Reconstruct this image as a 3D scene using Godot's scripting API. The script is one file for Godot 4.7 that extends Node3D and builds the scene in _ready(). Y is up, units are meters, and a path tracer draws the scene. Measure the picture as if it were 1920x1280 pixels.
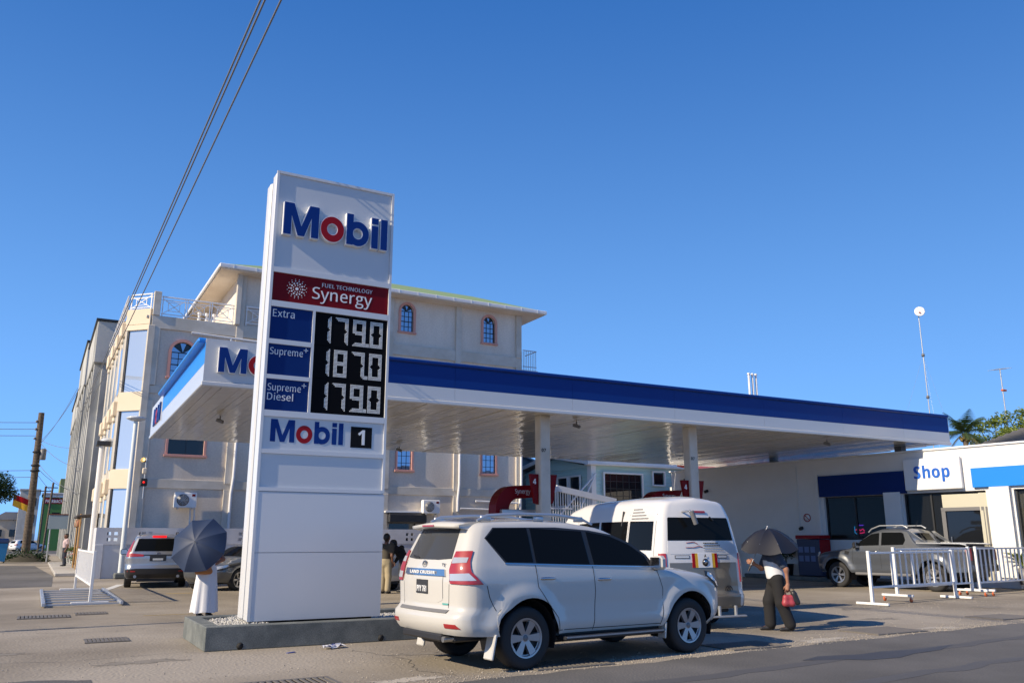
extends Node3D
# World frame: x runs along the canopy front, y is up, -z runs away from the street; V(x, y, d) takes the depth d as a positive number.

var rng := RandomNumberGenerator.new()
var taken := {}
var M := {}
var cache := {}


func _ready():
	rng.seed = 20417
	setup_camera()
	make_materials()
	build_ground()
	build_sign()
	build_canopy()
	build_cream_building()
	build_shop()
	build_house()
	build_street_buildings()
	build_cars()
	build_people()
	build_street_furniture()
	build_plants()
	build_wires()


func setup_camera():
	var cam := Camera3D.new()
	cam.name = "camera"
	cam.fov = rad_to_deg(2.0 * atan(640.0 / 1575.0))
	cam.position = Vector3(0, 1.57, 0)
	cam.rotation_degrees = Vector3(13.25, -29.0, 0)
	cam.far = 2500.0
	cam.near = 0.05
	add_child(cam)
	cam.current = true
	var env := Environment.new()
	env.background_mode = Environment.BG_SKY
	var sky := Sky.new()
	var sm := ProceduralSkyMaterial.new()
	sm.sky_top_color = lin(0.004, 0.079, 0.325)
	sm.sky_horizon_color = lin(0.24, 0.55, 1.10)
	sm.sky_curve = 0.25
	sm.ground_bottom_color = lin(0.16, 0.15, 0.13)
	sm.ground_horizon_color = lin(0.27, 0.27, 0.26)
	sm.sky_energy_multiplier = 1.0
	sm.sun_angle_max = 1.0
	sky.sky_material = sm
	env.sky = sky
	env.tonemap_mode = Environment.TONE_MAPPER_LINEAR
	env.tonemap_exposure = 1.25
	env.sdfgi_enabled = true
	env.ssao_enabled = true
	env.ssil_enabled = true
	var we := WorldEnvironment.new()
	we.name = "world_environment"
	we.environment = env
	add_child(we)
	var sun := DirectionalLight3D.new()
	sun.name = "sun"
	sun.light_energy = 1.6
	sun.light_color = Color(1.0, 0.93, 0.82)
	sun.light_angular_distance = 0.5
	sun.shadow_enabled = true
	add_child(sun)
	sun.look_at_from_position(Vector3.ZERO, Vector3(1.0, -0.60, -0.095))


# ---------------------------------------------------------------- helpers
func V(x: float, y: float, d: float) -> Vector3:
	return Vector3(x, y, -d)


func lin(r: float, g: float, b: float) -> Color:
	return Color(r, g, b).linear_to_srgb()


func mk(key: String, r: float, g: float, b: float, rough := 0.7, metal := 0.0) -> StandardMaterial3D:
	var m := StandardMaterial3D.new()
	m.albedo_color = lin(r, g, b)
	m.roughness = rough
	m.metallic = metal
	M[key] = m
	return m


func noise(freq: float, octaves: int, nseed: int, c0: Color, c1: Color, size := 512, lo := 0.25, hi := 0.75, kind := FastNoiseLite.TYPE_SIMPLEX_SMOOTH) -> NoiseTexture2D:
	var n := FastNoiseLite.new()
	n.noise_type = kind
	n.seed = nseed
	n.frequency = freq
	n.fractal_octaves = octaves
	n.fractal_gain = 0.6
	var t := NoiseTexture2D.new()
	t.width = size
	t.height = size
	t.seamless = true
	t.noise = n
	var g := Gradient.new()
	g.offsets = PackedFloat32Array([lo, hi])
	g.colors = PackedColorArray([c0, c1])
	t.color_ramp = g
	return t


func bumps(freq: float, octaves: int, nseed: int, strength: float, size := 512) -> NoiseTexture2D:
	var n := FastNoiseLite.new()
	n.noise_type = FastNoiseLite.TYPE_SIMPLEX
	n.seed = nseed
	n.frequency = freq
	n.fractal_octaves = octaves
	var t := NoiseTexture2D.new()
	t.width = size
	t.height = size
	t.seamless = true
	t.noise = n
	t.as_normal_map = true
	t.bump_strength = strength
	return t


# a material with a coarse tone texture and a finer multiplied one, both laid out in world metres
func surf(m: StandardMaterial3D, tex: Texture2D, metres: float, detail: Texture2D = null, dmetres := 1.0, nrm: Texture2D = null, nscale := 1.0):
	m.albedo_color = Color.WHITE
	m.albedo_texture = tex
	m.uv1_triplanar = true
	m.uv1_world_triplanar = true
	m.uv1_scale = Vector3.ONE / metres
	if detail:
		m.detail_enabled = true
		m.detail_albedo = detail
		m.detail_blend_mode = BaseMaterial3D.BLEND_MODE_MUL
		m.detail_uv_layer = BaseMaterial3D.DETAIL_UV_2
		m.uv2_triplanar = true
		m.uv2_world_triplanar = true
		m.uv2_scale = Vector3.ONE / dmetres
	if nrm:
		m.normal_enabled = true
		m.normal_texture = nrm
		m.normal_scale = nscale


func st_new(smooth := false) -> SurfaceTool:
	var st := SurfaceTool.new()
	st.begin(Mesh.PRIMITIVE_TRIANGLES)
	st.set_smooth_group(0 if smooth else -1)
	return st


func tri(st: SurfaceTool, a: Vector3, b: Vector3, c: Vector3):
	st.add_vertex(a)
	st.add_vertex(c)
	st.add_vertex(b)


# corners counter-clockwise as seen from outside
func quad(st: SurfaceTool, a: Vector3, b: Vector3, c: Vector3, d: Vector3):
	tri(st, a, b, c)
	tri(st, a, c, d)


func done(st: SurfaceTool) -> ArrayMesh:
	st.generate_normals()
	return st.commit()


func numbered(called: String) -> String:
	if not taken.has(called):
		taken[called] = 0
		return called
	taken[called] += 1
	return "%s_%03d" % [called, taken[called]]


func thing(called: String, label: String, category: String, at := Vector3.ZERO, turn := 0.0, group := "") -> Node3D:
	var o := Node3D.new()
	o.name = numbered(called)
	add_child(o)
	o.position = at
	o.rotation_degrees.y = turn
	o.set_meta("label", label)
	o.set_meta("category", category)
	if group:
		o.set_meta("group", group)
	return o


func copy(o: Node3D, called: String, label: String, at: Vector3, turn := 0.0) -> Node3D:
	var c: Node3D = o.duplicate()
	c.name = numbered(called)
	add_child(c)
	c.position = at
	c.rotation_degrees.y = turn
	c.set_meta("label", label)
	return c


func structure(called: String, mesh: Mesh, m: Material, at := Vector3.ZERO) -> MeshInstance3D:
	var o := MeshInstance3D.new()
	o.name = numbered(called)
	o.mesh = mesh
	o.material_override = m
	o.position = at
	o.set_meta("kind", "structure")
	add_child(o)
	return o


func part(parent: Node3D, called: String, mesh: Mesh, m: Material, xf := Transform3D.IDENTITY) -> MeshInstance3D:
	var o := MeshInstance3D.new()
	o.name = called
	o.mesh = mesh
	o.material_override = m
	o.transform = xf
	parent.add_child(o, true)
	return o


func holder(parent: Node3D, called: String, at := Vector3.ZERO, turn := 0.0) -> Node3D:
	var o := Node3D.new()
	o.name = called
	o.position = at
	o.rotation_degrees.y = turn
	parent.add_child(o, true)
	return o


func at(p: Vector3, rx := 0.0, ry := 0.0, rz := 0.0) -> Transform3D:
	return Transform3D(Basis.from_euler(Vector3(rx, ry, rz) * PI / 180.0), p)


# box with chamfered edges, centred
func add_box(st: SurfaceTool, c: Vector3, s: Vector3, b := 0.0, basis := Basis.IDENTITY):
	var h := s / 2.0
	b = minf(b, minf(h.x, minf(h.y, h.z)) * 0.6)
	if b <= 0.0:
		for ax in 3:
			for sg in [-1.0, 1.0]:
				var n := Vector3.ZERO
				n[ax] = sg
				var u := Vector3.ZERO
				u[(ax + 1) % 3] = 1.0
				var v := n.cross(u)
				var q: Array = []
				for k in [[-1, -1], [1, -1], [1, 1], [-1, 1]]:
					q.append(c + basis * ((n + u * k[0] + v * k[1]) * h))
				quad(st, q[0], q[1], q[2], q[3])
		return
	for ax in 3:
		for sg in [-1.0, 1.0]:
			var n := Vector3.ZERO
			n[ax] = sg
			var u := Vector3.ZERO
			u[(ax + 1) % 3] = 1.0
			var v := n.cross(u)
			var q: Array = []
			for k in [[-1, -1], [1, -1], [1, 1], [-1, 1]]:
				q.append(c + basis * (n * h + u * k[0] * (h - Vector3.ONE * b) + v * k[1] * (h - Vector3.ONE * b)))
			quad(st, q[0], q[1], q[2], q[3])
	for ax in 3:
		var u := Vector3.ZERO
		u[ax] = 1.0
		var a1 := (ax + 1) % 3
		var a2 := (ax + 2) % 3
		for k in [[1, 1], [-1, 1], [-1, -1], [1, -1]]:
			var n1 := Vector3.ZERO
			n1[a1] = k[0]
			var n2 := Vector3.ZERO
			n2[a2] = k[1]
			var e := u * (h[ax] - b)
			var p1 := n1 * h[a1] + n2 * (h[a2] - b)
			var p2 := n1 * (h[a1] - b) + n2 * h[a2]
			if k[0] * k[1] > 0:
				quad(st, c + basis * (p1 - e), c + basis * (p2 - e), c + basis * (p2 + e), c + basis * (p1 + e))
			else:
				quad(st, c + basis * (p2 - e), c + basis * (p1 - e), c + basis * (p1 + e), c + basis * (p2 + e))
	for sx in [-1.0, 1.0]:
		for sy in [-1.0, 1.0]:
			for sz in [-1.0, 1.0]:
				var px := Vector3(sx * h.x, sy * (h.y - b), sz * (h.z - b))
				var py := Vector3(sx * (h.x - b), sy * h.y, sz * (h.z - b))
				var pz := Vector3(sx * (h.x - b), sy * (h.y - b), sz * h.z)
				if sx * sy * sz > 0:
					tri(st, c + basis * px, c + basis * py, c + basis * pz)
				else:
					tri(st, c + basis * px, c + basis * pz, c + basis * py)


func bmesh(s: Vector3, b := 0.01) -> ArrayMesh:
	var key := "%s|%s" % [s, b]
	if not cache.has(key):
		var st := st_new()
		add_box(st, Vector3.ZERO, s, b)
		cache[key] = done(st)
	return cache[key]


func box(parent: Node3D, called: String, m: Material, c: Vector3, s: Vector3, b := 0.01, rx := 0.0, ry := 0.0, rz := 0.0) -> MeshInstance3D:
	return part(parent, called, bmesh(s, b), m, at(c, rx, ry, rz))


# tube through points; r is a number or an array of radii
func add_tube(st: SurfaceTool, pts: Array, r, sides := 8, caps := true):
	var rings: Array = []
	var up := Vector3.UP
	for i in pts.size():
		var d: Vector3 = (pts[mini(i + 1, pts.size() - 1)] - pts[maxi(i - 1, 0)]).normalized()
		if i == 0:
			up = Vector3.UP if absf(d.y) < 0.9 else Vector3.RIGHT
		var s := d.cross(up).normalized()
		up = s.cross(d).normalized()
		var rad: float = r[i] if r is Array else r
		var ring: Array = []
		for k in sides:
			var a := TAU * k / sides
			ring.append(pts[i] + (s * cos(a) + up * sin(a)) * rad)
		rings.append(ring)
	for i in pts.size() - 1:
		for k in sides:
			var k2 := (k + 1) % sides
			quad(st, rings[i][k2], rings[i][k], rings[i + 1][k], rings[i + 1][k2])
	if caps:
		st.set_smooth_group(-1)
		for k in range(1, sides - 1):
			tri(st, rings[0][0], rings[0][k], rings[0][k + 1])
			tri(st, rings[-1][0], rings[-1][k + 1], rings[-1][k])
		st.set_smooth_group(0)


func tube(parent: Node3D, called: String, m: Material, pts: Array, r, sides := 8) -> MeshInstance3D:
	var st := st_new(true)
	add_tube(st, pts, r, sides)
	return part(parent, called, done(st), m)


# profile of [radius, height] turned round the y axis
func add_lathe(st: SurfaceTool, prof: Array, sides := 24, xf := Transform3D.IDENTITY):
	for i in prof.size() - 1:
		for k in sides:
			var a := TAU * k / sides
			var b := TAU * (k + 1) / sides
			var p: Array = prof[i]
			var q: Array = prof[i + 1]
			var p0 := xf * Vector3(cos(a) * p[0], p[1], sin(a) * p[0])
			var p1 := xf * Vector3(cos(b) * p[0], p[1], sin(b) * p[0])
			var q0 := xf * Vector3(cos(a) * q[0], q[1], sin(a) * q[0])
			var q1 := xf * Vector3(cos(b) * q[0], q[1], sin(b) * q[0])
			if p[0] > 1e-5:
				tri(st, p0, q1, p1)
			if q[0] > 1e-5:
				tri(st, p0, q0, q1)


func lathe(parent: Node3D, called: String, m: Material, prof: Array, sides := 24, xf := Transform3D.IDENTITY, smooth := true) -> MeshInstance3D:
	var st := st_new(smooth)
	add_lathe(st, prof, sides)
	return part(parent, called, done(st), m, xf)


# polygon in x, y extruded from z0 back to z1 (z0 > z1), with optional holes bridged by the caller
func add_prism(st: SurfaceTool, poly: Array, z0: float, z1: float, xf := Transform3D.IDENTITY):
	var pp := PackedVector2Array(poly)
	if Geometry2D.is_polygon_clockwise(pp):
		pp.reverse()
	var idx := Geometry2D.triangulate_polygon(pp)
	for k in range(0, idx.size(), 3):
		var a := pp[idx[k]]
		var b := pp[idx[k + 1]]
		var c := pp[idx[k + 2]]
		if (b - a).cross(c - a) < 0:
			var t := b
			b = c
			c = t
		tri(st, xf * Vector3(a.x, a.y, z0), xf * Vector3(b.x, b.y, z0), xf * Vector3(c.x, c.y, z0))
		tri(st, xf * Vector3(a.x, a.y, z1), xf * Vector3(c.x, c.y, z1), xf * Vector3(b.x, b.y, z1))
	for k in pp.size():
		var a := pp[k]
		var b := pp[(k + 1) % pp.size()]
		quad(st, xf * Vector3(a.x, a.y, z0), xf * Vector3(a.x, a.y, z1), xf * Vector3(b.x, b.y, z1), xf * Vector3(b.x, b.y, z0))


func prism(parent: Node3D, called: String, m: Material, poly: Array, z0: float, z1: float, xf := Transform3D.IDENTITY) -> MeshInstance3D:
	var st := st_new()
	add_prism(st, poly, z0, z1)
	return part(parent, called, done(st), m, xf)


func add_ring(st: SurfaceTool, c: Vector2, r0: float, r1: float, z0: float, z1: float, a0 := 0.0, a1 := TAU, n := 40):
	for k in n:
		var a := a0 + (a1 - a0) * k / n
		var b := a0 + (a1 - a0) * (k + 1) / n
		var va := Vector2(cos(a), sin(a))
		var vb := Vector2(cos(b), sin(b))
		var i0 := c + va * r0
		var i1 := c + vb * r0
		var o0 := c + va * r1
		var o1 := c + vb * r1
		quad(st, V3(i0, z0), V3(o0, z0), V3(o1, z0), V3(i1, z0))
		quad(st, V3(o0, z0), V3(o0, z1), V3(o1, z1), V3(o1, z0))
		quad(st, V3(i1, z0), V3(i1, z1), V3(i0, z1), V3(i0, z0))
		quad(st, V3(i0, z1), V3(i1, z1), V3(o1, z1), V3(o0, z1))


func V3(p: Vector2, z: float) -> Vector3:
	return Vector3(p.x, p.y, z)


func disc(c: Vector2, r: float, n := 16) -> Array:
	var a: Array = []
	for k in n:
		a.append(c + Vector2(cos(TAU * k / n), sin(TAU * k / n)) * r)
	return a


func rect(x0: float, y0: float, x1: float, y1: float) -> Array:
	return [Vector2(x0, y0), Vector2(x1, y0), Vector2(x1, y1), Vector2(x0, y1)]


# rectangle with rounded corners
func rrect(x0: float, y0: float, x1: float, y1: float, r: float, n := 5) -> Array:
	var out: Array = []
	for k in [[x1 - r, y0 + r, -90.0], [x1 - r, y1 - r, 0.0], [x0 + r, y1 - r, 90.0], [x0 + r, y0 + r, 180.0]]:
		for j in n + 1:
			var a := deg_to_rad(k[2] + 90.0 * j / n)
			out.append(Vector2(k[0] + cos(a) * r, k[1] + sin(a) * r))
	return out


# flat lettering fitted to a width and height, its lower left corner at p, facing +z
func lettering(parent: Node3D, called: String, m: Material, words: String, p: Vector3, w: float, h: float, depth := 0.004, weight := 400, face := "Droid Sans", turn := 0.0) -> MeshInstance3D:
	var f := SystemFont.new()
	f.font_names = PackedStringArray([face])
	f.font_weight = weight
	var t := TextMesh.new()
	t.font = f
	t.font_size = 64
	t.pixel_size = 0.01
	t.depth = 0.1
	t.curve_step = 2.0
	t.text = words
	var bb := t.get_aabb()
	var o := MeshInstance3D.new()
	o.name = called
	o.mesh = t
	o.material_override = m
	var sc := Vector3(w / bb.size.x, h / bb.size.y, depth / bb.size.z)
	var bs := Basis.from_euler(Vector3(0, deg_to_rad(turn), 0)) * Basis.from_scale(sc)
	o.transform = Transform3D(bs, p - bs * bb.position)
	parent.add_child(o, true)
	return o


# a wall sheet in x, y (facing +z) with rectangular holes [x0, y0, x1, y1], reveals of depth t
func add_wall(st: SurfaceTool, x0: float, y0: float, x1: float, y1: float, holes: Array, t: float):
	var xs: Array = [x0, x1]
	var ys: Array = [y0, y1]
	for h in holes:
		xs.append_array([clampf(h[0], x0, x1), clampf(h[2], x0, x1)])
		ys.append_array([clampf(h[1], y0, y1), clampf(h[3], y0, y1)])
	xs.sort()
	ys.sort()
	for i in xs.size() - 1:
		for j in ys.size() - 1:
			if xs[i + 1] - xs[i] < 1e-4 or ys[j + 1] - ys[j] < 1e-4:
				continue
			var mx: float = (xs[i] + xs[i + 1]) / 2
			var my: float = (ys[j] + ys[j + 1]) / 2
			var inside := false
			for h in holes:
				if mx > h[0] and mx < h[2] and my > h[1] and my < h[3]:
					inside = true
			if not inside:
				for z in [0.0, -t]:
					var a := Vector3(xs[i], ys[j], z)
					var b := Vector3(xs[i + 1], ys[j], z)
					var c := Vector3(xs[i + 1], ys[j + 1], z)
					var d := Vector3(xs[i], ys[j + 1], z)
					if z == 0.0:
						quad(st, a, b, c, d)
					else:
						quad(st, b, a, d, c)
	var loops: Array = []
	for h in holes:
		loops.append([h[0], h[1], h[2], h[3], -1.0])
	loops.append([x0, y0, x1, y1, 1.0])
	for l in loops:
		var q: Array = [Vector3(l[0], l[1], 0), Vector3(l[2], l[1], 0), Vector3(l[2], l[3], 0), Vector3(l[0], l[3], 0)]
		var back := Vector3(0, 0, -t)
		for k in 4:
			var a: Vector3 = q[k]
			var b: Vector3 = q[(k + 1) % 4]
			if l[4] > 0:
				quad(st, b, a, a + back, b + back)
			else:
				quad(st, a, b, b + back, a + back)


# ---------------------------------------------------------------- materials
func make_materials():
	var m := mk("concrete", 0.3, 0.28, 0.25, 0.92)
	surf(m, noise(0.003, 8, 3, lin(0.262, 0.224, 0.170), lin(0.430, 0.378, 0.302), 1024, 0.2, 0.8), 23.0, noise(0.35, 3, 9, Color(0.72, 0.72, 0.72), Color(1, 1, 1), 1024, 0.2, 0.6), 3.1, bumps(0.4, 2, 5, 2.0, 1024), 0.22)
	m = mk("asphalt", 0.1, 0.1, 0.1, 0.9)
	surf(m, noise(0.003, 8, 14, lin(0.112, 0.107, 0.098), lin(0.180, 0.172, 0.160), 1024, 0.2, 0.8), 17.0, noise(0.4, 3, 19, Color(0.70, 0.70, 0.70), Color(1, 1, 1), 1024, 0.2, 0.65), 2.3, bumps(0.4, 2, 25, 2.0, 1024), 0.25)
	m = mk("wet_asphalt", 0.06, 0.06, 0.062, 0.6)
	m = mk("pavement", 0.4, 0.38, 0.34, 0.9)
	surf(m, noise(0.006, 7, 33, lin(0.33, 0.31, 0.275), lin(0.46, 0.44, 0.40), 512, 0.2, 0.8), 6.0)
	m = mk("kerb_grey", 0.2, 0.21, 0.2, 0.85)
	surf(m, noise(0.008, 7, 43, lin(0.135, 0.15, 0.145), lin(0.225, 0.24, 0.225), 512, 0.2, 0.8), 2.0, noise(0.06, 4, 8, Color(0.8, 0.8, 0.8), Color.WHITE), 0.6)
	m = mk("cream", 0.6, 0.5, 0.4, 0.85)
	surf(m, noise(0.004, 7, 51, lin(0.66, 0.575, 0.475), lin(0.79, 0.71, 0.61), 512, 0.2, 0.8), 8.0, noise(0.05, 4, 52, Color(0.96, 0.96, 0.96), Color.WHITE), 3.1)
	m.uv1_scale = Vector3(0.16, 0.05, 0.16)
	m = mk("cream_trim", 0.6, 0.5, 0.4, 0.8)
	surf(m, noise(0.006, 7, 61, lin(0.53, 0.48, 0.40), lin(0.63, 0.585, 0.51), 512, 0.2, 0.8), 5.0)
	m = mk("cream_panel", 0.72, 0.60, 0.44, 0.7)
	surf(m, noise(0.006, 6, 62, lin(0.70, 0.585, 0.43), lin(0.77, 0.66, 0.50), 256, 0.2, 0.8), 4.0)
	m = mk("old_concrete", 0.3, 0.3, 0.3, 0.9)
	surf(m, noise(0.004, 6, 71, lin(0.27, 0.275, 0.265), lin(0.50, 0.505, 0.485), 512, 0.25, 0.7), 12.0)
	m.uv1_scale = Vector3(0.10, 0.05, 0.10)
	m = mk("wall_white", 0.78, 0.77, 0.75, 0.75)
	surf(m, noise(0.005, 6, 81, lin(0.72, 0.71, 0.69), lin(0.80, 0.79, 0.77), 256, 0.2, 0.8), 7.0)
	m = mk("fence_grey", 0.5, 0.5, 0.52, 0.85)
	surf(m, noise(0.006, 7, 84, lin(0.46, 0.46, 0.49), lin(0.60, 0.60, 0.62), 256, 0.2, 0.8), 5.0)
	mk("white", 0.80, 0.80, 0.79, 0.45)
	m = mk("sign_white", 0.64, 0.65, 0.66, 0.25)
	m = mk("panel_white", 0.57, 0.59, 0.61, 0.2)
	m = mk("soffit", 0.56, 0.535, 0.48, 0.13)
	m.normal_enabled = true
	m.normal_texture = bumps(0.012, 3, 91, 1.6, 512)
	m.normal_scale = 0.3
	m.uv1_triplanar = true
	m.uv1_world_triplanar = true
	m.uv1_scale = Vector3(0.5, 0.5, 0.14)
	m = mk("sign_blue", 0.004, 0.026, 0.145, 0.4)
	m.metallic_specular = 0.25
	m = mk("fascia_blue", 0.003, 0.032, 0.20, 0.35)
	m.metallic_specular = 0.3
	m = mk("logo_blue", 0.006, 0.036, 0.20, 0.4)
	m.metallic_specular = 0.25
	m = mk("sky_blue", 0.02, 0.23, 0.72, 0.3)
	mk("red", 0.32, 0.006, 0.012, 0.4).metallic_specular = 0.3
	mk("sign_red", 0.17, 0.003, 0.007, 0.4).metallic_specular = 0.25
	mk("black", 0.010, 0.010, 0.011, 0.6).metallic_specular = 0.2
	mk("display_black", 0.006, 0.006, 0.007, 0.6).metallic_specular = 0.15
	mk("painted_diode_glow", 0.90, 0.89, 0.83, 0.5)  # off-white colour stands in for the glow of the diodes; it emits nothing
	mk("dark_gap", 0.02, 0.02, 0.02, 0.9)
	mk("rubber", 0.018, 0.018, 0.019, 0.75)
	mk("plastic_black", 0.02, 0.02, 0.022, 0.45)
	mk("plastic_grey", 0.16, 0.16, 0.165, 0.5)
	mk("steel", 0.42, 0.43, 0.44, 0.35, 0.9)
	mk("galvanised", 0.50, 0.52, 0.54, 0.42, 0.7)
	mk("alloy", 0.42, 0.42, 0.43, 0.3, 0.85)
	mk("chrome", 0.55, 0.55, 0.56, 0.2, 1.0)
	mk("grate", 0.17, 0.155, 0.135, 0.65, 0.2)
	mk("pink_trim", 0.62, 0.31, 0.25, 0.7)
	mk("frame_dark", 0.02, 0.022, 0.026, 0.5)
	m = mk("mirror_glass", 0.30, 0.36, 0.46, 0.03, 1.0)
	m = mk("bay_glass", 0.66, 0.72, 0.78, 0.05, 0.55)
	m = mk("dark_glass", 0.012, 0.014, 0.018, 0.03)
	m = mk("shop_glass", 0.02, 0.022, 0.024, 0.04)
	m = mk("pane", 0.02, 0.021, 0.021, 0.02)
	m.metallic_specular = 0.25
	m.albedo_color.a = 0.45
	m.transparency = BaseMaterial3D.TRANSPARENCY_ALPHA
	mk("roof_green", 0.30, 0.40, 0.13, 0.5)
	mk("roof_grey", 0.30, 0.30, 0.31, 0.75)
	mk("roof_red", 0.42, 0.10, 0.08, 0.6)
	mk("teal", 0.46, 0.64, 0.62, 0.7)
	mk("gutter_white", 0.72, 0.72, 0.72, 0.5)
	mk("umbrella_blue", 0.013, 0.028, 0.070, 0.6)
	mk("umbrella_black", 0.009, 0.010, 0.017, 0.6)
	mk("skin_dark", 0.16, 0.075, 0.045, 0.6)
	mk("skin_mid", 0.30, 0.14, 0.085, 0.6)
	mk("hair_black", 0.012, 0.010, 0.009, 0.55)
	m = mk("wood_pole", 0.12, 0.09, 0.065, 0.9)
	surf(m, noise(0.02, 5, 95, lin(0.07, 0.055, 0.04), lin(0.17, 0.13, 0.095), 256), 1.2)
	mk("cable", 0.03, 0.03, 0.032, 0.6)
	mk("beige_blind", 0.52, 0.50, 0.40, 0.75)
	mk("yellow", 0.70, 0.40, 0.02, 0.5)
	mk("bin_blue", 0.02, 0.22, 0.48, 0.4)


# ---------------------------------------------------------------- ground
# drain grates: label, x0, depth0, x1, depth1, bars, close set
const GRATES := [
	["square iron drain grate left of the plinth", 0.89, 15.2, 1.48, 15.72, 9, true],
	["long iron drain grate near the fallen barrier", -0.1, 20.3, 0.8, 20.95, 12, true],
	["small iron drain grate beside the longer one", 0.97, 20.85, 1.54, 21.35, 8, true],
	["iron drain grate in the apron before the price sign", 2.10, 9.62, 3.15, 10.16, 13, false],
	["iron drain grate under the off-road car", 5.60, 9.42, 6.70, 10.02, 14, false],
	["iron drain grate just ahead of the off-road car", 9.05, 9.68, 10.15, 10.36, 14, false],
	["worn iron drain grate on the walkway by the street edge", 12.6, 10.02, 13.85, 10.80, 15, true],
	["flat iron drain grate farthest along the apron", 17.1, 10.62, 18.3, 11.40, 14, true],
]


func sheet(poly: Array, y: float) -> ArrayMesh:
	# poly of Vector2(x, depth)
	var st := st_new()
	var pp := PackedVector2Array(poly)
	var idx := Geometry2D.triangulate_polygon(pp)
	for k in range(0, idx.size(), 3):
		var a := pp[idx[k]]
		var b := pp[idx[k + 1]]
		var c := pp[idx[k + 2]]
		if (b - a).cross(c - a) < 0:
			var t := b
			b = c
			c = t
		tri(st, V(a.x, y, a.y), V(b.x, y, b.y), V(c.x, y, c.y))
	return done(st)


# an irregular blot round a point
func splat(x: float, d: float, r: float, rs: RandomNumberGenerator) -> Array:
	var out: Array = []
	var ph := rs.randf() * 6.0
	for k in 60:
		var a := TAU * k / 60.0
		var q := r * 0.8 * (0.62 + 0.22 * sin(a * 2.0 + ph) + 0.14 * sin(a * 5.0 + ph * 2.0) + rs.randf_range(-0.22, 0.22))
		out.append(Vector2(x + cos(a) * q * 1.5, d + sin(a) * q * 0.7))
	return out


func crack(pts: Array, rs: RandomNumberGenerator) -> ArrayMesh:
	var up: Array = []
	var low: Array = []
	for k in pts.size() - 1:
		var a := Vector2(pts[k][0], pts[k][1])
		var b := Vector2(pts[k + 1][0], pts[k + 1][1])
		var n := (b - a).normalized().orthogonal()
		for s in 8:
			var p := a.lerp(b, s / 8.0) + n * rs.randf_range(-0.05, 0.05)
			var w := rs.randf_range(0.003, 0.009)
			up.append(p + n * w)
			low.append(p - n * w)
	low.reverse()
	up.append_array(low)
	return sheet(up, 0.0035)


func ragged(x0: float, d0: float, x1: float, d1: float, n: int, amp: float) -> Array:
	var out: Array = []
	var nz := FastNoiseLite.new()
	nz.seed = 77
	nz.frequency = 0.35
	nz.fractal_octaves = 4
	for i in n + 1:
		var t := float(i) / n
		var x := lerpf(x0, x1, t)
		out.append(Vector2(x, lerpf(d0, d1, t) + nz.get_noise_1d(x * 3.0) * amp))
	return out


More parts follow.
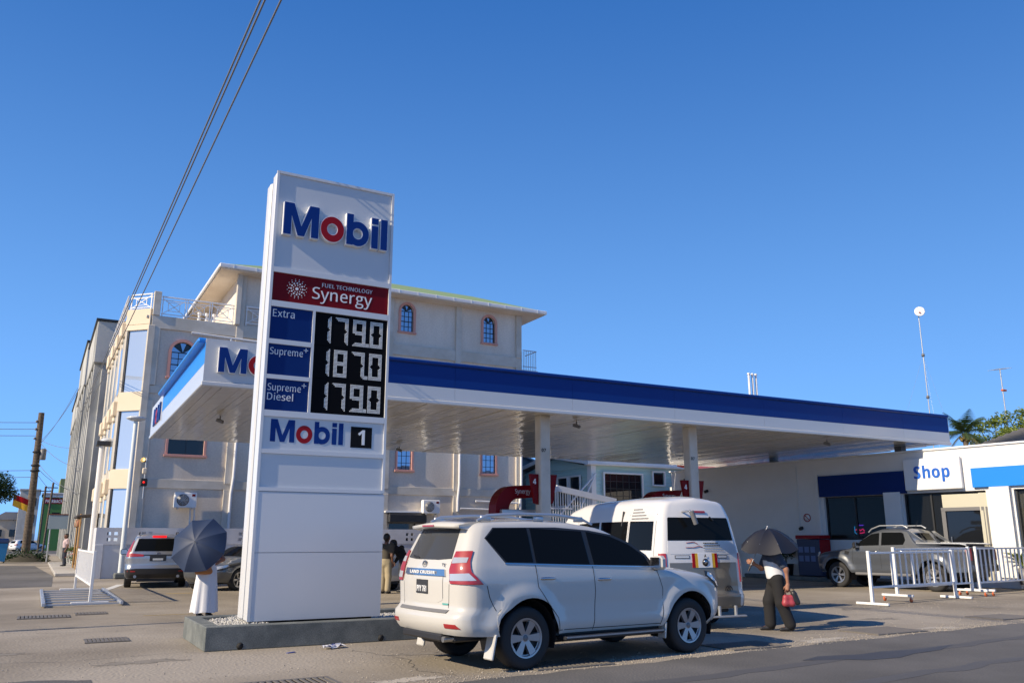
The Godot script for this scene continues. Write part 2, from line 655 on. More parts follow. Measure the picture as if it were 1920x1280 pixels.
func build_ground():
	# one sheet to the horizon, with the drain pits cut through it
	var pits := st_new()
	var holes: Array = []
	for g in GRATES:
		holes.append([g[1], g[2], g[3], g[4]])
	add_wall(pits, -900, -400, 1200, 1500, holes, 0.35)
	var gr := structure("ground", done(pits), M.concrete)
	gr.rotation_degrees.x = -90.0
	# the street in front: broken edge against the concrete apron
	var edge := ragged(2.9, 9.02, 60.0, 13.5, 260, 0.16)
	edge.append_array([Vector2(60, -30), Vector2(2.9, -30)])
	structure("road", sheet(edge, 0.004), M.asphalt)
	var patch := ragged(-3.0, 12.6, 0.75, 11.3, 24, 0.2)
	patch.append_array([Vector2(0.75, 9.0), Vector2(-3.0, 9.0)])
	structure("road_patch", sheet(patch, 0.004), M.asphalt)
	var side := ragged(-40.0, 31.0, 0.7, 33.5, 60, 0.5)
	side.append_array([Vector2(0.9, 43.0), Vector2(0.2, 60.0), Vector2(-4.0, 62.0), Vector2(-40, 62.0)])
	structure("side_road", sheet(side, 0.004), M.asphalt)
	structure("cross_road", sheet(rect(-60, 108, 60, 150), 0.004), M.asphalt)
	# wet mark on the street
	var wet: Array = []
	for p in [[9.9, 8.62], [10.4, 8.80], [11.1, 8.66], [11.6, 8.72], [12.3, 8.62], [13.3, 8.74], [12.5, 8.42], [11.8, 8.34], [11.3, 8.18], [10.7, 8.22], [10.5, 8.4]]:
		wet.append(Vector2(p[0] - 0.8, p[1] - 0.15))
	structure("wet_mark", sheet(wet, 0.008), M.wet_asphalt)
	# raised pavement at the corner of the side street
	var st := st_new()
	add_box(st, V(1.75, 0.07, 53.0), Vector3(1.6, 0.14, 21.0), 0.02)
	structure("pavement", done(st), M.pavement)
	st = st_new()
	add_box(st, V(27.8, 0.08, 26.0), Vector3(2.2, 0.16, 12.6), 0.02, Basis(Vector3.UP, deg_to_rad(-7.0)))
	structure("shop_pavement", done(st), M.kerb_grey)
	# old spills, patches and cracks in the paving
	var spill := mk("oil_stain", 0.235, 0.208, 0.168, 0.85)
	var pale := mk("cement_patch", 0.42, 0.38, 0.315, 0.95)
	var rs := RandomNumberGenerator.new()
	rs.seed = 310
	for q in [[1.4, 12.6, 0.55], [4.9, 11.6, 0.4], [-0.6, 14.3, 0.7], [3.4, 17.6, 0.6], [12.6, 13.4, 0.5], [15.2, 12.0, 0.45], [10.2, 11.3, 0.35], [17.0, 14.0, 0.6], [20.0, 12.8, 0.5], [0.4, 18.0, 0.5], [2.6, 24.5, 0.8], [7.5, 12.1, 0.3]]:
		structure("oil_stain", sheet(splat(q[0], q[1], q[2], rs), 0.003), spill)
	for q in [[3.9, 9.55, 0.5], [7.6, 9.75, 0.45], [11.2, 10.0, 0.6], [14.6, 10.3, 0.5], [-0.8, 12.9, 0.6]]:
		structure("cement_patch", sheet(splat(q[0], q[1], q[2], rs), 0.0025), pale)
	for q in [[[-1.2, 13.6], [0.6, 13.1], [2.0, 13.4], [2.4, 13.0]], [[4.2, 12.4], [4.6, 11.2], [4.3, 10.2], [4.6, 9.5]], [[10.6, 12.4], [11.6, 11.6], [12.0, 10.4]], [[14.2, 13.6], [15.6, 12.8], [17.6, 12.9], [19.4, 12.0]], [[0.2, 17.2], [1.4, 16.9], [2.1, 17.4]], [[1.0, 22.4], [2.4, 22.0], [4.6, 22.8]]]:
		structure("crack", crack(q, rs), M.grate)
	# tyre-polished tracks on the street
	var track := mk("tyre_track", 0.095, 0.091, 0.085, 0.7)
	for q in [[6.6, 3.0], [7.9, 3.5], [5.2, 2.6]]:
		var top := ragged(3.2, q[0], 40.0, q[0] + 36.8 * 0.0785, 90, 0.10)
		var low := ragged(3.2, q[0] - 0.24, 40.0, q[0] - 0.24 + 36.8 * 0.0785, 90, 0.16)
		low.reverse()
		top.append_array(low)
		structure("tyre_track", sheet(top, 0.0065), track)
	# loose grit along the broken edge of the asphalt
	var grit := MultiMeshInstance3D.new()
	grit.name = "grit"
	var gm := MultiMesh.new()
	gm.transform_format = MultiMesh.TRANSFORM_3D
	var gs := st_new()
	add_lathe(gs, [[0.0, -0.5], [0.8, -0.2], [0.9, 0.2], [0.0, 0.6]], 5)
	gm.mesh = done(gs)
	gm.instance_count = 3600
	for i in gm.instance_count:
		var gx := rs.randf_range(-1.0, 22.0)
		var gd := 9.02 + (gx - 2.9) * 0.0785 + absf(rs.randfn(0.0, 0.35)) - 0.05
		if i % 3 == 0:
			gd += rs.randf() * 4.0
		gm.set_instance_transform(i, Transform3D(Basis.from_euler(Vector3(rs.randf() * 6, rs.randf() * 6, 0)).scaled(Vector3.ONE * rs.randf_range(0.004, 0.013)), V(gx, 0.006, gd)))
	grit.multimesh = gm
	grit.material_override = mk("grit", 0.38, 0.34, 0.28, 0.95)
	grit.set_meta("kind", "stuff")
	grit.set_meta("label", "loose pale grit along the broken asphalt edge")
	grit.set_meta("category", "grit")
	add_child(grit)
	# worn bay lines
	var yl := mk("bay_paint", 0.50, 0.36, 0.12, 0.9)
	for q in [[2.2, 20.0, 3.2, 20.06], [3.6, 27.6, 4.5, 27.75]]:
		structure("bay_line", sheet(rect(q[0], q[1], q[2], q[3]), 0.004), yl)
	var wl := mk("lane_paint", 0.6, 0.6, 0.58, 0.85)
	structure("lane_line", sheet([Vector2(1.7, 29.0), Vector2(1.95, 29.0), Vector2(3.0, 34.0), Vector2(2.75, 34.0)], 0.004), wl)


# ---------------------------------------------------------------- the wordmark, letter by letter (cap height 1)
func word_shapes() -> Array:
	# each entry: [name, list of polygons, list of rings [centre, r0, r1], colour key]
	var m := [Vector2(0, 0), Vector2(0.25, 0), Vector2(0.25, 0.62), Vector2(0.48, 0), Vector2(0.70, 0), Vector2(0.93, 0.62), Vector2(0.93, 0), Vector2(1.18, 0), Vector2(1.18, 1), Vector2(0.86, 1), Vector2(0.59, 0.30), Vector2(0.32, 1), Vector2(0, 1)]
	return [
		["letter", [m], [], "logo_blue"],
		["letter", [], [[Vector2(1.66, 0.385), 0.19, 0.405]], "red"],
		["letter", [rect(2.16, 0, 2.39, 1)], [[Vector2(2.56, 0.385), 0.18, 0.40]], "logo_blue"],
		["letter", [rect(3.06, 0, 3.30, 0.74), rect(3.06, 0.80, 3.30, 1)], [], "logo_blue"],
		["letter", [rect(3.40, 0, 3.64, 1)], [], "logo_blue"],
	]


# lower left corner at p; w, h in metres; facing +z of the parent
func wordmark(parent: Node3D, p: Vector3, w: float, h: float, depth: float, rim: float, turn := 0.0):
	for l in word_shapes():
		for layer in ([0, 1] if rim > 0 else [0]):
			var st := st_new()
			var z1 := 0.0
			var z0 := depth
			if layer == 1:
				z1 = depth
				z0 = depth + 0.006
			var g := (rim / h) if layer == 0 else 0.0
			for poly in l[1]:
				if g > 0.0:
					var grown := Geometry2D.offset_polygon(PackedVector2Array(poly), g)
					add_prism(st, Array(grown[0]), z0, z1)
				else:
					add_prism(st, poly, z0, z1)
			for r in l[2]:
				add_ring(st, r[0], r[1] - g, r[2] + g, z0 + (0.0015 if l[1].size() else 0.0), z1)
			var bs := Basis.from_euler(Vector3(0, deg_to_rad(turn), 0)) * Basis.from_scale(Vector3(w / 3.64, h, 1))
			if layer == 0 and rim > 0:
				part(parent, "letter_return", done(st), M.white, Transform3D(bs, p))
			else:
				part(parent, l[0], done(st), M[l[3]], Transform3D(bs, p))


# ---------------------------------------------------------------- price sign
func build_sign():
	var pl := thing("sign_plinth", "low grey concrete plinth under the tall price sign", "plinth", V(4.35, 0, 14.25))
	var L := 4.1
	for q in [["front_wall", Vector3(0, 0.17, 0.89), Vector3(L, 0.34, 0.22)], ["back_wall", Vector3(0, 0.17, -0.89), Vector3(L, 0.34, 0.22)], ["end_wall", Vector3(-L / 2 + 0.11, 0.17, 0), Vector3(0.22, 0.34, 1.56)], ["end_wall", Vector3(L / 2 - 0.11, 0.17, 0), Vector3(0.22, 0.34, 1.56)], ["bed", Vector3(0, 0.12, 0), Vector3(L - 0.44, 0.24, 1.56)]]:
		box(pl, q[0], M.kerb_grey, q[1], q[2], 0.012)
	for x in [-1.55, 0.62, 1.75]:
		lathe(pl, "drain_hole", M.dark_gap, [[0.0, 0.0], [0.045, 0.0], [0.05, 0.004], [0.0, 0.004]], 14, at(Vector3(x, 0.055, 1.0), 90))
	# gravel in the plinth
	var g := MultiMeshInstance3D.new()
	g.name = "gravel"
	var mm := MultiMesh.new()
	mm.transform_format = MultiMesh.TRANSFORM_3D
	var st := st_new()
	add_lathe(st, [[0.0, -0.6], [0.7, -0.3], [1.0, 0.1], [0.6, 0.55], [0.0, 0.7]], 6)
	mm.mesh = done(st)
	mm.instance_count = 5200
	for i in mm.instance_count:
		var p := Vector3(rng.randf_range(-1.8, 1.8), 0.245 + rng.randf() * 0.03, rng.randf_range(-0.76, 0.76))
		var near := clampf(1.0 - absf(p.x + 1.25) / 0.6, 0.0, 1.0)
		p.y += near * 0.07
		mm.set_instance_transform(i, Transform3D(Basis.from_euler(Vector3(rng.randf() * 6, rng.randf() * 6, rng.randf() * 6)).scaled(Vector3.ONE * rng.randf_range(0.012, 0.026)), p))
	g.multimesh = mm
	var gm := mk("gravel", 0.46, 0.45, 0.42, 0.9)
	g.material_override = gm
	g.set_meta("kind", "stuff")
	pl.add_child(g)

	var s := thing("price_sign", "tall white fuel price sign with blue and red panels on a plinth", "price sign", V(2.94, 0, 13.55))
	var W := 2.12
	# two leaves, each a slab with edge frames, and the steel core between
	box(s, "core", M.plastic_grey, Vector3(W / 2, 3.98, -0.36), Vector3(1.7, 7.25, 0.2), 0.01)
	var leaf := holder(s, "back_leaf")
	box(leaf, "panel", M.sign_white, Vector3(W / 2, 4.0, -0.59), Vector3(W, 7.3, 0.26), 0.03)
	box(s, "carcass", M.sign_white, Vector3(W / 2, 4.02, -0.165), Vector3(W, 7.33, 0.25), 0.02)
	box(s, "base_plate", M.dark_gap, Vector3(W / 2, 0.31, -0.36), Vector3(1.9, 0.14, 0.5), 0.01)
	box(s, "cap", M.plastic_grey, Vector3(W / 2, 7.70, -0.25), Vector3(W - 0.05, 0.04, 0.34), 0.01)
	var z := -0.04
	# outer frame
	for q in [[0.0, 0.36, 0.045, 7.70], [W - 0.045, 2.32, W, 7.70], [0.045, 7.655, W - 0.045, 7.70], [0.045, 5.90, W - 0.045, 5.99], [0.045, 5.31, W - 0.045, 5.41], [0.045, 3.49, W - 0.045, 3.59], [0.045, 2.90, W - 0.045, 2.97], [0.045, 2.31, W - 0.045, 2.37], [0.745, 3.59, 0.79, 5.31], [0.045, 4.68, 0.745, 4.76], [0.045, 4.10, 0.745, 4.17]]:
		prism(s, "frame_bar", M.sign_white, rect(q[0] + 0.001, q[1], q[2] - 0.001, q[3]), 0.0, z)
	# infill panels, set back behind the frame
	for q in [["panel_white", 0.045, 5.99, W - 0.045, 7.655], ["sign_red", 0.045, 5.41, W - 0.045, 5.90], ["sign_blue", 0.045, 4.76, 0.745, 5.31], ["sign_blue", 0.045, 4.17, 0.745, 4.68], ["sign_blue", 0.045, 3.59, 0.745, 4.10], ["panel_white", 0.045, 2.97, W - 0.045, 3.49], ["panel_white", 0.045, 2.37, W - 0.045, 2.90]]:
		prism(s, "panel", M[q[0]], rect(q[1], q[2], q[3], q[4]), z + 0.012, z - 0.004)
	for q in [[1.375, 2.295], [0.36, 1.365]]:
		prism(s, "panel", M.sign_white, rect(0.045, q[0], W, q[1]), -0.006, z)
	# letters
	wordmark(s, Vector3(0.145, 6.57, z + 0.012), 1.84, 0.565, 0.085, 0.012)
	wordmark(s, Vector3(0.17, 3.09, z + 0.0125), 1.20, 0.36, 0.003, 0.0)
	prism(s, "black_square", M.black, rect(1.50, 3.06, 1.87, 3.41), z + 0.016, z + 0.010)
	lettering(s, "numeral", M.white, "1", Vector3(1.625, 3.11, z + 0.016), 0.12, 0.25, 0.003, 700)
	lettering(s, "lettering", M.white, "Synergy", Vector3(0.72, 5.46, z + 0.0125), 1.06, 0.28, 0.003)
	lettering(s, "lettering", M.white, "FUEL TECHNOLOGY", Vector3(0.88, 5.755, z + 0.0125), 0.90, 0.07, 0.003)
	lettering(s, "lettering", M.white, "Extra", Vector3(0.085, 5.14, z + 0.0125), 0.36, 0.125, 0.003)
	for y in [4.47, 3.875]:
		lettering(s, "lettering", M.white, "Supreme", Vector3(0.08, y, z + 0.0125), 0.54, 0.15, 0.003)
		lettering(s, "lettering", M.white, "+", Vector3(0.63, y + 0.115, z + 0.0125), 0.075, 0.075, 0.003)
	lettering(s, "lettering", M.white, "Diesel", Vector3(0.08, 3.755, z + 0.0125), 0.42, 0.125, 0.003)
	# emblem of dots in widening rings
	st = st_new()
	for r in [[0.0, 1, 0.028], [0.062, 9, 0.010], [0.098, 12, 0.015], [0.135, 14, 0.010], [0.165, 16, 0.007]]:
		for k in r[1]:
			var a: float = TAU * (k + 0.5 * (r[1] % 3)) / r[1]
			add_prism(st, disc(Vector2(cos(a), sin(a)) * r[0], r[2], 8), 0.003, 0.0)
	part(s, "emblem", done(st), M.white, at(Vector3(0.455, 5.66, z + 0.0125)))
	# the display and its digits
	var dsp := holder(s, "display", Vector3(0, 0, 0))
	prism(dsp, "back_panel", M.display_black, rect(0.79, 3.59, W - 0.045, 5.31), z + 0.004, z - 0.004)
	for q in [[4.745, 5.295], [4.185, 4.735], [3.605, 4.175]]:
		prism(dsp, "row_panel", M.display_black, rect(0.80, q[0], W - 0.05, q[1]), z + 0.012, z + 0.003)
	var rows := ["179.0", "187.0", "179.0"]
	for r in 3:
		var y0: float = [4.80, 4.235, 3.665][r]
		var col := 0
		for ch in rows[r]:
			if ch == ".":
				st = st_new()
				for i in 3:
					for j in 3:
						add_dot(st, Vector2(1.70 + i * 0.021, y0 + j * 0.021))
				part(dsp, "decimal_point", done(st), M.painted_diode_glow, at(Vector3(0, 0, z + 0.0125)))
				continue
			part(dsp, "digit", digit_mesh(ch), M.painted_diode_glow, at(Vector3([0.855, 1.155, 1.465, 1.775][col], y0, z + 0.0125)))
			col += 1


func add_dot(st: SurfaceTool, p: Vector2):
	add_prism(st, disc(p, 0.0098, 6), 0.004, 0.0)


func digit_mesh(ch: String) -> ArrayMesh:
	if cache.has("digit" + ch):
		return cache["digit" + ch]
	var segs: String = {"0": "abcdef", "1": "bc", "7": "abc", "8": "abcdefg", "9": "abcdfg"}[ch]
	var st := st_new()
	var q := 0.0212
	var w := 11
	var h := 20
	var seen := {}
	for i in w:
		for j in h + 1:
			var hit := false
			for k in 3:
				var inx: bool = i >= k and i <= w - 1 - k
				if "a" in segs and j == h - k and inx:
					hit = true
				if "d" in segs and j == k and inx:
					hit = true
				if "b" in segs and i == w - 1 - k and j >= h / 2 + k and j <= h - k:
					hit = true
				if "c" in segs and i == w - 1 - k and j <= h / 2 - k and j >= k:
					hit = true
				if "f" in segs and i == k and j >= h / 2 + k and j <= h - k:
					hit = true
				if "e" in segs and i == k and j <= h / 2 - k and j >= k:
					hit = true
			if "g" in segs and absi(j - h / 2) <= 1 and i >= 1 + absi(j - h / 2) and i <= w - 2 - absi(j - h / 2):
				hit = true
			if hit:
				add_dot(st, Vector2(i * q, j * q * 1.05))
	cache["digit" + ch] = done(st)
	return cache["digit" + ch]


# ---------------------------------------------------------------- canopy
func build_canopy():
	var c := thing("station_canopy", "long blue and white fuel station canopy on cream columns", "canopy", V(2.97, 0, 19.92), -0.9)
	var X1 := 26.55      # front length
	var skew := tan(deg_to_rad(6.8))
	var DP := 12.0       # depth
	# soffit strips running front to back
	var n := 134
	var w := (X1 + 1.3) / n
	var hues := [M.soffit]
	for i in n:
		var x := 0.06 + (i + 0.5) * w
		var d0 := 0.06
		if x > X1 - 0.1:
			d0 = (x - X1 + 0.12) / skew
		if DP - d0 < 0.3:
			continue
		var o := box(c, "soffit_strip", hues[0], Vector3(x, 5.035 + rng.randf() * 0.004, -(d0 + DP) / 2), Vector3(w - 0.006, 0.02, DP - d0), 0.0)
		o.rotation_degrees = Vector3(rng.randf_range(-0.10, 0.10), 0, rng.randf_range(-1.7, 1.7))
	box(c, "soffit_backing", M.plastic_grey, Vector3(X1 / 2, 5.10, -DP / 2), Vector3(X1 - 0.2, 0.04, DP - 0.2), 0.0)
	box(c, "roof_deck", M.roof_grey, Vector3(X1 / 2, 5.75, -DP / 2), Vector3(X1 - 0.3, 0.06, DP - 0.3), 0.0)
	# front fascia: blue band over white band, in panels with fine joints, trim below and rolled coping above
	var xs := [3.6, 6.3, 9.95, 13.6, 17.25, 20.9, 24.0, X1]
	prism(c, "fascia_panel", M.panel_white, rect(0.0, 5.10, 3.595, 6.09), 0.0, -0.06)
	for i in xs.size() - 1:
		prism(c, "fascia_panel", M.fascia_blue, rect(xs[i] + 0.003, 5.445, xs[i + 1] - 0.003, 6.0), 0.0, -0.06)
		prism(c, "fascia_panel", M.panel_white, rect(xs[i] + 0.003, 5.10, xs[i + 1] - 0.003, 5.44), -0.002, -0.06)
	prism(c, "fascia_backing", M.fascia_blue, rect(0.06, 5.12, X1 - 0.02, 6.0), -0.065, -0.1)
	box(c, "trim", M.panel_white, Vector3(X1 / 2, 5.035, -0.02), Vector3(X1 + 0.08, 0.11, 0.12), 0.02)
	box(c, "coping", M.fascia_blue, Vector3((X1 + 3.6) / 2, 6.055, 0.0), Vector3(X1 - 3.6, 0.10, 0.14), 0.035)
	wordmark(c, Vector3(0.30, 5.32, 0.002), 1.95, 0.58, 0.07, 0.012)
	# left end
	var e := holder(c, "end_fascia", Vector3(0, 0, 0), -90.0)
	# local x runs towards the street after the turn: x from -DP to 0, facing -x of the world
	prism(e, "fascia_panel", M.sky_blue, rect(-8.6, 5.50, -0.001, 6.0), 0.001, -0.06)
	prism(e, "fascia_panel", M.panel_white, rect(-8.6, 5.10, -0.001, 5.495), 0.001, -0.06)
	prism(e, "fascia_panel", M.panel_white, rect(-DP, 5.10, -8.605, 6.09), 0.003, -0.06)
	box(e, "trim", M.panel_white, Vector3(-DP / 2, 5.036, -0.022), Vector3(DP - 0.08, 0.11, 0.12), 0.02)
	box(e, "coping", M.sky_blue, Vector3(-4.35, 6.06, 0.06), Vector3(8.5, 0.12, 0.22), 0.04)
	wordmark(e, Vector3(-10.95, 5.30, 0.004), 2.0, 0.58, 0.04, 0.0)
	# back fascia and right end
	prism(c, "back_fascia", M.panel_white, rect(0.0, 5.06, X1 + 1.3, 6.05), -DP - 0.01, -DP - 0.08)
	var rr := holder(c, "right_fascia", Vector3(X1, 0, 0), 90.0 - 6.8)
	prism(rr, "fascia_panel", M.panel_white, rect(0.01, 5.06, DP, 6.05), 0.02, -0.05)
	# columns
	for x in [3.95, 9.45, 14.85]:
		var col := holder(c, "column", Vector3(x, 0, -0.85))
		box(col, "shaft", M.cream_trim, Vector3(0, 2.52, 0), Vector3(0.33, 5.04, 0.33), 0.025)
		lettering(col, "numeral", M.black, "07", Vector3(-0.13, 3.98, 0.167), 0.14, 0.10, 0.003, 700)
		# red number flags on both sides
		for sg in [-1.0, 1.0]:
			var f := prism(col, "number_flag", M.sign_red, [Vector2(0.17, 3.36), Vector2(0.17, 2.52), Vector2(0.30, 2.56), Vector2(0.44, 3.36)] if sg > 0 else [Vector2(-0.17, 3.36), Vector2(-0.44, 3.36), Vector2(-0.30, 2.56), Vector2(-0.17, 2.52)], 0.05, -0.05)
			f.name = f.name
		lettering(col, "numeral", M.white, "4", Vector3(-0.35, 3.08, 0.05), 0.10, 0.15, 0.003, 700)
	for q in [[27.15, 9.5], [25.75, 1.55]]:
		box(c, "stub_column", M.plastic_grey, Vector3(q[0], 4.84, -q[1]), Vector3(0.3, 0.42, 0.3), 0.01)
	# loudspeakers and cameras under the soffit
	for q in [[1.25, 4.9, 5.2], [4.55, 4.9, 1.6], [10.9, 4.9, 1.3], [21.4, 4.9, 1.2], [8.6, 4.88, 10.2]]:
		var k := holder(c, "soffit_fitting", Vector3(q[0], q[1], -q[2]))
		box(k, "body", M.plastic_grey, Vector3(0, -0.02, 0), Vector3(0.10, 0.10, 0.24), 0.02, 20, 40, 0)
		tube(k, "stem", M.plastic_grey, [Vector3(0, 0.12, 0), Vector3(0, 0, 0)], 0.02, 8)


# ---------------------------------------------------------------- windows
# a sash window: sub-parts of one part; lower left corner at p, facing +z
func window(parent: Node3D, p: Vector3, w: float, h: float, cols: int, rows: int, trim: Material, glass: Material, tw := 0.09, sill := true, turn := 0.0, bar := 0.022) -> Node3D:
	var n := holder(parent, "window", p, turn)
	box(n, "frame", trim, Vector3(-tw / 2, h / 2, 0.02), Vector3(tw, h, 0.1), 0.008)
	box(n, "frame", trim, Vector3(w + tw / 2, h / 2, 0.02), Vector3(tw, h, 0.1), 0.008)
	box(n, "frame", trim, Vector3(w / 2, h + tw / 2, 0.022), Vector3(w + 2 * tw, tw, 0.104), 0.008)
	if sill:
		box(n, "sill", trim, Vector3(w / 2, -tw / 2, 0.05), Vector3(w + 2 * tw + 0.1, tw, 0.17), 0.008)
	else:
		box(n, "frame", trim, Vector3(w / 2, -tw / 2, 0.022), Vector3(w + 2 * tw, tw, 0.104), 0.008)
	var cw := w / cols
	var rh := h / rows
	for i in cols:
		for j in rows:
			box(n, "pane", glass, Vector3((i + 0.5) * cw, (j + 0.5) * rh, -0.06), Vector3(cw - bar, rh - bar, 0.008), 0.0, rng.randf_range(-0.25, 0.25), rng.randf_range(-0.25, 0.25))
	for i in range(1, cols):
		box(n, "muntin", M.frame_dark, Vector3(i * cw, h / 2, -0.052), Vector3(bar, h, 0.03), 0.0)
	for j in range(1, rows):
		box(n, "muntin", M.frame_dark, Vector3(w / 2, j * rh, -0.051), Vector3(w, bar, 0.034), 0.0)
	return n


# arched window: rectangle w by h with a half round of radius w/2 above
func arch_window(parent: Node3D, p: Vector3, w: float, h: float, trim: Material, glass: Material, wall: Material):
	var n := holder(parent, "window", p)
	var r := w / 2
	var tw := 0.13
	var st := st_new()
	add_prism(st, rect(-tw, -0.02, 0, h), 0.07, -0.03)
	add_prism(st, rect(w, -0.02, w + tw, h), 0.07, -0.03)
	add_ring(st, Vector2(r, h), r, r + tw, 0.07, -0.03, 0.0, PI, 18)
	part(n, "frame", done(st), trim)
	box(n, "sill", trim, Vector3(r, -0.07, 0.04), Vector3(w + 2 * tw + 0.08, 0.1, 0.16), 0.01)
	# fill between the arch and the square opening
	for sg in [-1.0, 1.0]:
		var poly: Array = [Vector2(r + sg * (r + 0.001), h + r + 0.001)]
		for k in 9:
			var a: float = PI / 2 - sg * PI / 2 * k / 8.0
			poly.append(Vector2(r + cos(a) * r, h + sin(a) * r))
		prism(n, "arch_spandrel", wall, poly, -0.004, -0.2)
	var rows := 4
	for i in 3:
		for j in rows:
			box(n, "pane", glass, Vector3((i + 0.5) * w / 3, (j + 0.5) * h / rows, -0.1), Vector3(w / 3 - 0.03, h / rows - 0.03, 0.008), 0.0, rng.randf_range(-0.3, 0.3), rng.randf_range(-0.3, 0.3))
	for k in 5:
		var poly: Array = [Vector2(r, h + 0.03)]
		for q in 4:
			var a := PI * (k + 0.04 + 0.92 * q / 3.0) / 5.0
			poly.append(Vector2(r + cos(a) * (r - 0.01), h + 0.02 + sin(a) * (r - 0.02)))
		prism(n, "pane", M.dark_glass if k % 2 else glass, poly, -0.1, -0.108)
	for k in range(1, 5):
		var a := PI * k / 5.0
		box(n, "muntin", M.frame_dark, Vector3(r + cos(a) * r / 2, h + sin(a) * r / 2, -0.09), Vector3(r, 0.025, 0.03), 0.0, 0, 0, rad_to_deg(a))
	for x in [0.0, w / 3, 2 * w / 3, w]:
		box(n, "muntin", M.frame_dark, Vector3(clampf(x, 0.02, w - 0.02), h / 2, -0.09), Vector3(0.03, h, 0.03), 0.0)
	for j in rows + 1:
		box(n, "muntin", M.frame_dark, Vector3(r, clampf(j * h / rows, 0.02, h), -0.089), Vector3(w, 0.045 if j == 2 else 0.028, 0.034), 0.0)


# a railing bay in x, y with rails, posts and a boxed diagonal cross
func railing(parent: Node3D, p: Vector3, length: float, h: float, bays: int, m: Material, turn := 0.0):
	var n := holder(parent, "railing", p, turn)
	var bw := length / bays
	box(n, "rail", m, Vector3(length / 2, h, 0), Vector3(length, 0.06, 0.06), 0.01)
	box(n, "rail", m, Vector3(length / 2, h - 0.16, 0), Vector3(length, 0.035, 0.035), 0.0)
	box(n, "rail", m, Vector3(length / 2, 0.12, 0), Vector3(length, 0.035, 0.035), 0.0)
	for i in bays:
		var x0 := i * bw
		for x in [x0 + 0.05, x0 + bw - 0.05]:
			box(n, "baluster", m, Vector3(x, h / 2, 0.002), Vector3(0.04, h, 0.04), 0.0)
		var st := st_new()
		var c := Vector3(x0 + bw / 2, h * 0.52, 0)
		var hw := bw * 0.5 - 0.09
		var hh := h * 0.36
		for q in [[-1, -1, 1, 1], [-1, 1, 1, -1]]:
			bar(st, c + Vector3(hw * q[0], hh * q[1], 0), c + Vector3(hw * q[2], hh * q[3], 0), 0.03)
		hw *= 0.55
		hh *= 0.6
		for q in [[-1, -1, 1, -1], [1, -1, 1, 1], [1, 1, -1, 1], [-1, 1, -1, -1]]:
			bar(st, c + Vector3(hw * q[0], hh * q[1], 0.004), c + Vector3(hw * q[2], hh * q[3], 0.004), 0.026)
		part(n, "lattice", done(st), m)


func bar(st: SurfaceTool, a: Vector3, b: Vector3, w: float, d := 0.0):
	var dir := (b - a)
	var l := dir.length()
	dir /= l
	var up := Vector3.UP if absf(dir.y) < 0.95 else Vector3.BACK
	var s := dir.cross(up).normalized()
	add_box(st, (a + b) / 2, Vector3(l, w, d if d > 0 else w), 0.0, Basis(dir, s.cross(dir), s))


func ac_unit(at_: Vector3, label: String, turn := 0.0):
	var o := thing("air_conditioner", label, "air conditioner", at_, turn, "outdoor air conditioning units")
	box(o, "casing", M.white, Vector3(0, 0.35, 0.16), Vector3(0.95, 0.68, 0.32), 0.03)
	lathe(o, "fan_guard", M.plastic_grey, [[0.0, 0.0], [0.24, 0.0], [0.26, 0.02], [0.0, 0.03]], 24, at(Vector3(-0.12, 0.35, 0.318), 90))
	var st := st_new()
	for k in 3:
		add_ring(st, Vector2(-0.12, 0.35), 0.07 + 0.06 * k, 0.085 + 0.06 * k, 0.36, 0.35, 0, TAU, 20)
	for k in 8:
		bar(st, Vector3(-0.12, 0.35, 0.352), Vector3(-0.12 + cos(TAU * k / 8) * 0.25, 0.35 + sin(TAU * k / 8) * 0.25, 0.352), 0.012)
	part(o, "grille", done(st), M.galvanised)
	prism(o, "badge", M.sign_red, rect(0.26, 0.52, 0.40, 0.62), 0.326, 0.318)
	for x in [-0.3, 0.3]:
		box(o, "bracket", M.galvanised, Vector3(x, -0.02, 0.18), Vector3(0.05, 0.06, 0.4), 0.0)
	tube(o, "pipe", M.gutter_white, [Vector3(0.25, 0.1, 0.1), Vector3(0.28, -0.3, 0.06), Vector3(0.28, -1.1, 0.06)], 0.035)
	tube(o, "pipe", M.gutter_white, [Vector3(0.42, 0.1, 0.1), Vector3(0.46, -0.35, 0.06), Vector3(0.46, -1.1, 0.06)], 0.035)


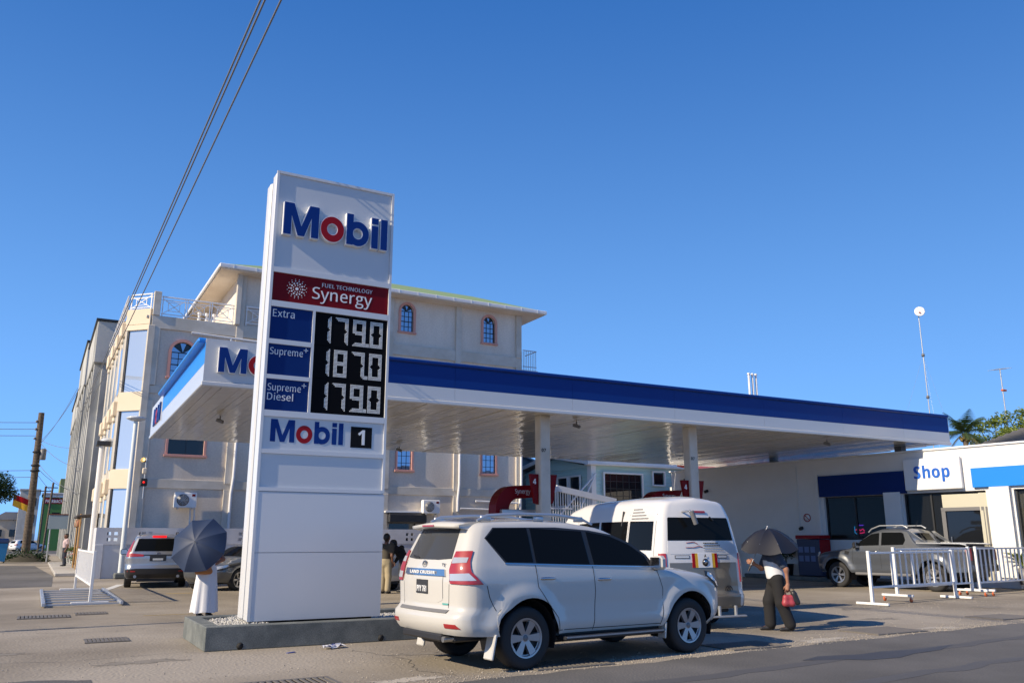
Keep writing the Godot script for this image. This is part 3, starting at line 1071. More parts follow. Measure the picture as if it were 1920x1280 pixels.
func build_cream_building():
	var b := thing("cream_building", "cream four storey building with green roof behind the canopy", "building", V(0, 0, 41))
	var X0 := 3.65
	var X1 := 23.3
	# front wall up to the terrace level, with its window openings
	var arch := [[4.62, 8.9, 5.62, 10.55], [9.6, 8.9, 10.5, 10.5]]
	var lows := [[4.85, 5.33, 6.40, 6.75], [10.2, 5.33, 11.4, 6.75], [15.94, 5.06, 16.72, 6.5], [20.86, 5.04, 21.66, 6.5]]
	var door := [[15.6, 1.15, 17.1, 2.35]]
	var st := st_new()
	add_wall(st, X0, 0.0, X1, 11.3, arch + lows + door, 0.25)
	part(b, "wall", done(st), M.cream)
	# top storey, set back from the left end
	var tops := [[9.0, 12.45, 9.9, 13.7], [11.6, 12.45, 12.5, 13.7], [15.90, 12.42, 16.62, 13.90], [20.86, 12.36, 21.60, 13.86]]
	st = st_new()
	add_wall(st, 7.45, 11.66, X1, 14.35, tops, 0.25)
	part(b, "wall", done(st), M.cream)
	box(b, "core", M.black, Vector3((X0 + X1) / 2 + 0.3, 5.5, -6.5), Vector3(X1 - X0 - 1.5, 11.0, 12.0), 0.0)
	box(b, "core", M.black, Vector3(15.4, 13.0, -6.5), Vector3(15.4, 2.6, 12.0), 0.0)
	# left wall of the top storey and right wall
	box(b, "wall", M.cream, Vector3(7.57, 13.0, -6.3), Vector3(0.24, 2.7, 12.0), 0.0)
	box(b, "wall", M.cream, Vector3(X1 - 0.12, 7.17, -6.5), Vector3(0.23, 14.34, 12.4), 0.0)
	# bands and pilasters stand proud
	for q in [[3.80, X0, X1, 0.40, 0.05], [11.08, X0, X1, 0.60, 0.08], [8.05, X0, X1, 0.35, 0.05]]:
		box(b, "floor_band", M.cream_trim, Vector3((q[1] + q[2]) / 2, q[0] + q[3] / 2, q[4] / 2), Vector3(q[2] - q[1], q[3], q[4] + 0.02), 0.01)
	for x in [3.86, 7.60, 15.3, 19.30, 23.12]:
		if x > 4 and x < 23:
			box(b, "pilaster", M.cream_trim, Vector3(x, 12.7, 0.05), Vector3(0.34, 3.4, 0.16), 0.01)
		for q in [[1.9, 3.8], [5.9, 3.68], [9.75, 2.66]]:
			box(b, "pilaster", M.cream_trim, Vector3(x, q[0], 0.055), Vector3(0.36, q[1], 0.11), 0.01)
	box(b, "pilaster", M.cream_trim, Vector3(23.12, 13.0, 0.05), Vector3(0.34, 2.7, 0.16), 0.01)
	# windows
	for h in arch:
		arch_window(b, Vector3(h[0], h[1], 0), h[2] - h[0], h[3] - h[1] - (h[2] - h[0]) / 2, M.pink_trim, M.mirror_glass, M.cream)
	for h in tops:
		arch_window(b, Vector3(h[0], h[1], 0), h[2] - h[0], h[3] - h[1] - (h[2] - h[0]) / 2, M.pink_trim, M.mirror_glass, M.cream)
	for i in lows.size():
		var h: Array = lows[i]
		window(b, Vector3(h[0], h[1], 0), h[2] - h[0], h[3] - h[1], 2 if i < 2 else 3, 2 if i < 2 else 4, M.pink_trim, M.dark_glass if i < 2 else M.mirror_glass, 0.11)
	# service hatch with dark shutter and shelf
	var hatch := holder(b, "hatch", Vector3(15.6, 1.15, 0))
	box(hatch, "shutter", M.dark_glass, Vector3(0.75, 0.6, -0.16), Vector3(1.5, 1.2, 0.06), 0.0)
	box(hatch, "shutter_box", M.plastic_black, Vector3(0.9, 1.45, 0.18), Vector3(2.1, 0.5, 0.36), 0.08)
	box(hatch, "shelf", M.white, Vector3(0.8, -0.06, 0.2), Vector3(2.3, 0.07, 0.5), 0.01)
	box(hatch, "lintel", M.white, Vector3(0.9, 1.78, 0.12), Vector3(2.4, 0.09, 0.3), 0.01)
	# downpipes
	for q in [[7.80, 8.0, 0.5], [19.42, 9.0, 3.0], [23.2, 9.5, 0.5]]:
		tube(b, "downpipe", M.gutter_white, [Vector3(q[0], q[1], 0.2), Vector3(q[0], 4.4, 0.2), Vector3(q[0] - 0.06, 3.6, 0.16), Vector3(q[0] - 0.06, q[2], 0.16)], 0.07)
	tube(b, "conduit", M.gutter_white, [Vector3(19.5, 3.15, 0.2), Vector3(23.0, 3.10, 0.2)], 0.05)
	tube(b, "conduit", M.gutter_white, [Vector3(20.4, 3.55, 0.2), Vector3(23.0, 3.50, 0.2)], 0.05)
	tube(b, "conduit", M.gutter_white, [Vector3(5.4, 11.0, 0.22), Vector3(10.5, 10.85, 0.22)], 0.055)
	tube(b, "conduit", M.gutter_white, [Vector3(7.2, 10.95, 0.22), Vector3(7.2, 9.6, 0.2)], 0.055)
	# terrace floor, corner post and railings
	box(b, "terrace_slab", M.cream_trim, Vector3(5.5, 11.60, -3.0), Vector3(4.2, 0.12, 6.1), 0.01)
	box(b, "corner_post", M.cream_trim, Vector3(3.80, 12.25, 0.0), Vector3(0.32, 1.15, 0.32), 0.02)
	railing(b, Vector3(4.0, 11.68, 0.0), 3.3, 0.95, 3, M.white)
	railing(b, Vector3(7.8, 11.68, 0.14), 2.6, 0.95, 2, M.white)
	for x in [5.9, 6.25, 6.6]:
		lathe(b, "baluster", M.white, [[0.0, 0.0], [0.09, 0.0], [0.09, 0.08], [0.05, 0.14], [0.09, 0.35], [0.05, 0.6], [0.08, 0.72], [0.08, 0.8], [0.0, 0.8]], 10, at(Vector3(x, 11.66, -1.5)))
	box(b, "post", M.cream_trim, Vector3(7.42, 12.95, 0.16), Vector3(0.24, 2.6, 0.24), 0.02)
	# roof: hipped, with white gutters and soffit
	var ex0 := 6.35
	var ex1 := 24.5
	var ez0 := 0.85
	var ez1 := -13.6
	var ey := 14.40
	var ry := 17.1
	st = st_new()
	var A := Vector3(ex0, ey, ez0)
	var B := Vector3(ex1, ey, ez0)
	var C := Vector3(ex1, ey, ez1)
	var D := Vector3(ex0, ey, ez1)
	var R0 := Vector3(ex0 + 5.6, ry, (ez0 + ez1) / 2)
	var R1 := Vector3(ex1 - 1.2, ry - 0.1, (ez0 + ez1) / 2)
	quad(st, A, B, R1, R0)
	quad(st, C, D, R0, R1)
	tri(st, D, A, R0)
	tri(st, B, C, R1)
	var roof := part(b, "roof", done(st), M.roof_green)
	for q in [[(ex0 + ex1) / 2, ez0, ex1 - ex0 + 0.1, 0.12, 0], [(ex0 + ex1) / 2, ez1, ex1 - ex0 + 0.1, 0.12, 0]]:
		box(roof, "gutter", M.gutter_white, Vector3(q[0], ey - 0.08, q[1]), Vector3(q[2], 0.2, q[3]), 0.03)
	for x in [ex0, ex1]:
		box(roof, "gutter", M.gutter_white, Vector3(x, ey - 0.08, (ez0 + ez1) / 2), Vector3(0.12, 0.19, ez0 - ez1 - 0.1), 0.03)
	for i in 17:
		box(roof, "gutter_bracket", M.white, Vector3(ex0 + 0.6 + i * 1.06, ey - 0.08, ez0 + 0.062), Vector3(0.035, 0.21, 0.02), 0.0)
	box(roof, "soffit", M.cream, Vector3((ex0 + ex1) / 2, ey - 0.2, (ez0 + ez1) / 2), Vector3(ex1 - ex0 - 0.1, 0.04, ez0 - ez1 - 0.1), 0.0)
	# right hand balcony
	box(b, "balcony_slab", M.cream_trim, Vector3(23.9, 10.75, -0.75), Vector3(1.1, 0.55, 1.5), 0.01)
	for k in 9:
		tube(b, "balcony_bar", M.galvanised, [Vector3(24.36 - 0.12 * minf(k, 6), 11.0, -0.1 - (0.2 * maxf(0, k - 6))), Vector3(24.36 - 0.12 * minf(k, 6), 12.2, -0.1 - (0.2 * maxf(0, k - 6)))], 0.018, 6)
	tube(b, "balcony_rail", M.galvanised, [Vector3(24.4, 12.2, -0.1), Vector3(23.5, 12.2, -0.1)], 0.025, 6)
	tube(b, "balcony_rail", M.galvanised, [Vector3(24.4, 11.25, -0.1), Vector3(23.5, 11.25, -0.1)], 0.025, 6)
	tube(b, "balcony_rail", M.galvanised, [Vector3(24.4, 12.2, -0.1), Vector3(24.4, 12.2, -1.4)], 0.025, 6)
	# glazed corner bay on the street corner, set at an angle
	var bay := holder(b, "corner_bay", Vector3(X0, 0, 0), 0.0)
	var ang := 45.0
	var f := holder(bay, "bay_face", Vector3(-0.93, 0, -0.93), -45.0)
	# local x runs from the far edge to the corner post, facing the street corner
	var L := 1.30
	for q in [[11.25, 12.0, "cream_panel"], [10.98, 11.25, "cream_panel"], [7.22, 8.10, "cream_panel"], [3.75, 4.62, "cream_panel"], [0.0, 0.9, "cream_panel"]]:
		box(bay, "panel", M[q[2]], Vector3(-0.47, (q[0] + q[1]) / 2, -0.46), Vector3(L + 0.02, q[1] - q[0] - 0.01, 0.24), 0.01, 0, -45, 0)
	for q in [[8.10, 10.98], [4.62, 7.22], [0.9, 3.75]]:
		box(bay, "glazing", M.bay_glass, Vector3(-0.50, (q[0] + q[1]) / 2, -0.49), Vector3(L - 0.2, q[1] - q[0], 0.05), 0.0, 0, -45, 0)
		for s in [-1.0, 1.0]:
			box(bay, "jamb", M.cream_trim, Vector3(-0.47 + s * 0.425, (q[0] + q[1]) / 2, -0.46 + s * 0.425), Vector3(0.12, q[1] - q[0] - 0.004, 0.2), 0.01, 0, -45, 0)
		box(bay, "reveal", M.frame_dark, Vector3(-0.47 - 0.36, (q[0] + q[1]) / 2, -0.46 - 0.36), Vector3(0.05, q[1] - q[0] - 0.01, 0.14), 0.0, 0, -45, 0)
	box(bay, "corner_post", M.cream_trim, Vector3(0.02, 5.6, -0.02), Vector3(0.30, 11.2, 0.30), 0.02)
	railing(bay, Vector3(-0.90, 11.98, -0.90), 1.2, 0.75, 1, M.white, -45)
	# street side of the building, stepping back with balcony consoles
	box(bay, "side_wall", M.cream_trim, Vector3(-0.80, 5.9, -7.0), Vector3(0.3, 11.8, 12.0), 0.0)
	for y in [0.9, 4.62, 8.10]:
		for k in 4:
			box(bay, "side_window", M.bay_glass, Vector3(-0.97, y + 1.35, -2.1 - k * 2.8), Vector3(0.05, 2.6, 1.1), 0.0)
	for y in [11.2, 7.45, 3.9]:
		for k in 4:
			box(bay, "console", M.cream_panel, Vector3(-1.04, y, -1.9 - k * 2.8), Vector3(0.26, 0.70, 0.8), 0.05)
			box(bay, "console", M.cream_panel, Vector3(-1.0, y - 0.48, -1.9 - k * 2.8), Vector3(0.18, 0.24, 0.5), 0.04)
	railing(bay, Vector3(-1.0, 11.8, -13.0), 12.0, 0.9, 8, M.white, -90)
	ac_unit(V(5.75, 2.93, 40.88), "white air conditioner on cream wall by the street corner")
	ac_unit(V(17.75, 2.85, 40.88), "white air conditioner on cream wall above dark service hatch")
	# grey boundary wall with pierced top
	var w := thing("boundary_wall", "pale grey boundary wall with square holes along its top", "wall", V(2.2, 0, 39.2))
	var holes: Array = []
	for k in 44:
		var x: float = 0.42 + (k / 4) * 1.32 + [0.0, 0.26, 0.0, 0.26][k % 4]
		var y: float = 1.50 if k % 4 < 2 else 1.74
		holes.append([x, y, x + 0.15, y + 0.13])
	st = st_new()
	add_wall(st, 0.0, 1.36, 15.0, 2.04, holes, 0.14)
	part(w, "pierced_course", done(st), M.fence_grey)
	box(w, "panel", M.fence_grey, Vector3(7.6, 0.68, -0.09), Vector3(14.8, 1.36, 0.12), 0.005)
	for k in 6:
		box(w, "pier", M.fence_grey, Vector3(0.16 + k * 2.9, 0.68, -0.06), Vector3(0.32, 1.36, 0.2), 0.01)
	box(w, "return_wall", M.fence_grey, Vector3(0.07, 1.02, -1.0), Vector3(0.14, 2.04, 1.7), 0.01)


# ---------------------------------------------------------------- shop
func build_shop():
	# local x runs along the front (towards the street is +x), +z faces the forecourt
	var s := thing("shop_building", "white station shop with blue fascia and glazed front", "shop", V(27.9, 0, 20.0), -83.0)
	# a turn of -83 puts local +x along the street end and local +z towards the forecourt
	var wins := [[-3.81, 1.55, -1.24, 3.2], [-0.50, 0.16, 2.46, 3.2], [3.36, 0.5, 7.5, 3.2]]
	var st := st_new()
	add_wall(st, -12.0, 0.0, 9.0, 4.68, wins, 0.3)
	part(s, "wall", done(st), M.wall_white)
	box(s, "side_wall", M.wall_white, Vector3(-11.86, 2.34, -2.8), Vector3(0.28, 4.68, 5.0), 0.0)
	box(s, "roof_slab", M.wall_white, Vector3(-1.5, 4.45, -3.2), Vector3(20.6, 0.2, 5.6), 0.0)
	box(s, "floor", M.kerb_grey, Vector3(0, 0.08, -2.4), Vector3(20, 0.16, 4.2), 0.0)
	box(s, "back_wall", M.plastic_grey, Vector3(-1.5, 2.3, -5.9), Vector3(20.6, 4.6, 0.2), 0.0)
	box(s, "end_wall", M.wall_white, Vector3(8.86, 2.34, -3.2), Vector3(0.28, 4.6, 5.4), 0.0)
	box(s, "parapet_cap", M.white, Vector3(-1.5, 4.72, -0.14), Vector3(21.2, 0.07, 0.4), 0.015)
	# recess frame on the left of the fascia, blue panels, shop sign
	box(s, "pilaster", M.wall_white, Vector3(-4.05, 2.05, 0.05), Vector3(0.16, 4.1, 0.1), 0.01)
	box(s, "fascia_panel", M.sign_blue, Vector3(-2.12, 3.62, 0.07), Vector3(3.62, 0.82, 0.12), 0.01)
	box(s, "fascia_panel", M.sky_blue, Vector3(5.5, 3.63, 0.07), Vector3(6.8, 0.66, 0.12), 0.01)
	box(s, "pilaster", M.wall_white, Vector3(2.98, 1.65, 0.10), Vector3(0.64, 3.28, 0.2), 0.01)
	box(s, "pilaster", M.wall_white, Vector3(-0.86, 1.65, 0.08), Vector3(0.66, 3.24, 0.15), 0.01)
	var sg := holder(s, "shop_sign", Vector3(0, 0, 0))
	box(sg, "panel", M.white, Vector3(0.76, 3.85, 0.13), Vector3(2.06, 1.12, 0.14), 0.02)
	lettering(sg, "lettering", mk("letter_blue", 0.01, 0.12, 0.55, 0.4), "Shop", Vector3(0.12, 3.56, 0.202), 1.30, 0.60, 0.02, 700)
	# glazing: frames, panes and doors with a dim interior behind
	for h in wins:
		var n: int = 2 if h[0] < -1 else (3 if h[0] < 1 else 4)
		var g := holder(s, "glazing", Vector3(h[0], h[1], -0.15))
		var w: float = h[2] - h[0]
		var hh: float = h[3] - h[1]
		for k in n + 1:
			box(g, "mullion", M.frame_dark, Vector3(clampf(k * w / n, 0.03, w - 0.03), hh / 2, 0), Vector3(0.06, hh, 0.08), 0.0)
		for y in [0.03, hh - 0.03]:
			box(g, "transom", M.frame_dark, Vector3(w / 2, y, 0), Vector3(w, 0.058, 0.078), 0.0)
		for k in n:
			box(g, "pane", M.pane, Vector3((k + 0.5) * w / n, hh / 2, 0), Vector3(w / n - 0.07, hh - 0.12, 0.01), 0.0)
	# doorway surround and blinds
	var dr := holder(s, "door", Vector3(0.9, 0.16, -0.10))
	for x in [0.0, 1.45]:
		box(dr, "stile", M.plastic_grey, Vector3(x, 1.2, 0), Vector3(0.14, 2.4, 0.09), 0.0)
	box(dr, "head", M.plastic_grey, Vector3(0.725, 2.44, 0), Vector3(1.6, 0.12, 0.09), 0.0)
	box(dr, "leaf", M.dark_glass, Vector3(0.725, 1.18, -0.02), Vector3(1.3, 2.36, 0.03), 0.0)
	tube(dr, "handle", M.steel, [Vector3(0.2, 0.8, 0.06), Vector3(0.2, 1.5, 0.06)], 0.016)
	box(s, "head_panel", M.beige_blind, Vector3(1.55, 2.86, -0.075), Vector3(1.3, 0.50, 0.03), 0.0)
	for k in 26:
		var x := 3.42 + k * 0.155
		box(s, "blind_slat", M.beige_blind, Vector3(x, 1.85, -0.26), Vector3(0.135, 2.66, 0.012), 0.0, 0, rng.randf_range(8, 26), 0)
	for x in [2.26, 2.40]:
		box(s, "blind_slat", M.beige_blind, Vector3(x, 1.68, -0.07), Vector3(0.17, 2.9, 0.012), 0.0, 0, 12, 0)
	# shelves and a lit sign behind the glass
	for k in 5:
		box(s, "shelf_unit", M.plastic_black, Vector3(-3.4 + k * 1.5, 1.0, -2.2 - 0.5 * (k % 2)), Vector3(0.9, 1.9, 0.4), 0.02)
	var neon := holder(s, "neon_sign", Vector3(-2.72, 1.80, -0.30))
	for q in [["neon_pink", 1.0, 0.12, 0.45], ["neon_violet", 0.45, 0.2, 1.0], ["neon_cyan", 0.1, 0.6, 0.9]]:
		var nm := mk(q[0], 0.3, 0.3, 0.3, 0.5)
		nm.emission_enabled = true
		nm.emission = Color(q[1], q[2], q[3])
		nm.emission_energy_multiplier = 1.2
	tube(neon, "tube", M.neon_pink, [Vector3(0.0, 0.12, 0), Vector3(0.1, 0.18, 0), Vector3(0.2, 0.1, 0), Vector3(0.3, 0.16, 0), Vector3(0.36, 0.08, 0)], 0.02, 6)
	tube(neon, "tube", M.neon_pink, [Vector3(0.05, 0.04, 0), Vector3(0.2, 0.0, 0), Vector3(0.36, 0.03, 0)], 0.02, 6)
	tube(neon, "tube", M.neon_violet, [Vector3(0.06, 0.30, 0), Vector3(0.34, 0.30, 0)], 0.02, 6)
	tube(neon, "tube", M.neon_cyan, [Vector3(-0.04, 0.26, 0), Vector3(-0.04, 0.02, 0), Vector3(0.12, -0.07, 0)], 0.016, 6)
	# fittings on the blank wall
	for q in [[-11.0, 4.3], [-9.8, 3.7], [-4.9, 2.0]]:
		var cam_ := holder(s, "wall_fitting", Vector3(q[0], q[1], 0))
		box(cam_, "body", M.plastic_black, Vector3(0, 0, 0.1), Vector3(0.12, 0.12, 0.2), 0.02, 20, 0, 0)
	tube(s, "conduit", M.wall_white, [Vector3(-5.0, 4.5, 0.02), Vector3(-5.0, 2.0, 0.02)], 0.016, 6)
	var nos := thing("round_sign", "small round red and white sign on white shop wall", "sign", s.transform * Vector3(-4.63, 2.42, 0.01), -83.0)
	lathe(nos, "plate", M.white, [[0.0, 0.0], [0.17, 0.0], [0.17, 0.012], [0.0, 0.012]], 24, at(Vector3.ZERO, 90))
	var st2 := st_new()
	add_ring(st2, Vector2.ZERO, 0.13, 0.168, 0.016, 0.012)
	add_prism(st2, [Vector2(-0.11, 0.09), Vector2(-0.09, 0.11), Vector2(0.11, -0.09), Vector2(0.09, -0.11)], 0.016, 0.012)
	part(nos, "ring", done(st2), M.red)
	# things along the wall
	var bn := thing("wall_poster", "dark narrow poster with white script on shop wall", "poster", s.transform * Vector3(-9.93, 1.15, 0.01), -83.0)
	box(bn, "board", mk("poster_dark", 0.035, 0.045, 0.075, 0.5), Vector3(0, 0.62, 0.015), Vector3(0.8, 1.24, 0.03), 0.004)
	var stw := st_new()
	for q in [[-0.18, 0.82, 0.16, 0.9], [-0.2, 0.60, 0.12, 0.52], [-0.05, 0.44, 0.2, 0.54], [-0.22, 0.30, 0.1, 0.34]]:
		bar(stw, Vector3(q[0], q[1], 0.032), Vector3(q[2], q[3], 0.032), 0.045, 0.004)
	part(bn, "lettering", done(stw), M.white)
	var ic := thing("ice_chest", "red and dark blue ice chest by the shop window", "chest", s.transform * Vector3(-4.15, 0.16, 0.45), -83.0)
	box(ic, "cabinet", mk("chest_blue", 0.02, 0.03, 0.08, 0.4), Vector3(0, 0.72, 0), Vector3(1.05, 1.4, 0.7), 0.03)
	box(ic, "top_panel", M.red, Vector3(0, 1.50, 0.0), Vector3(1.1, 0.14, 0.74), 0.02)
	box(ic, "side_panel", M.red, Vector3(0.53, 0.85, 0), Vector3(0.02, 1.1, 0.68), 0.004)
	for k in 6:
		box(ic, "print_mark", mk("chest_print", 0.12, 0.17, 0.33, 0.5), Vector3(-0.34 + (k % 3) * 0.27, 1.02 - (k / 3) * 0.34, 0.352), Vector3(0.2, 0.22, 0.006), 0.0)
	# on and beyond the roof
	var rr := thing("metal_roof", "low grey corrugated roof rising behind the shop parapet", "roof", s.transform * Vector3(4.2, 4.6, -2.6), -83.0)
	st = st_new()
	for k in 30:
		var x0 := -3.2 + k * 0.25
		var x1 := x0 + 0.25
		var xm := (x0 + x1) / 2
		var f := func(x: float) -> float: return 0.15 + clampf((x + 3.2) * 0.28, 0.0, 0.85)
		quad(st, Vector3(x0, f.call(x0), 0.9), Vector3(xm, f.call(xm) + 0.04, 0.9), Vector3(xm, f.call(xm) + 0.34, -2.4), Vector3(x0, f.call(x0) + 0.3, -2.4))
		quad(st, Vector3(xm, f.call(xm) + 0.04, 0.9), Vector3(x1, f.call(x1), 0.9), Vector3(x1, f.call(x1) + 0.3, -2.4), Vector3(xm, f.call(xm) + 0.34, -2.4))
	part(rr, "roof_sheet", done(st), M.roof_grey)
	box(rr, "eave_board", M.gutter_white, Vector3(0.6, 0.12, 0.86), Vector3(7.0, 0.1, 0.06), 0.01)
	var tank := thing("water_tank", "white cylindrical tank on grey roof behind shop", "tank", s.transform * Vector3(4.9, 5.55, -2.6), -83.0)
	lathe(tank, "shell", M.white, [[0.0, 0.0], [0.42, 0.0], [0.5, 0.08], [0.5, 2.2], [0.42, 2.3], [0.0, 2.3]], 24, at(Vector3(-0.6, 0.5, 0), 0, 0, -90))
	for x in [-0.3, 1.2]:
		box(tank, "cradle", M.galvanised, Vector3(x, -0.05, 0), Vector3(0.12, 0.3, 0.8), 0.01)


# ---------------------------------------------------------------- timber house behind the canopy
func build_house():
	var h := thing("timber_house", "pale teal weatherboard house with white gable behind the canopy", "house", V(28.8, 0, 42.0))
	# front wall boards: each its own piece
	for k in 25:
		var y := 0.4 + k * 0.22
		box(h, "weatherboard", M.teal, Vector3(5.5, y + 0.11, 0.0), Vector3(11.0, 0.225, 0.035), 0.0, -11.0)
		box(h, "weatherboard", M.teal, Vector3(0.0, y + 0.11, -4.2), Vector3(0.035, 0.225, 8.4), 0.0, 0, 0, -11.0)
	box(h, "core", M.teal, Vector3(5.5, 2.95, -4.2), Vector3(10.9, 5.8, 8.3), 0.0)
	st_gable(h)
	box(h, "corner_board", M.white, Vector3(0.0, 3.0, 0.02), Vector3(0.34, 5.9, 0.18), 0.01)
	box(h, "corner_board", M.white, Vector3(-0.02, 3.0, -0.26), Vector3(0.18, 5.88, 0.36), 0.01)
	box(h, "gutter", M.gutter_white, Vector3(5.4, 6.0, 0.52), Vector3(12.2, 0.22, 0.12), 0.02)
	box(h, "soffit", M.white, Vector3(5.4, 5.9, 0.25), Vector3(12.0, 0.04, 0.5), 0.0)
	# windows of the front
	for q in [[0.75, 3.55, 2.8, 1.75, 6, 4], [4.45, 4.75, 0.85, 0.75, 1, 1], [6.1, 4.75, 0.85, 0.75, 1, 1], [7.9, 4.3, 0.95, 0.95, 1, 1], [9.7, 4.3, 0.95, 0.95, 1, 1]]:
		window(h, Vector3(q[0], q[1] + 0.12, 0.13), q[2], q[3], q[4], q[5], M.white, M.dark_glass, 0.09, false, 0.0, 0.03)
	# gable end windows
	for z in [-1.2, -2.6, -4.0]:
		window(h, Vector3(-0.13, 3.6, z - 1.1), 1.1, 1.7, 1, 1, M.white, M.dark_glass, 0.10, false, -90.0)
	# diagonal roof struts
	for q in [[0.6, 0.5, -0.5], [-1.6, -0.4, -0.2]]:
		tube(h, "strut", M.gutter_white, [Vector3(0.1, 5.4, 0.2), Vector3(-1.4 if q[0] > 0 else -2.6, 2.9, 0.4)], 0.05)
	# white barred balustrade and awning rail in front of the house
	var g := thing("barred_balustrade", "white barred balustrade with sloping head board beside the teal house", "balustrade", V(22.3, 0, 37.0))
	for k in 30:
		var x := 0.0 + k * 0.15
		var top := 4.05 - 0.16 * absf(x - 0.8)
		box(g, "bar", M.white, Vector3(x, (2.2 + top) / 2, 0), Vector3(0.04, top - 2.2, 0.04), 0.0)
	for q in [[0.0, 0.8, 3.9, 4.08], [0.8, 4.5, 4.12, 3.52]]:
		var st := st_new()
		bar(st, Vector3(q[0], q[2], 0.02), Vector3(q[1], q[3], 0.02), 0.3, 0.12)
		part(g, "head_board", done(st), M.white)
	box(g, "rail", M.white, Vector3(0.8, 3.1, 0.0), Vector3(1.9, 0.07, 0.06), 0.0)
	box(g, "base", M.fence_grey, Vector3(2.2, 1.1, 0), Vector3(4.8, 2.2, 0.16), 0.0)
	tube(g, "vent_pipe", M.gutter_white, [Vector3(-0.15, 3.6, 0.1), Vector3(-0.15, 4.55, 0.1), Vector3(0.35, 4.45, 0.1), Vector3(0.4, 3.9, 0.1)], 0.05)
	# dark building filling the gap, red roofed building
	var d := thing("grey_house", "dark grey house with pitched roof between cream building and teal house", "house", V(26.2, 0, 50.0))
	var st3 := st_new()
	add_prism(st3, [Vector2(-2.8, 0), Vector2(4.0, 0), Vector2(4.0, 6.4), Vector2(0.6, 7.6), Vector2(-2.8, 6.1)], 0.0, -8.0)
	part(d, "wall", done(st3), mk("grey_timber", 0.16, 0.19, 0.21, 0.8))
	for q in [[-3.0, 6.0, 0.6, 7.6], [0.6, 7.6, 4.2, 6.3]]:
		var st4 := st_new()
		bar(st4, Vector3(q[0], q[1] + 0.06, -3.8), Vector3(q[2], q[3] + 0.06, -3.8), 0.1, 8.6)
		part(d, "roof", done(st4), M.roof_grey)
	var r := thing("red_roof_house", "low building with weathered red roof behind the shop wall", "house", V(35.0, 0, 34.5))
	box(r, "wall", M.wall_white, Vector3(2.5, 2.3, -3.0), Vector3(9.0, 4.6, 5.0), 0.0)
	var st5 := st_new()
	bar(st5, Vector3(-2.6, 4.75, 0.2), Vector3(-2.6, 5.75, -4.0), 0.08, 0.08)
	quad(st5, Vector3(-2.8, 4.7, 0.3), Vector3(8.0, 4.7, 0.3), Vector3(8.0, 5.9, -4.0), Vector3(-2.8, 5.9, -4.0))
	quad(st5, Vector3(-2.8, 4.62, 0.3), Vector3(-2.8, 5.82, -4.0), Vector3(8.0, 5.82, -4.0), Vector3(8.0, 4.62, 0.3))
	part(r, "roof", done(st5), M.roof_red)
	# white vent pipes standing above the canopy
	var v := thing("vent_stack", "three tall white vent pipes rising behind the canopy", "vent pipes", V(38.02, 0, 38.0))
	for k in 3:
		var o := tube(v, "pipe", M.white, [Vector3(k * 0.30, 0, 0), Vector3(k * 0.30, 11.6, 0)], 0.065)
		lathe(o, "cap", M.white, [[0.0, 0.0], [0.09, 0.0], [0.09, 0.1], [0.0, 0.13]], 12, at(Vector3(k * 0.30, 11.6, 0)))


func st_gable(h: Node3D):
	# gable triangle over the left end wall, roof planes along x
	var st := st_new()
	add_prism(st, [Vector2(0, 5.8), Vector2(8.4, 5.8), Vector2(4.2, 6.6)], 0.0, -0.1, Transform3D(Basis(Vector3.UP, PI / 2), Vector3(0.02, 0, 0)))
	part(h, "gable", done(st), M.teal)
	st = st_new()
	for q in [[0.6, 5.98, -4.2, 6.75], [-4.2, 6.75, -9.0, 5.98]]:
		quad(st, Vector3(-0.55, q[1], q[0]), Vector3(11.6, q[1], q[0]), Vector3(11.6, q[3], q[2]), Vector3(-0.55, q[3], q[2]))
	var r := part(h, "roof", done(st), M.roof_grey)
	for q in [[0.6, 5.98, -4.2, 6.75], [-4.2, 6.75, -9.0, 5.98]]:
		st = st_new()
		bar(st, Vector3(-0.55, q[1], q[0]), Vector3(-0.55, q[3], q[2]), 0.24, 0.06)
		part(r, "barge_board", done(st), M.gutter_white)


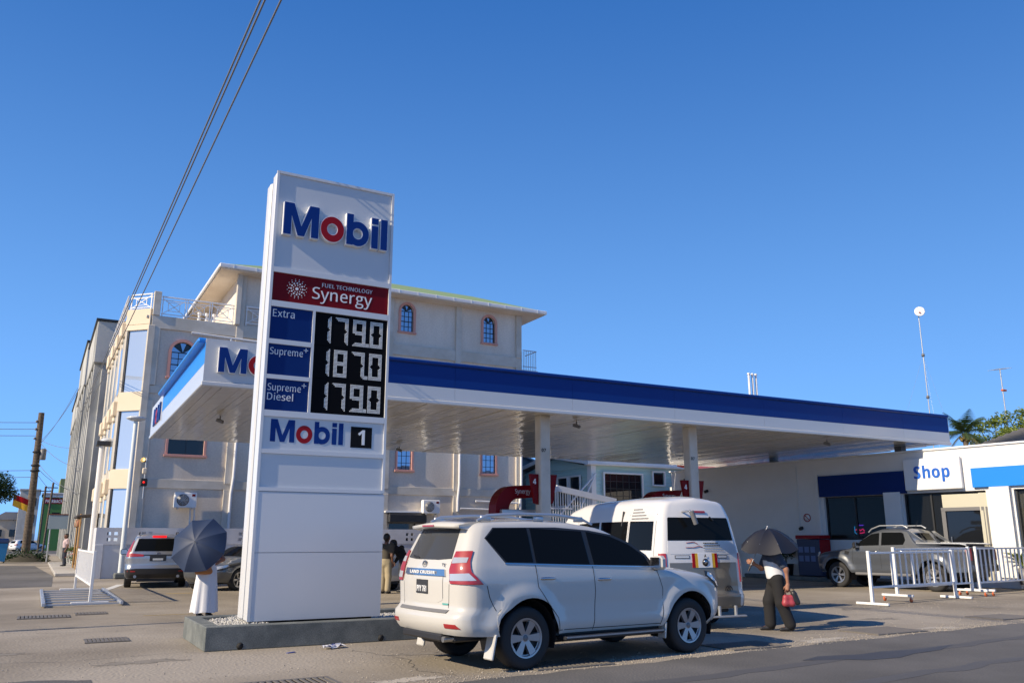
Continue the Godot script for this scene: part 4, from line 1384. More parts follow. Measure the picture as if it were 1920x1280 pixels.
# ---------------------------------------------------------------- buildings down the side street
func build_street_buildings():
	# grey concrete blocks in a row, each stepping back
	var specs := [
		{"d": 56.0, "x": 2.05, "h": 14.6, "len": 9.0, "drop": 2.6, "label": "weathered grey concrete block with overhanging top next to cream building"},
		{"d": 68.0, "x": 2.0, "h": 15.7, "len": 12.0, "drop": 3.2, "label": "grey concrete block with dark roof edge, middle one of the row"},
		{"d": 82.0, "x": 2.1, "h": 14.2, "len": 14.0, "drop": 2.4, "label": "narrow grey concrete block with ribbed piers, farthest of the row"},
	]
	for q in specs:
		var b := thing("concrete_building", q.label, "building", V(q.x, 0, q.d), 0.0, "concrete blocks along the side street")
		var h: float = q.h
		var l: float = q.len
		box(b, "body", M.old_concrete, Vector3(4.6, h / 2 - 0.2, -l / 2), Vector3(8.4, h - 0.4, l), 0.03)
		box(b, "top_storey", M.old_concrete, Vector3(4.2, h - q.drop / 2, -l / 2 + 0.1), Vector3(8.6, q.drop, l + 0.3), 0.04)
		box(b, "roof_edge", M.frame_dark, Vector3(4.2, h + 0.06, -l / 2 + 0.1), Vector3(8.8, 0.14, l + 0.5), 0.01)
		for k in 4:
			box(b, "pier", M.old_concrete, Vector3(0.22, (h - q.drop) / 2, -0.5 - k * (l - 1.0) / 3.0), Vector3(0.5, h - q.drop, 0.5), 0.03)
		for k in 3:
			for j in 3:
				box(b, "window", M.dark_glass, Vector3(0.385, 2.2 + j * 3.6, -2.2 - k * (l - 1.0) / 3.0), Vector3(0.05, 1.8, 1.4), 0.0)
		box(b, "recessed_panel", M.old_concrete, Vector3(1.9, h - q.drop / 2 - 0.1, 0.27), Vector3(1.5, q.drop - 0.8, 0.08), 0.01)
	# far shop fronts with banners
	var s := thing("street_shop", "narrow beige shop building with flat roof beyond the pole", "building", V(-2.43, 0, 140))
	s.scale = Vector3(1.4, 1.3, 1.4)
	box(s, "wall", M.cream_trim, Vector3(0.87, 3.2, -5), Vector3(1.74, 6.4, 10), 0.02)
	box(s, "parapet", M.pavement, Vector3(0.87, 6.5, -5), Vector3(1.9, 0.2, 10.2), 0.02)
	for y in [1.4, 3.4, 5.2]:
		box(s, "window", M.dark_glass, Vector3(1.2, y, 0.02), Vector3(0.6, 0.9, 0.06), 0.0)
	var g := thing("banner_shop", "small shop with green front and stacked colourful sign boards", "building", V(0.42, 0, 140))
	g.scale = Vector3(1.4, 1.3, 1.4)
	box(g, "wall", mk("green_paint", 0.07, 0.20, 0.055, 0.8), Vector3(0.95, 3.0, -3), Vector3(1.9, 6.0, 6), 0.02)
	box(g, "roof", M.roof_grey, Vector3(1.2, 6.1, -3), Vector3(2.6, 0.2, 6.4), 0.02)
	for q in [["red", -0.1, 5.35, 1.9, 1.1, "PHARMACY"], ["wall_white", -0.1, 6.0, 1.9, 0.9, ""], ["sky_blue", 1.72, 5.75, 1.0, 1.6, ""], ["pink_trim", 2.75, 5.75, 0.9, 1.6, ""]]:
		var o := holder(g, "sign_board", Vector3(q[1] + 0.2, q[2], 0.06))
		box(o, "panel", M[q[0]], Vector3(q[3] / 2, 0, 0), Vector3(q[3], q[4] * 0.55, 0.08), 0.01)
		if q[5]:
			lettering(o, "lettering", M.white, q[5], Vector3(0.2, -0.2, 0.045), q[3] - 0.4, 0.35, 0.01, 700)
	box(g, "window", M.dark_glass, Vector3(1.35, 3.6, 0.04), Vector3(0.7, 1.0, 0.06), 0.0)
	box(g, "awning", M.wall_white, Vector3(2.6, 4.5, 0.5), Vector3(0.9, 0.5, 0.9), 0.05, 20)
	box(g, "annex", M.plastic_grey, Vector3(2.7, 2.4, -2.0), Vector3(1.6, 4.8, 4.0), 0.02)
	var g2 := thing("olive_block", "olive topped narrow building behind the sign boards", "building", V(2.66, 0, 149))
	g2.scale = Vector3(1.4, 1.3, 1.4)
	box(g2, "wall", M.plastic_grey, Vector3(0.9, 3.2, -3), Vector3(1.8, 6.4, 6), 0.02)
	box(g2, "top_band", mk("olive", 0.20, 0.24, 0.10, 0.8), Vector3(0.9, 7.3, -3), Vector3(1.9, 1.9, 6.2), 0.02)
	# low roofs and poles closing the end of the street
	for q in [[-16.0, 150.0, 9.0, 3.6, "low white house with grey roof at the far end of the street"], [-6.0, 158.0, 5.5, 4.6, "low beige house with grey roof behind the white hatchback"], [-30.0, 146.0, 11.0, 5.2, "long pale house with grey roof beyond the utility pole"], [5.5, 170.0, 14.0, 6.5, "tall pale block closing the view behind the sign boards"]]:
		var hs := thing("distant_house", q[4], "house", V(q[0], 0, q[1]), 0.0, "houses at the end of the street")
		box(hs, "wall", M.wall_white if q[2] > 7 else M.cream_trim, Vector3(q[2] / 2, q[3] / 2, -3), Vector3(q[2], q[3], 6), 0.02)
		prism(hs, "roof", M.roof_grey, [Vector2(-0.4, q[3]), Vector2(q[2] + 0.4, q[3]), Vector2(q[2] * 0.72, q[3] + 1.2), Vector2(q[2] * 0.28, q[3] + 1.2)], 0.4, -6.4)
		for k in int(q[2] / 1.8):
			box(hs, "window", M.dark_glass, Vector3(1.0 + k * 1.8, q[3] * 0.55, 0.02), Vector3(0.8, 1.1, 0.06), 0.0)
	for q in [[1.05, 118.0, 8.3, "thin leaning pole rising behind the sign boards"], [0.55, 121.0, 8.0, "thin straight pole rising beside the beige shop"]]:
		var tp := thing("thin_pole", q[3], "pole", V(q[0], 0, q[1]))
		tube(tp, "shaft", M.wood_pole, [Vector3(0, 0, 0), Vector3(0.25 if q[1] < 120 else 0.0, q[2], 0)], 0.12, 8)
		box(tp, "cross_arm", M.wood_pole, Vector3(0.1, q[2] - 0.6, 0), Vector3(1.4, 0.12, 0.12), 0.01)
	# grey advert hoarding on posts
	var hb := thing("hoarding", "weathered pale blue hoarding board on posts above the stalls", "hoarding", V(0.78, 0, 70.0))
	box(hb, "board", mk("hoarding_blue", 0.36, 0.44, 0.48, 0.8), Vector3(0.95, 2.78, 0), Vector3(1.95, 0.98, 0.08), 0.01)
	box(hb, "top_rail", mk("rust", 0.16, 0.05, 0.035, 0.85), Vector3(0.95, 3.31, 0), Vector3(2.0, 0.08, 0.12), 0.01)
	for x in [0.15, 1.75]:
		tube(hb, "post", M.galvanised, [Vector3(x, 0, -0.08), Vector3(x, 3.2, -0.08)], 0.05)
	# market stall beside the wall
	var ms := thing("street_stall", "dark fabric stall with timber poles beside grey boundary wall", "stall", V(2.35, 0, 48.0))
	box(ms, "back_cloth", mk("dark_cloth", 0.012, 0.012, 0.016, 0.9), Vector3(0.3, 1.35, -1.0), Vector3(0.08, 2.5, 3.0), 0.02)
	box(ms, "counter", mk("stall_timber", 0.22, 0.13, 0.06, 0.8), Vector3(0.1, 0.5, -0.8), Vector3(0.9, 1.0, 2.6), 0.02)
	box(ms, "canopy", mk("stall_cover", 0.06, 0.05, 0.045, 0.8), Vector3(0.1, 2.75, -0.8), Vector3(1.5, 0.12, 3.2), 0.03, 0, 0, 6)
	for q in [[-0.45, 0.6], [0.7, 0.6], [-0.45, -2.2], [0.7, -2.2]]:
		tube(ms, "pole", mk("bamboo", 0.42, 0.24, 0.09, 0.7), [Vector3(q[0], 0, q[1]), Vector3(q[0], 2.8, q[1])], 0.04)
	for k in 7:
		lathe(ms, "hanging_goods", mk("goods_%d" % (k % 3), [0.3, 0.12, 0.4][k % 3], [0.12, 0.08, 0.32][k % 3], [0.06, 0.05, 0.2][k % 3], 0.7), [[0.0, 0.0], [0.1, 0.05], [0.12, 0.25], [0.05, 0.35], [0.0, 0.36]], 8, at(Vector3(-0.5, 2.15 + 0.1 * (k % 2), 0.4 - k * 0.4)))


# ---------------------------------------------------------------- cars
# A car is a dictionary of profiles; local x runs forward from the rear axle, y up, z to the right.
func tab(a: Array, t: float) -> float:
	if t <= a[0][0]:
		return a[0][1]
	for i in range(1, a.size()):
		if t <= a[i][0]:
			var k: float = (t - a[i - 1][0]) / maxf(a[i][0] - a[i - 1][0], 1e-6)
			return lerpf(a[i - 1][1], a[i][1], k)
	return a[-1][1]


# the same with rounded corners (average over a small window)
func rtab(a: Array, t: float, w: float) -> float:
	var s := 0.0
	for k in [-1.0, -0.5, 0.0, 0.5, 1.0]:
		s += tab(a, t + k * w)
	return s / 5.0


func c_rear(c: Dictionary, y: float) -> float:
	return rtab(c.xr, y, 0.025)


func c_front(c: Dictionary, y: float) -> float:
	return rtab(c.xf, y, 0.03)


func c_x(c: Dictionary, u: float, y: float) -> float:
	var r := c_rear(c, y)
	return r + (c_front(c, y) - r) * u


func c_hw(c: Dictionary, x: float, y: float) -> float:
	var w := rtab(c.hw, y, 0.03) * tab(c.plan, x)
	var s := x - c_rear(c, y)
	var rc: float = c.rc_r
	if s < rc:
		w -= rc - sqrt(maxf(0.0, rc * rc - (rc - maxf(s, 0.0)) * (rc - maxf(s, 0.0))))
	s = c_front(c, y) - x
	rc = c.rc_f
	if s < rc:
		w -= (rc - sqrt(maxf(0.0, rc * rc - (rc - maxf(s, 0.0)) * (rc - maxf(s, 0.0))))) * 0.8
	for a in c.arches:
		var d := Vector2(x - a[0], y - a[2]).length()
		w += c.flare * smoothstep(a[1] + 0.20, a[1] + 0.03, d)
	if c.has("crease"):
		for q in c.crease:
			w += q[1] * maxf(0.0, 1.0 - absf(y - q[0]) / q[2])
	return maxf(w, 0.02)


func c_ring(c: Dictionary, u: float) -> Array:
	var yt := 1.2
	for k in 8:
		yt = lerpf(yt, rtab(c.top, c_x(c, u, yt), 0.06), 0.8)
	var x0 := c_x(c, u, 0.55)
	var yb: float = tab(c.sill, x0)
	for a in c.arches:
		var dx := absf(x0 - a[0])
		if dx < a[1]:
			yb = maxf(yb, a[2] + sqrt(a[1] * a[1] - dx * dx))
	yb = minf(yb, yt - 0.12)
	var xt := c_x(c, u, yt)
	var cr := tab(c.crown, xt)
	var re := minf(tab(c.re, xt), (yt - yb) * 0.45)
	var yo := yt - cr
	var ye := yo - re
	var out: Array = []
	var NV := 34
	for k in NV + 1:
		var y := lerpf(yb, ye, float(k) / NV)
		var x := c_x(c, u, y)
		out.append(Vector3(x, y, c_hw(c, x, y)))
	var p0: Vector3 = out[-1]
	var z1 := c_hw(c, c_x(c, u, yo), yo)
	var zc := lerpf(p0.z, z1, 0.9)
	var z2 := maxf(zc - re * 1.5, 0.03)
	for k in range(1, 6):
		var t := k / 5.0
		var y := lerpf(lerpf(ye, yo, t), lerpf(yo, yo + cr * 0.12, t), t)
		var z := lerpf(lerpf(p0.z, zc, t), lerpf(zc, z2, t), t)
		out.append(Vector3(c_x(c, u, y), y, z))
	var yz: float = out[-1].y
	for k in range(1, 7):
		var f := 1.0 - k / 6.0
		var y := yt - (yt - yz) * f * f
		out.append(Vector3(c_x(c, u, y), y, z2 * f))
	return out


func c_body(c: Dictionary) -> ArrayMesh:
	var xa := c_rear(c, 0.55)
	var xb := c_front(c, 0.55)
	var L := xb - xa
	var us: Array = [0.0, 1.0]
	for k in range(1, 8):
		us.append(c.rc_r * (1.0 - cos(k * PI / 16.0)) / L)
		us.append(1.0 - c.rc_f * (1.0 - cos(k * PI / 16.0)) / L)
	var n := int(L / 0.09)
	for k in range(1, n):
		us.append(float(k) / n)
	for a in c.arches:
		for k in 19:
			us.append((a[0] - a[1] * cos(PI * k / 18.0) * 1.0 - xa) / L)
		us.append((a[0] - a[1] - 0.004 - xa) / L)
		us.append((a[0] + a[1] + 0.004 - xa) / L)
	us.sort()
	var rings: Array = []
	var last := -1.0
	for u in us:
		if u < 0.0 or u > 1.0 or u - last < 0.0006:
			continue
		rings.append(c_ring(c, u))
		last = u
	var st := st_new(true)
	var m: int = rings[0].size()
	for i in rings.size() - 1:
		for j in m - 1:
			var a: Vector3 = rings[i][j]
			var b: Vector3 = rings[i + 1][j]
			var d: Vector3 = rings[i + 1][j + 1]
			var e: Vector3 = rings[i][j + 1]
			quad(st, a, b, d, e)
			quad(st, mz(b), mz(a), mz(e), mz(d))
	# end caps, row by row
	for end in [0, 1]:
		var r: Array = rings[0] if end == 0 else rings[-1]
		var sg := -1.0 if end == 0 else 1.0
		var bulge: float = c.bulge_r if end == 0 else c.bulge_f
		var N := 10
		for j in m - 1:
			for k in range(-N, N):
				var q: Array = []
				for s in [[j, k], [j, k + 1], [j + 1, k + 1], [j + 1, k]]:
					var p: Vector3 = r[s[0]]
					var t := float(s[1]) / N
					q.append(Vector3(p.x + sg * bulge * (1.0 - t * t), p.y, p.z * t))
				if end == 0:
					quad(st, q[0], q[1], q[2], q[3])
				else:
					quad(st, q[1], q[0], q[3], q[2])
	return done(st)


func mz(p: Vector3) -> Vector3:
	return Vector3(p.x, p.y, -p.z)


# maps from a flat drawing to the body
func m_side(c: Dictionary, sg: float, a: float, b: float) -> Vector3:
	return Vector3(a, b, sg * c_hw(c, a, b))


# round the rear: a is the distance from the centre line outwards and then forwards along the side
func m_rear(c: Dictionary, a: float, y: float) -> Vector3:
	var rc: float = c.rc_r
	var xr := c_rear(c, y)
	var full := c_hw(c, xr + rc + 0.02, y)
	var flat := full - rc
	var s := signf(a) if a != 0.0 else 1.0
	var q := absf(a)
	if q < flat:
		var t := q / maxf(flat, 0.01)
		return Vector3(xr - c.bulge_r * (1.0 - t * t), y, a)
	var arc := rc * PI / 2
	if q < flat + arc:
		var th := (q - flat) / rc
		return Vector3(xr + rc * (1.0 - cos(th)), y, s * (flat + rc * sin(th)))
	var x := xr + rc + (q - flat - arc)
	return Vector3(x, y, s * c_hw(c, x, y))


func m_front(c: Dictionary, a: float, y: float) -> Vector3:
	var rc: float = c.rc_f
	var xf := c_front(c, y)
	var full := c_hw(c, xf - rc - 0.02, y)
	var flat := full - rc * 0.8
	var s := signf(a) if a != 0.0 else 1.0
	var q := absf(a)
	if q < flat:
		var t := q / maxf(flat, 0.01)
		return Vector3(xf + c.bulge_f * (1.0 - t * t), y, a)
	var arc := rc * PI / 2
	if q < flat + arc:
		var th := (q - flat) / rc
		return Vector3(xf - rc * (1.0 - cos(th)), y, s * (flat + 0.8 * rc * sin(th)))
	var x := xf - rc - (q - flat - arc)
	return Vector3(x, y, s * c_hw(c, x, y))


# over the top: a is x, b is z
func m_top(c: Dictionary, a: float, b: float) -> Vector3:
	var yt := rtab(c.top, a, 0.06)
	var cr := tab(c.crown, a)
	var w := c_hw(c, a, yt - cr)
	var t := b / maxf(w, 0.05)
	return Vector3(a, yt - cr * 0.9 * t * t, b)


# a piece of trim or glass laid on the body: polygon in drawing coordinates, raised by off with a turned-down edge
func patch(parent: Node3D, called: String, m: Material, c: Dictionary, poly: Array, f: Callable, off := 0.004, sub := 2, edge := 0.008) -> MeshInstance3D:
	var pp := PackedVector2Array(poly)
	var idx := Geometry2D.triangulate_polygon(pp)
	var tris: Array = []
	for k in range(0, idx.size(), 3):
		tris.append([pp[idx[k]], pp[idx[k + 1]], pp[idx[k + 2]]])
	for s in sub:
		var nt: Array = []
		for t in tris:
			var ab: Vector2 = (t[0] + t[1]) / 2
			var bc: Vector2 = (t[1] + t[2]) / 2
			var ca: Vector2 = (t[2] + t[0]) / 2
			nt.append_array([[t[0], ab, ca], [ab, t[1], bc], [ca, bc, t[2]], [ab, bc, ca]])
		tris = nt
	var mid: Vector3 = c.mid
	var memo := {}
	var pt := func(p: Vector2) -> Array:
		if memo.has(p):
			return memo[p]
		var e := 0.004
		var o: Vector3 = f.call(p.x, p.y)
		var dx: Vector3 = f.call(p.x + e, p.y) - f.call(p.x - e, p.y)
		var dy: Vector3 = f.call(p.x, p.y + e) - f.call(p.x, p.y - e)
		var n := dx.cross(dy).normalized()
		if n.dot(o - mid) < 0:
			n = -n
		memo[p] = [o + n * off, n]
		return memo[p]
	var st := st_new(true)
	for t in tris:
		var a: Array = pt.call(t[0])
		var b: Array = pt.call(t[1])
		var d: Array = pt.call(t[2])
		if (b[0] - a[0]).cross(d[0] - a[0]).dot(a[1]) > 0:
			tri(st, a[0], b[0], d[0])
		else:
			tri(st, a[0], d[0], b[0])
	if edge > 0.0:
		st.set_smooth_group(-1)
		var n2 := 1 << sub
		for k in pp.size():
			for s in n2:
				var p := pp[k].lerp(pp[(k + 1) % pp.size()], float(s) / n2)
				var q := pp[k].lerp(pp[(k + 1) % pp.size()], float(s + 1) / n2)
				var a: Array = pt.call(p)
				var b: Array = pt.call(q)
				quad(st, a[0], b[0], b[0] - b[1] * edge, a[0] - a[1] * edge)
	return part(parent, called, done(st), m)


# a narrow gap line drawn along the body
func seam(parent: Node3D, c: Dictionary, pts: Array, f: Callable, w := 0.009):
	var st := st_new(true)
	var line: Array = []
	for k in pts.size() - 1:
		for s in 6:
			line.append((pts[k] as Vector2).lerp(pts[k + 1], s / 6.0))
	line.append(pts[-1])
	var mid: Vector3 = c.mid
	for k in line.size() - 1:
		var a: Vector2 = line[k]
		var b: Vector2 = line[k + 1]
		var d := (b - a).normalized().orthogonal() * w / 2
		var q: Array = []
		for p in [a - d, a + d, b + d, b - d]:
			var o: Vector3 = f.call(p.x, p.y)
			q.append(o + (o - Vector3(o.x, mid.y, 0)).normalized() * 0.0022)
		quad(st, q[0], q[1], q[2], q[3])
	part(parent, "panel_gap", done(st), M.dark_gap)


func wheel(parent: Node3D, p: Vector3, r: float, w: float, rim_r: float, spokes: int, m: Material, twin := false):
	var sg := signf(p.z)
	var n := holder(parent, "wheel", p)
	# turned round z: lathe axis y becomes z, outside at +y
	var xf := at(Vector3.ZERO, 90 if sg > 0 else -90)
	var h := w / 2
	lathe(n, "tyre", M.rubber, [[rim_r * 0.98, -h * 0.9], [r * 0.86, -h], [r * 0.95, -h * 0.92], [r, -h * 0.7], [r * 1.004, -h * 0.3], [r, h * 0.0], [r * 1.004, h * 0.3], [r, h * 0.7], [r * 0.955, h * 0.93], [r * 0.86, h], [rim_r * 1.06, h * 0.96], [rim_r * 0.98, h * 0.85]], 40, xf)
	lathe(n, "dish", M.plastic_black, [[rim_r * 0.97, h * 0.8], [rim_r * 0.93, h * 0.2], [rim_r * 0.5, h * 0.15], [0.0, h * 0.15]], 30, xf, true)
	var st := st_new()
	add_lathe(st, [[rim_r * 0.86, h * 0.75], [rim_r * 1.0, h * 0.80], [rim_r * 1.03, h * 0.98], [rim_r * 0.94, h * 0.96], [rim_r * 0.88, h * 0.72]], 36)
	add_lathe(st, [[rim_r * 0.24, h * 0.3], [rim_r * 0.24, h * 0.74], [rim_r * 0.2, h * 0.8], [0.0, h * 0.8]], 18)
	for k in spokes:
		for t in ([-0.10, 0.10] if twin else [0.0]):
			var a: float = TAU * k / spokes + t
			var d := Vector3(cos(a), 0, sin(a))
			var s := Vector3(-sin(a), 0, cos(a))
			var w0 := rim_r * (0.13 if not twin else 0.06)
			var w1 := rim_r * (0.22 if not twin else 0.07)
			var i0 := d * rim_r * 0.16
			var o0 := d * rim_r * 0.93
			var y0 := Vector3.UP * h * 0.78
			var y1 := Vector3.UP * h * 0.90
			var dn := Vector3.DOWN * h * 0.35
			quad(st, i0 - s * w0 + y0, i0 + s * w0 + y0, o0 + s * w1 + y1, o0 - s * w1 + y1)
			quad(st, i0 + s * w0 + y0, i0 + s * w0 * 1.2 + y0 + dn, o0 + s * w1 * 1.2 + y1 + dn, o0 + s * w1 + y1)
			quad(st, o0 - s * w1 + y1, o0 - s * w1 * 1.2 + y1 + dn, i0 - s * w0 * 1.2 + y0 + dn, i0 - s * w0 + y0)
	part(n, "rim", done(st), m, xf)
	lathe(n, "hub_cap", M.plastic_grey, [[rim_r * 0.17, h * 0.78], [rim_r * 0.15, h * 0.86], [0.0, h * 0.88]], 16, xf)


func car_base(c: Dictionary, called: String, label: String, pos: Vector3, turn: float, paint: Material) -> Node3D:
	var o := thing(called, label, "car" if not c.has("category") else c.category, pos, turn)
	c.mid = Vector3((c.arches[0][0] + c.arches[1][0]) / 2, 0.9, 0)
	part(o, "body", c_body(c), paint)
	var W: float = tab(c.hw, 0.6)
	for a in c.arches:
		for sg in [-1.0, 1.0]:
			# arch liner: half tube
			var st := st_new(true)
			for k in 16:
				var t0 := -0.35 + (PI + 0.7) * k / 16.0
				var t1 := -0.35 + (PI + 0.7) * (k + 1) / 16.0
				var r: float = a[1] - 0.006
				var q0 := Vector3(a[0] + cos(t0) * r, a[2] + sin(t0) * r, sg * (W - 0.03))
				var q1 := Vector3(a[0] + cos(t1) * r, a[2] + sin(t1) * r, sg * (W - 0.03))
				var dz := Vector3(0, 0, -sg * 0.34)
				quad(st, q0, q1, q1 + dz, q0 + dz)
			part(o, "arch_liner", done(st), M.plastic_black)
			wheel(o, Vector3(a[0], c.tyre, sg * (W - c.tw / 2 - 0.015)), c.tyre, c.tw, c.rim, c.spokes, c.rim_m if c.has("rim_m") else M.alloy, c.has("twin"))
	var x0 := c_rear(c, 0.5) + 0.12
	var x1 := c_front(c, 0.5) - 0.15
	var yb: float = tab(c.sill, 1.0)
	box(o, "underbody", M.plastic_black, Vector3((x0 + x1) / 2, yb + 0.14, 0), Vector3(x1 - x0, 0.40, (W - 0.36) * 2), 0.02)
	var xm0: float = c.arches[0][0] + c.arches[0][1]
	var xm1: float = c.arches[1][0] - c.arches[1][1]
	box(o, "floor_pan", M.plastic_black, Vector3((xm0 + xm1) / 2, yb + 0.11, 0), Vector3(xm1 - xm0 - 0.02, 0.16, (W - 0.08) * 2), 0.02)
	return o


func mirror(o: Node3D, p: Vector3, m: Material, w := 0.13):
	var n := holder(o, "wing_mirror", p)
	var s := signf(p.z)
	box(n, "shell", m, Vector3(0.02, 0.05, s * 0.10), Vector3(0.14, 0.19, 0.22), 0.05)
	box(n, "glass", M.chrome, Vector3(-0.053, 0.05, s * 0.10), Vector3(0.01, 0.15, 0.18), 0.0)
	box(n, "arm", M.plastic_black, Vector3(0.03, -0.03, -s * 0.02), Vector3(0.08, 0.05, 0.14), 0.02)


func handle(o: Node3D, c: Dictionary, x: float, y: float, sg: float, m: Material):
	var z := sg * (c_hw(c, x, y) + 0.022)
	tube(o, "door_handle", m, [Vector3(x - 0.12, y, z - sg * 0.03), Vector3(x - 0.09, y + 0.004, z), Vector3(x + 0.07, y + 0.004, z), Vector3(x + 0.12, y, z - sg * 0.035)], [0.014, 0.018, 0.018, 0.014], 8)


func P(a: Array) -> Array:
	var out: Array = []
	for q in a:
		out.append(Vector2(q[0], q[1]))
	return out


func flip(a: Array) -> Array:
	var out: Array = []
	for q in a:
		out.append(Vector2(-q[0], q[1]))
	return out


func paint(key: String, r: float, g: float, b: float, rough := 0.35, metal := 0.0) -> StandardMaterial3D:
	var m := mk(key, r, g, b, rough, metal)
	m.clearcoat_enabled = true
	m.clearcoat = 0.9
	m.clearcoat_roughness = 0.03
	return m


func build_cars():
	paint("pearl", 0.54, 0.525, 0.485, 0.4)
	paint("van_white", 0.66, 0.65, 0.63, 0.4)
	paint("champagne", 0.20, 0.175, 0.135, 0.4, 0.4)
	paint("silver", 0.40, 0.41, 0.43, 0.32, 0.7)
	paint("gunmetal", 0.078, 0.088, 0.105, 0.38, 0.3)
	paint("dark_grey_paint", 0.10, 0.11, 0.12, 0.3, 0.5)
	paint("white_paint", 0.74, 0.74, 0.74, 0.4)
	paint("navy_paint", 0.01, 0.03, 0.12, 0.3, 0.3)
	mk("lamp_red", 0.32, 0.006, 0.010, 0.12)
	mk("lamp_clear", 0.55, 0.56, 0.58, 0.1, 0.4)
	mk("lamp_amber", 0.5, 0.18, 0.02, 0.15)
	var bl := mk("brake_glow", 0.4, 0.01, 0.01, 0.3)
	bl.emission_enabled = true
	bl.emission = Color(1.0, 0.05, 0.05)
	bl.emission_energy_multiplier = 1.4
	M.lamp_red.clearcoat_enabled = true
	mk("tint", 0.006, 0.007, 0.008, 0.03).metallic_specular = 0.22
	mk("rear_tint", 0.05, 0.052, 0.055, 0.05).metallic_specular = 0.3
	mk("privacy_grey", 0.10, 0.105, 0.11, 0.04)
	build_suv()
	build_van()
	build_pickup()
	build_small_cars()


